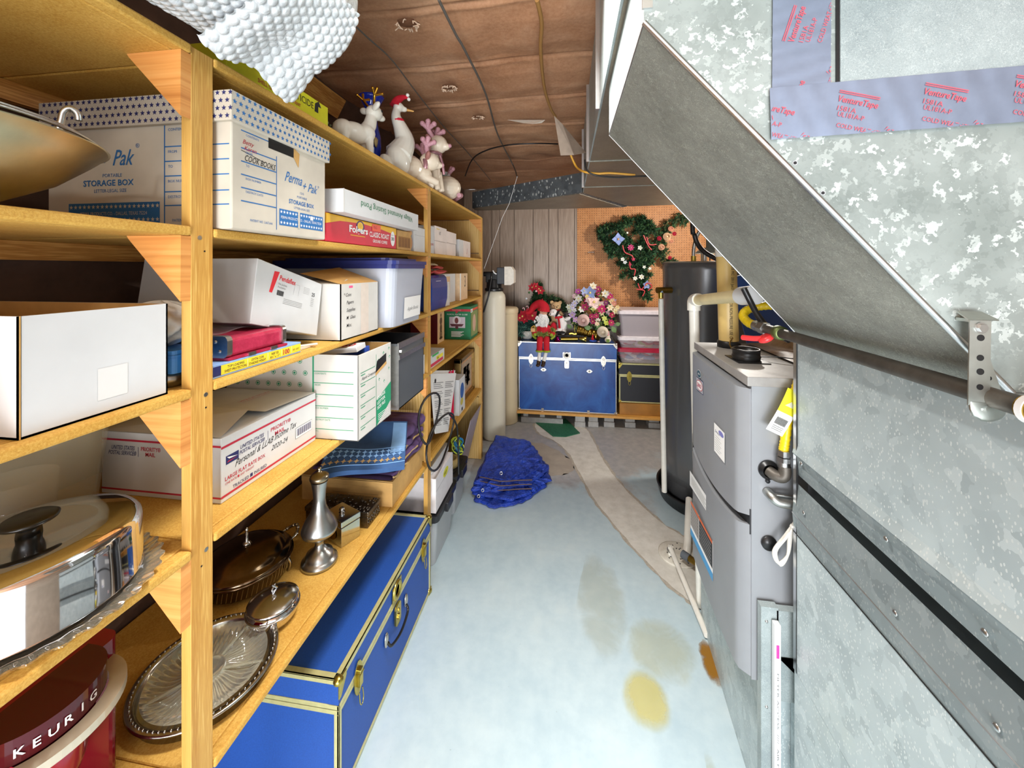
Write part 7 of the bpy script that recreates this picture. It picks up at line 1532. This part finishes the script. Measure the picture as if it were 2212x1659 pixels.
# stems gather at the vase mouth
m = MB()
for p in pts[::7]: m.tube([C0+V(0, .03, -.12), (C0+p)/2+V(0, .03, -.02), p], .0025, GRN_[3], 5)
part(m, 'stems', t)
FL = [(1275, 632, .050, 5, '#93A6D8'), (1262, 628, .03, 5, '#A9B5DC'), (1281, 618, .030, 6, '#F3E8CE'), (1249, 630, .026, 6, '#B04A9C'), (1292, 625, .028, 6, '#9E2C5E'), (1308, 634, .030, 6, '#F2ECDA'), (1318, 640, .026, 6, '#C42E64'), (1250, 645, .032, 6, '#F0EBDC'), (1282, 653, .055, 6, '#F2D3CC'), (1272, 648, .030, 6, '#F0C8C6'), (1295, 658, .040, 6, '#EFD9CE'), (1264, 663, .032, 6, '#A82456'), (1256, 668, .026, 6, '#F2F0EA'), (1242, 655, .026, 6, '#C5C0DA'), (1237, 662, .024, 6, '#BDB6D4'), (1300, 667, .036, 8, '#C22468'), (1322, 650, .026, 6, '#F0CFA6'), (1318, 664, .028, 6, '#F3E2C0'), (1330, 672, .026, 6, '#EFE0B4'), (1326, 655, .022, 6, '#E99A8A'), (1309, 654, .022, 6, '#7E2C62'), (1236, 680, .030, 5, '#C9A9D4'), (1243, 690, .026, 5, '#C9A0CE'), (1252, 697, .022, 5, '#B98FC6'), (1278, 683, .024, 6, '#A82456'), (1288, 682, .024, 6, '#B52C5E'), (1281, 694, .024, 6, '#A82456'), (1322, 680, .026, 6, '#B5284E'), (1320, 697, .028, 8, '#B3285A'), (1306, 688, .022, 6, '#D8E07A'), (1310, 698, .022, 6, '#CFDB5C'), (1300, 676, .022, 6, '#E6D9A6'), (1268, 640, .018, 6, '#E8D28A'), (1240, 670, .022, 6, '#D9D6DE'), (1229, 663, .024, 6, '#C9CFC0'), (1232, 672, .022, 6, '#BFC8B2'), (1290, 700, .020, 6, '#E9CFB4'), (1334, 664, .020, 6, '#F0D8A6')]
for x, y, r, k, c in FL: flower('flower', t, t, at(x, y, 3.95-(.06 if abs(x-1280) < 30 else 0)), r*1.45, k, c, rnd, cup=.3)
for i in range(26):
    a_ = rnd.uniform(0, 6.28); q_ = math.sqrt(rnd.random()); flower('flower', t, t, at(1279+q_*50*math.cos(a_), 664+q_*42*math.sin(a_), 3.99), rnd.uniform(.024, .036), rnd.choice((5, 6, 8)), rnd.choice(('#F0E8DA', '#A82456', '#C22E64', '#E9C6CE', '#C9B4D8', '#E8DDB0', '#D5DF86')), rnd, cup=.3)
rose(t, t, at(1260, 692, 3.85), .062, '#EBCBC2', rnd); rose(t, t, at(1302, 717, 3.87), .056, '#F0E3CE', rnd)
for x, y, w_ in ((1292, 705, .04), (1326, 712, .05), (1230, 705, .04), (1270, 708, .05), (1298, 708, .035), (1334, 700, .04), (1222, 690, .03)):
    m = MB(); c = at(x, y, 3.93); a = rnd.uniform(-1, 1)
    m.grid(lambda u, v: c+V((u-.5)*w_*1.5*math.cos(a)-(v-.5)*w_*math.sin(a)*math.sin(math.pi*u), -.01*math.sin(math.pi*u), (u-.5)*w_*1.5*math.sin(a)+(v-.5)*w_*math.cos(a)*math.sin(math.pi*u)), 8, 4, mat('#6F9058', .6, 0, .1)); part(m, 'leaf', t)
m = MB(); P = spline([at(1246, 712, 3.97), at(1262, 716, 3.97), at(1285, 722, 3.95), at(1292, 728, 3.93)], 20); n = len(P); m.tube([V(p.x, p.y, max(p.z, ZTK+.05)) for p in P], lambda q: (.050-.012*q)*(1+.08*math.sin(q*n*.9)), BRASSD, 24); part(m, 'horn_vase', t)
# small tree
t = thing('tabletop_tree', 'small artificial pine tree topped with a red poinsettia', 'christmas tree', tuple(at(1160, 712, 4.12))); c0 = at(1163, 615, 4.12); c1 = at(1163, 715, 4.12); pts = []
for i in range(26):
    f_ = i/25; p = c0.lerp(c1, f_); R_ = .015+.155*f_
    for _ in range(10+int(12*f_)): a = rnd.uniform(0, 6.28); pts.append(p+V(R_*rnd.uniform(.5, 1)*math.cos(a), R_*.7*math.sin(a), 0))
m = MB(); sprigs(m, pts, .05, 26, GRN_, rnd, .0036); part(m, 'foliage', t)
m = MB(); m.cyl(c1+V(0, 0, -.02), c0, .012, mat('#4A3526', .8), 10, .004); part(m, 'trunk', t)
for x, y in ((1150, 621), (1157, 619), (1164, 623), (1167, 628)): flower('poinsettia', t, t, at(x, y, 4.04), .050, 6, '#B8192E', rnd)
for x, y, c in ((1158, 629, '#E8C8CC'), (1137, 645, '#E4E8EE'), (1171, 647, '#A82A3A'), (1160, 655, '#A82A3A'), (1151, 663, '#C9A28A'), (1143, 632, '#3F6B3A')): m = MB(); m.ball(at(x, y, 4.02), .011, mat(c, .2, 0, 0)); part(m, 'bauble', t)
m = MB(); pts = [at(x+rnd.gauss(0, 4), y+rnd.gauss(0, 4), 4.15+rnd.uniform(-.03, .03)) for x, y in [(1178, 645), (1188, 648), (1196, 650), (1205, 652), (1212, 655), (1218, 660), (1222, 665)]*8]; sprigs(m, pts, .045, 16, GRN_, rnd, .0032); solo(m, 'pine_garland', 'dark green pine garland running behind the teddy bear', 'garland', tuple(at(1200, 660, 4.15)), kind='stuff')
# poinsettia pot with candy canes
t = thing('poinsettia_basket', 'white pot of frosty pine and red poinsettia with candy canes, trunk left end', 'pot plant', tuple(at(1140, 722, 4.0)))
b = at(1139, 722, 4.0); m = MB(); m.lathe([(0, 0), (.045, 0), (.062, .05), (.068, .085), (.06, .085), (.05, .02)], mat('#D8D4CA', .8, 0, .2, 90), 30, lt(b.x, b.y, ZTK)); part(m, 'pot', t)
pts = [at(1122+rnd.gauss(0, 9), 704+rnd.gauss(0, 9), 3.97+rnd.uniform(-.06, .06)) for _ in range(60)]+[at(1140+rnd.gauss(0, 10), 700+rnd.gauss(0, 6), 3.99) for _ in range(40)]
m = MB(); sprigs(m, pts, .062, 12, TEAL, rnd, .0028); part(m, 'foliage', t)
for x, y, r in ((1130, 683, .055), (1140, 678, .05), (1150, 682, .055), (1122, 686, .04), (1133, 690, .04)): flower('poinsettia', t, t, at(x, y, 3.91), r*1.2, 6, '#B0152C', rnd)
for k, (x, y) in enumerate(((1133, 668), (1141, 664), (1147, 672))):
    m = MB(); p = at(x, y, 3.92); P = spline([p+V(.01, 0, -.09), p+V(0, 0, 0), p+V(-.004, 0, .012), p+V(-.014, 0, .014), p+V(-.020, 0, .004)], 8); n = len(P)
    for i in range(n-1): m.cyl(P[i], P[i+1], .005, WHITE if i % 2 else mat('#C7212F', .4, 0, 0), 8)
    part(m, 'candy_cane', t)
# seated santa doll
t = thing('santa_doll', 'santa doll with long white beard sitting on the blue trunk edge', 'doll', tuple(at(1173, 735, 3.88)))
HC = mat('#C41428', .85, 0, .06, 60); FUR = mat('#F2F1EE', .95, 0, .06, 60); LIME = mat('#93A82E', .8, 0, .1, 60); SKIN = mat('#E2A88C', .6)
hd = at(1174, 684, 3.88)
m = MB(); m.ball(hd, (.034, .034, .038), SKIN); m.ball(hd+V(0, -.034, -.006), .008, SKIN, 8, 6); remesh(part(m, 'head', t), .004)
m = MB(); m.ball(hd+V(-.011, -.032, .006), .0035, BLACKP, 8, 6); m.ball(hd+V(.011, -.032, .006), .0035, BLACKP, 8, 6); part(m, 'eyes', t)
m = MB(); m.ball(hd+V(-.005, -.012, -.066), (.046, .026, .064), FUR, 20, 14, noise=.05); sprigs(m, [hd+V(rnd.gauss(0, .024)-.005, -.03, -.03-rnd.random()*.07) for _ in range(120)], .03, 5, [FUR], rnd, .002, .4, V(0, -.2, -1.2)); part(m, 'beard', t)
m = MB(); m.tube([hd+V(0, 0, .01), hd+V(.0, 0, .04), hd+V(-.03, .01, .065), hd+V(-.08, .02, .045), hd+V(-.115, .02, -.005), hd+V(-.15, .02, -.012)], lambda q: .040*(1-q)+.014, HC, 16, smooth_pts=5); part(m, 'stocking_hat', t)
m = MB(); m.tube([hd+V(.040*math.cos(a), .036*math.sin(a), .022) for a in [k*.5 for k in range(13)]], .009, LIME, 8, closed=True); sprigs(m, [hd+V(.04*math.cos(a), .036*math.sin(a), .022) for a in [k*.16 for k in range(40)]], .02, 6, [LIME, mat('#A97A3A', .8)], rnd, .002); part(m, 'hat_trim', t)
bd = V(hd.x, hd.y+.01, ZTK)
m = MB(); m.ball(bd+V(0, 0, .075), (.055, .045, .085), HC); 
for sx_ in (-1, 1): m.tube([bd+V(.035*sx_, 0, .115), bd+V(.075*sx_, -.015, .085), bd+V(.068*sx_, -.04, .06)], .022, HC, 12, smooth_pts=3)
remesh(part(m, 'coat', t), .005)
m = MB(); 
for sx_ in (-1, 1): m.tube([bd+V(.06*sx_, -.01, .02), bd+V(.09*sx_, 0, .045), bd+V(.088*sx_, 0, .1)], .010, LIME, 8, smooth_pts=4); m.ball(bd+V(.068*sx_, -.045, .06), .016, LIME)
sprigs(m, [bd+V(rnd.gauss(0, .03), -.045, .045+rnd.random()*.03) for _ in range(50)]+[bd+V(.075*sg, -.03, .08+rnd.random()*.03) for sg in (-1, 1) for _ in range(25)], .03, 6, [mat('#7E8A4A', .8), mat('#A8A26A', .8), LIME], rnd, .002); part(m, 'coat_trim', t)
for sx_ in (-1, 1):
    m = MB(); m.tube([bd+V(.024*sx_, -.01, .03), bd+V(.026*sx_, -.055, .022), bd+V(.027*sx_, -.075, -.005), bd+V(.028*sx_, -.075, -.065)], lambda q: .028-.004*q, HC, 14, smooth_pts=4); part(m, 'trouser_leg', t)
    m = MB(); m.tube([bd+V(.028*sx_+.026*math.cos(a), -.075+.026*math.sin(a), -.068) for a in [k*.52 for k in range(12)]], .008, LIME, 8, closed=True); part(m, 'cuff', t)
    m = MB(); m.cyl(bd+V(.027*sx_, -.075, -.07), bd+V(.020*sx_-.014, -.078, -.150), .0145, FUR, 14); part(m, 'stocking', t)
    m = MB(); q = bd+V(.020*sx_-.016, -.080, -.16); m.ball(q, (.017, .019, .022), mat('#3F2A18', .35, .3)); m.ball(q+V(-.004, -.024, -.018), (.018, .03, .013), mat('#3F2A18', .35, .3)); m.ball(q+V(0, .002, -.018), (.015, .017, .012), mat('#3F2A18', .35, .3)); remesh(part(m, 'boot', t), .004)
m = MB(); m.cbox(bd+V(-.085, -.05, .10), (.035, .025, .03), mat('#C8913A', .4)); m.tube([bd+V(-.10, -.05, .118), bd+V(-.075, -.055, .135), bd+V(-.07, -.05, .118)], .004, mat('#D9A94A', .3), 6, smooth_pts=3); part(m, 'gift_parcel', t); t.scale = (1.2, 1.2, 1.2)
# teddy bear
t = thing('teddy_bear', 'tan teddy bear with red bow peeking over the spotted dog', 'soft toy', tuple(at(1200, 700, 4.03))); hd = at(1201, 661, 4.03); PL = mat('#D3B183', .95, 0, .08, 90)
m = MB(); m.ball(hd, (.052, .045, .045), PL); m.ball(hd+V(.008, -.04, -.012), (.028, .024, .020), PL)
for sx_ in (-1, 1): m.ball(hd+V(.043*sx_, .005, .036), (.021, .010, .021), PL)
m.ball(hd+V(0, .01, -.105), (.055, .045, .075), PL)
for sx_ in (-1, 1): m.tube([hd+V(.04*sx_, 0, -.06), hd+V(.07*sx_, -.02, -.10)], .018, PL, 10); m.tube([hd+V(.03*sx_, 0, -.165), hd+V(.055*sx_, -.05, -.185)], .022, PL, 10)
remesh(part(m, 'body', t), .005)
m = MB(); m.ball(hd+V(.011, -.062, -.006), (.008, .005, .006), BLACKP); part(m, 'nose', t)
for sx_ in (-1, 1): m = MB(); m.ball(hd+V(.022*sx_, -.042, .008), .005, BLACKP, 8, 6); part(m, 'eye', t)
m = MB(); m.tube([hd+V(.035*math.cos(a), .03*math.sin(a), -.045) for a in [k*.52 for k in range(12)]], .008, HC, 8, closed=True); m.ball(hd+V(-.02, -.035, -.047), (.018, .006, .01), HC); m.ball(hd+V(.02, -.035, -.047), (.018, .006, .01), HC); part(m, 'bow', t)
# spotted dog
t = thing('plush_dog', 'white plush dog with black ears and red scarf beside santa', 'soft toy', tuple(at(1212, 720, 3.95))); hd = at(1196, 675, 3.95); WP = mat('#F0EDEA', .95, 0, .05, 90); BP = mat('#1B191B', .95, 0, .05)
m = MB(); m.ball(hd, (.042, .036, .036), WP, 16, 12, (0, .3, 0)); m.ball(hd+V(-.018, -.03, -.012), (.028, .024, .020), WP); m.ball(hd+V(.085, .01, -.115), (.050, .045, .085), WP, 16, 12, (0, -.15, 0)); m.tube([hd+V(.02, .01, -.02), hd+V(.06, .01, -.065)], .03, WP, 12)
m.tube([hd+V(.11, -.01, -.07), hd+V(.155, -.02, -.055), hd+V(.165, -.022, -.06)], .020, WP, 10); m.tube([hd+V(.06, -.01, -.17), hd+V(.03, -.05, -.195)], .024, WP, 10); m.tube([hd+V(.11, -.01, -.18), hd+V(.09, -.06, -.195)], .022, WP, 10)
remesh(part(m, 'body', t), .005)
m = MB(); m.ball(hd+V(.038, -.022, -.008), (.013, .010, .040), BP, 12, 8, (0, .5, 0)); part(m, 'ear', t); m = MB(); m.ball(hd+V(-.040, .012, .018), (.016, .012, .036), BP, 12, 8, (0, -.6, 0)); part(m, 'ear', t)
m = MB(); m.ball(hd+V(.115, .0, -.045), (.014, .016, .034), BP); part(m, 'paw', t)
m = MB(); m.ball(hd+V(-.002, -.036, .008), .0045, BP, 8, 6); m.ball(hd+V(-.030, -.052, -.010), .006, BP, 8, 6); part(m, 'face_features', t)
m = MB(); m.tube([hd+V(.045, -.03, -.045), hd+V(.055, -.055, -.09), hd+V(.06, -.06, -.15)], lambda q: .014+.006*q, HC, 8, sy=.5, smooth_pts=3); m.tube([hd+V(.02, -.02, -.05), hd+V(.05, -.04, -.045), hd+V(.085, -.02, -.04)], .012, HC, 10, smooth_pts=3); part(m, 'scarf', t)
m = MB(); m.ball(hd+V(.050, -.065, -.192), (.032, .02, .016), BP); m.ball(hd+V(.085, -.075, -.190), (.034, .02, .014), BP); part(m, 'foot', t)
t = thing('red_stocking_figure', 'red plush figure slumped between santa and the spotted dog', 'soft toy', tuple(at(1200, 718, 3.97))); c = at(1196, 712, 3.92); m = MB(); m.ball(c+V(0, 0, .02), (.035, .03, .055), HC); m.ball(c+V(0, 0, -.03), (.045, .035, .022), HC); remesh(part(m, 'body', t), .006)
# small ornaments
t = thing('purple_bell', 'shiny magenta bell ornament at the trunk front edge', 'ornament', tuple(at(1204, 735, 3.90))); c = at(1204, 733, 3.90)
m = MB(); m.lathe([(.034, 0), (.030, .006), (.022, .014), (.016, .028), (.014, .040), (.008, .048), (0, .052)], m_metal('magenta_foil', '#A81E86', .15), 24, lt(c.x, c.y, ZTK+.001)); part(m, 'bell', t)
t = thing('brass_bell', 'ornate brass candlestick bell lying on its side on the trunk', 'ornament', tuple(at(1240, 730, 3.90))); a = at(1212, 733, 3.92); b = at(1248, 727, 3.92); a.z = ZTK+.018; b.z = ZTK+.024
m = MB(); m.cyl(a, b, .020, BRASSD, 20); part(m, 'handle_bar', t)
m = MB(); c = at(1250, 727, 3.90); M = Matrix.Translation((c.x, c.y, ZTK+.030)) @ Matrix.Rotation(math.radians(95), 4, 'Y'); m.lathe([(.010, 0), (.016, .01), (.020, .04), (.030, .075), (.028, .075), (.018, .04)], BRASS, 28, M, flute=lambda a_, j: .05*math.sin(9*a_)); part(m, 'bell_cup', t)
m = MB()
for i in range(7): m.star((at(1231+i*2.2, 721, 3.89)+V(0, 0, .004*math.sin(i)), V(1, 0, 0), V(0, 0, 1)), 0, 0, .008, GOLD, .0, 5)
m.tube([at(1242, 721, 3.92), at(1241, 712, 3.92), at(1242, 702, 3.92)], .003, BRASS, 6); part(m, 'gold_stars', t)
t = thing('sled_ornament', 'tiny santa on a blue sled ornament near the middle front', 'ornament', tuple(at(1281, 733, 3.90))); c = at(1281, 733, 3.90); c.z = ZTK
m = MB(); m.ball(c+V(0, 0, .012), (.040, .022, .010), mat('#3A63C9', .25)); part(m, 'sled', t); m = MB(); m.ball(c+V(-.004, 0, .034), (.016, .014, .018), HC); m.ball(c+V(-.004, -.002, .054), .010, SKIN); m.ball(c+V(-.004, -.010, .046), (.010, .005, .012), FUR); m.cyl(c+V(-.004, 0, .058), c+V(.004, 0, .08), .010, HC, 10, .002); remesh(part(m, 'rider', t), .003)
t = thing('snowman_figurine', 'small snowman figurine with red and white hat at right front', 'figurine', tuple(at(1312, 733, 3.90))); c = at(1313, 733, 3.90); c.z = ZTK
m = MB(); m.ball(c+V(0, 0, .026), (.032, .024, .027), mat('#E9DCC6', .6)); m.ball(c+V(.002, 0, .062), .020, mat('#E9DCC6', .6)); remesh(part(m, 'body', t), .004)
m = MB(); m.cyl(c+V(0, 0, .070), c+V(0, 0, .112), .018, HC, 16, .010)
for k in range(3): m.cyl(c+V(.002, 0, .076+.012*k), c+V(.002, 0, .081+.012*k), .0185-.002*k, WHITE, 16)
part(m, 'striped_hat', t); m = MB(); m.cbox(c+V(-.002, -.026, .020), (.03, .010, .03), mat('#6E8A3A', .7)); part(m, 'parcel', t)
m = MB(); c = at(1293, 735, 3.90); m.ball((c.x, c.y, ZTK+.006), (.012, .008, .006), mat('#E8C9C4', .5)); solo(m, 'seashell', 'tiny pink shell lying between the sled and snowman', 'shell', (c.x, c.y, ZTK))
t = thing('copper_figurine', 'pale frosted glass ornament at the right end of the trunk top', 'ornament', tuple(at(1333, 715, 3.95)))if False else None
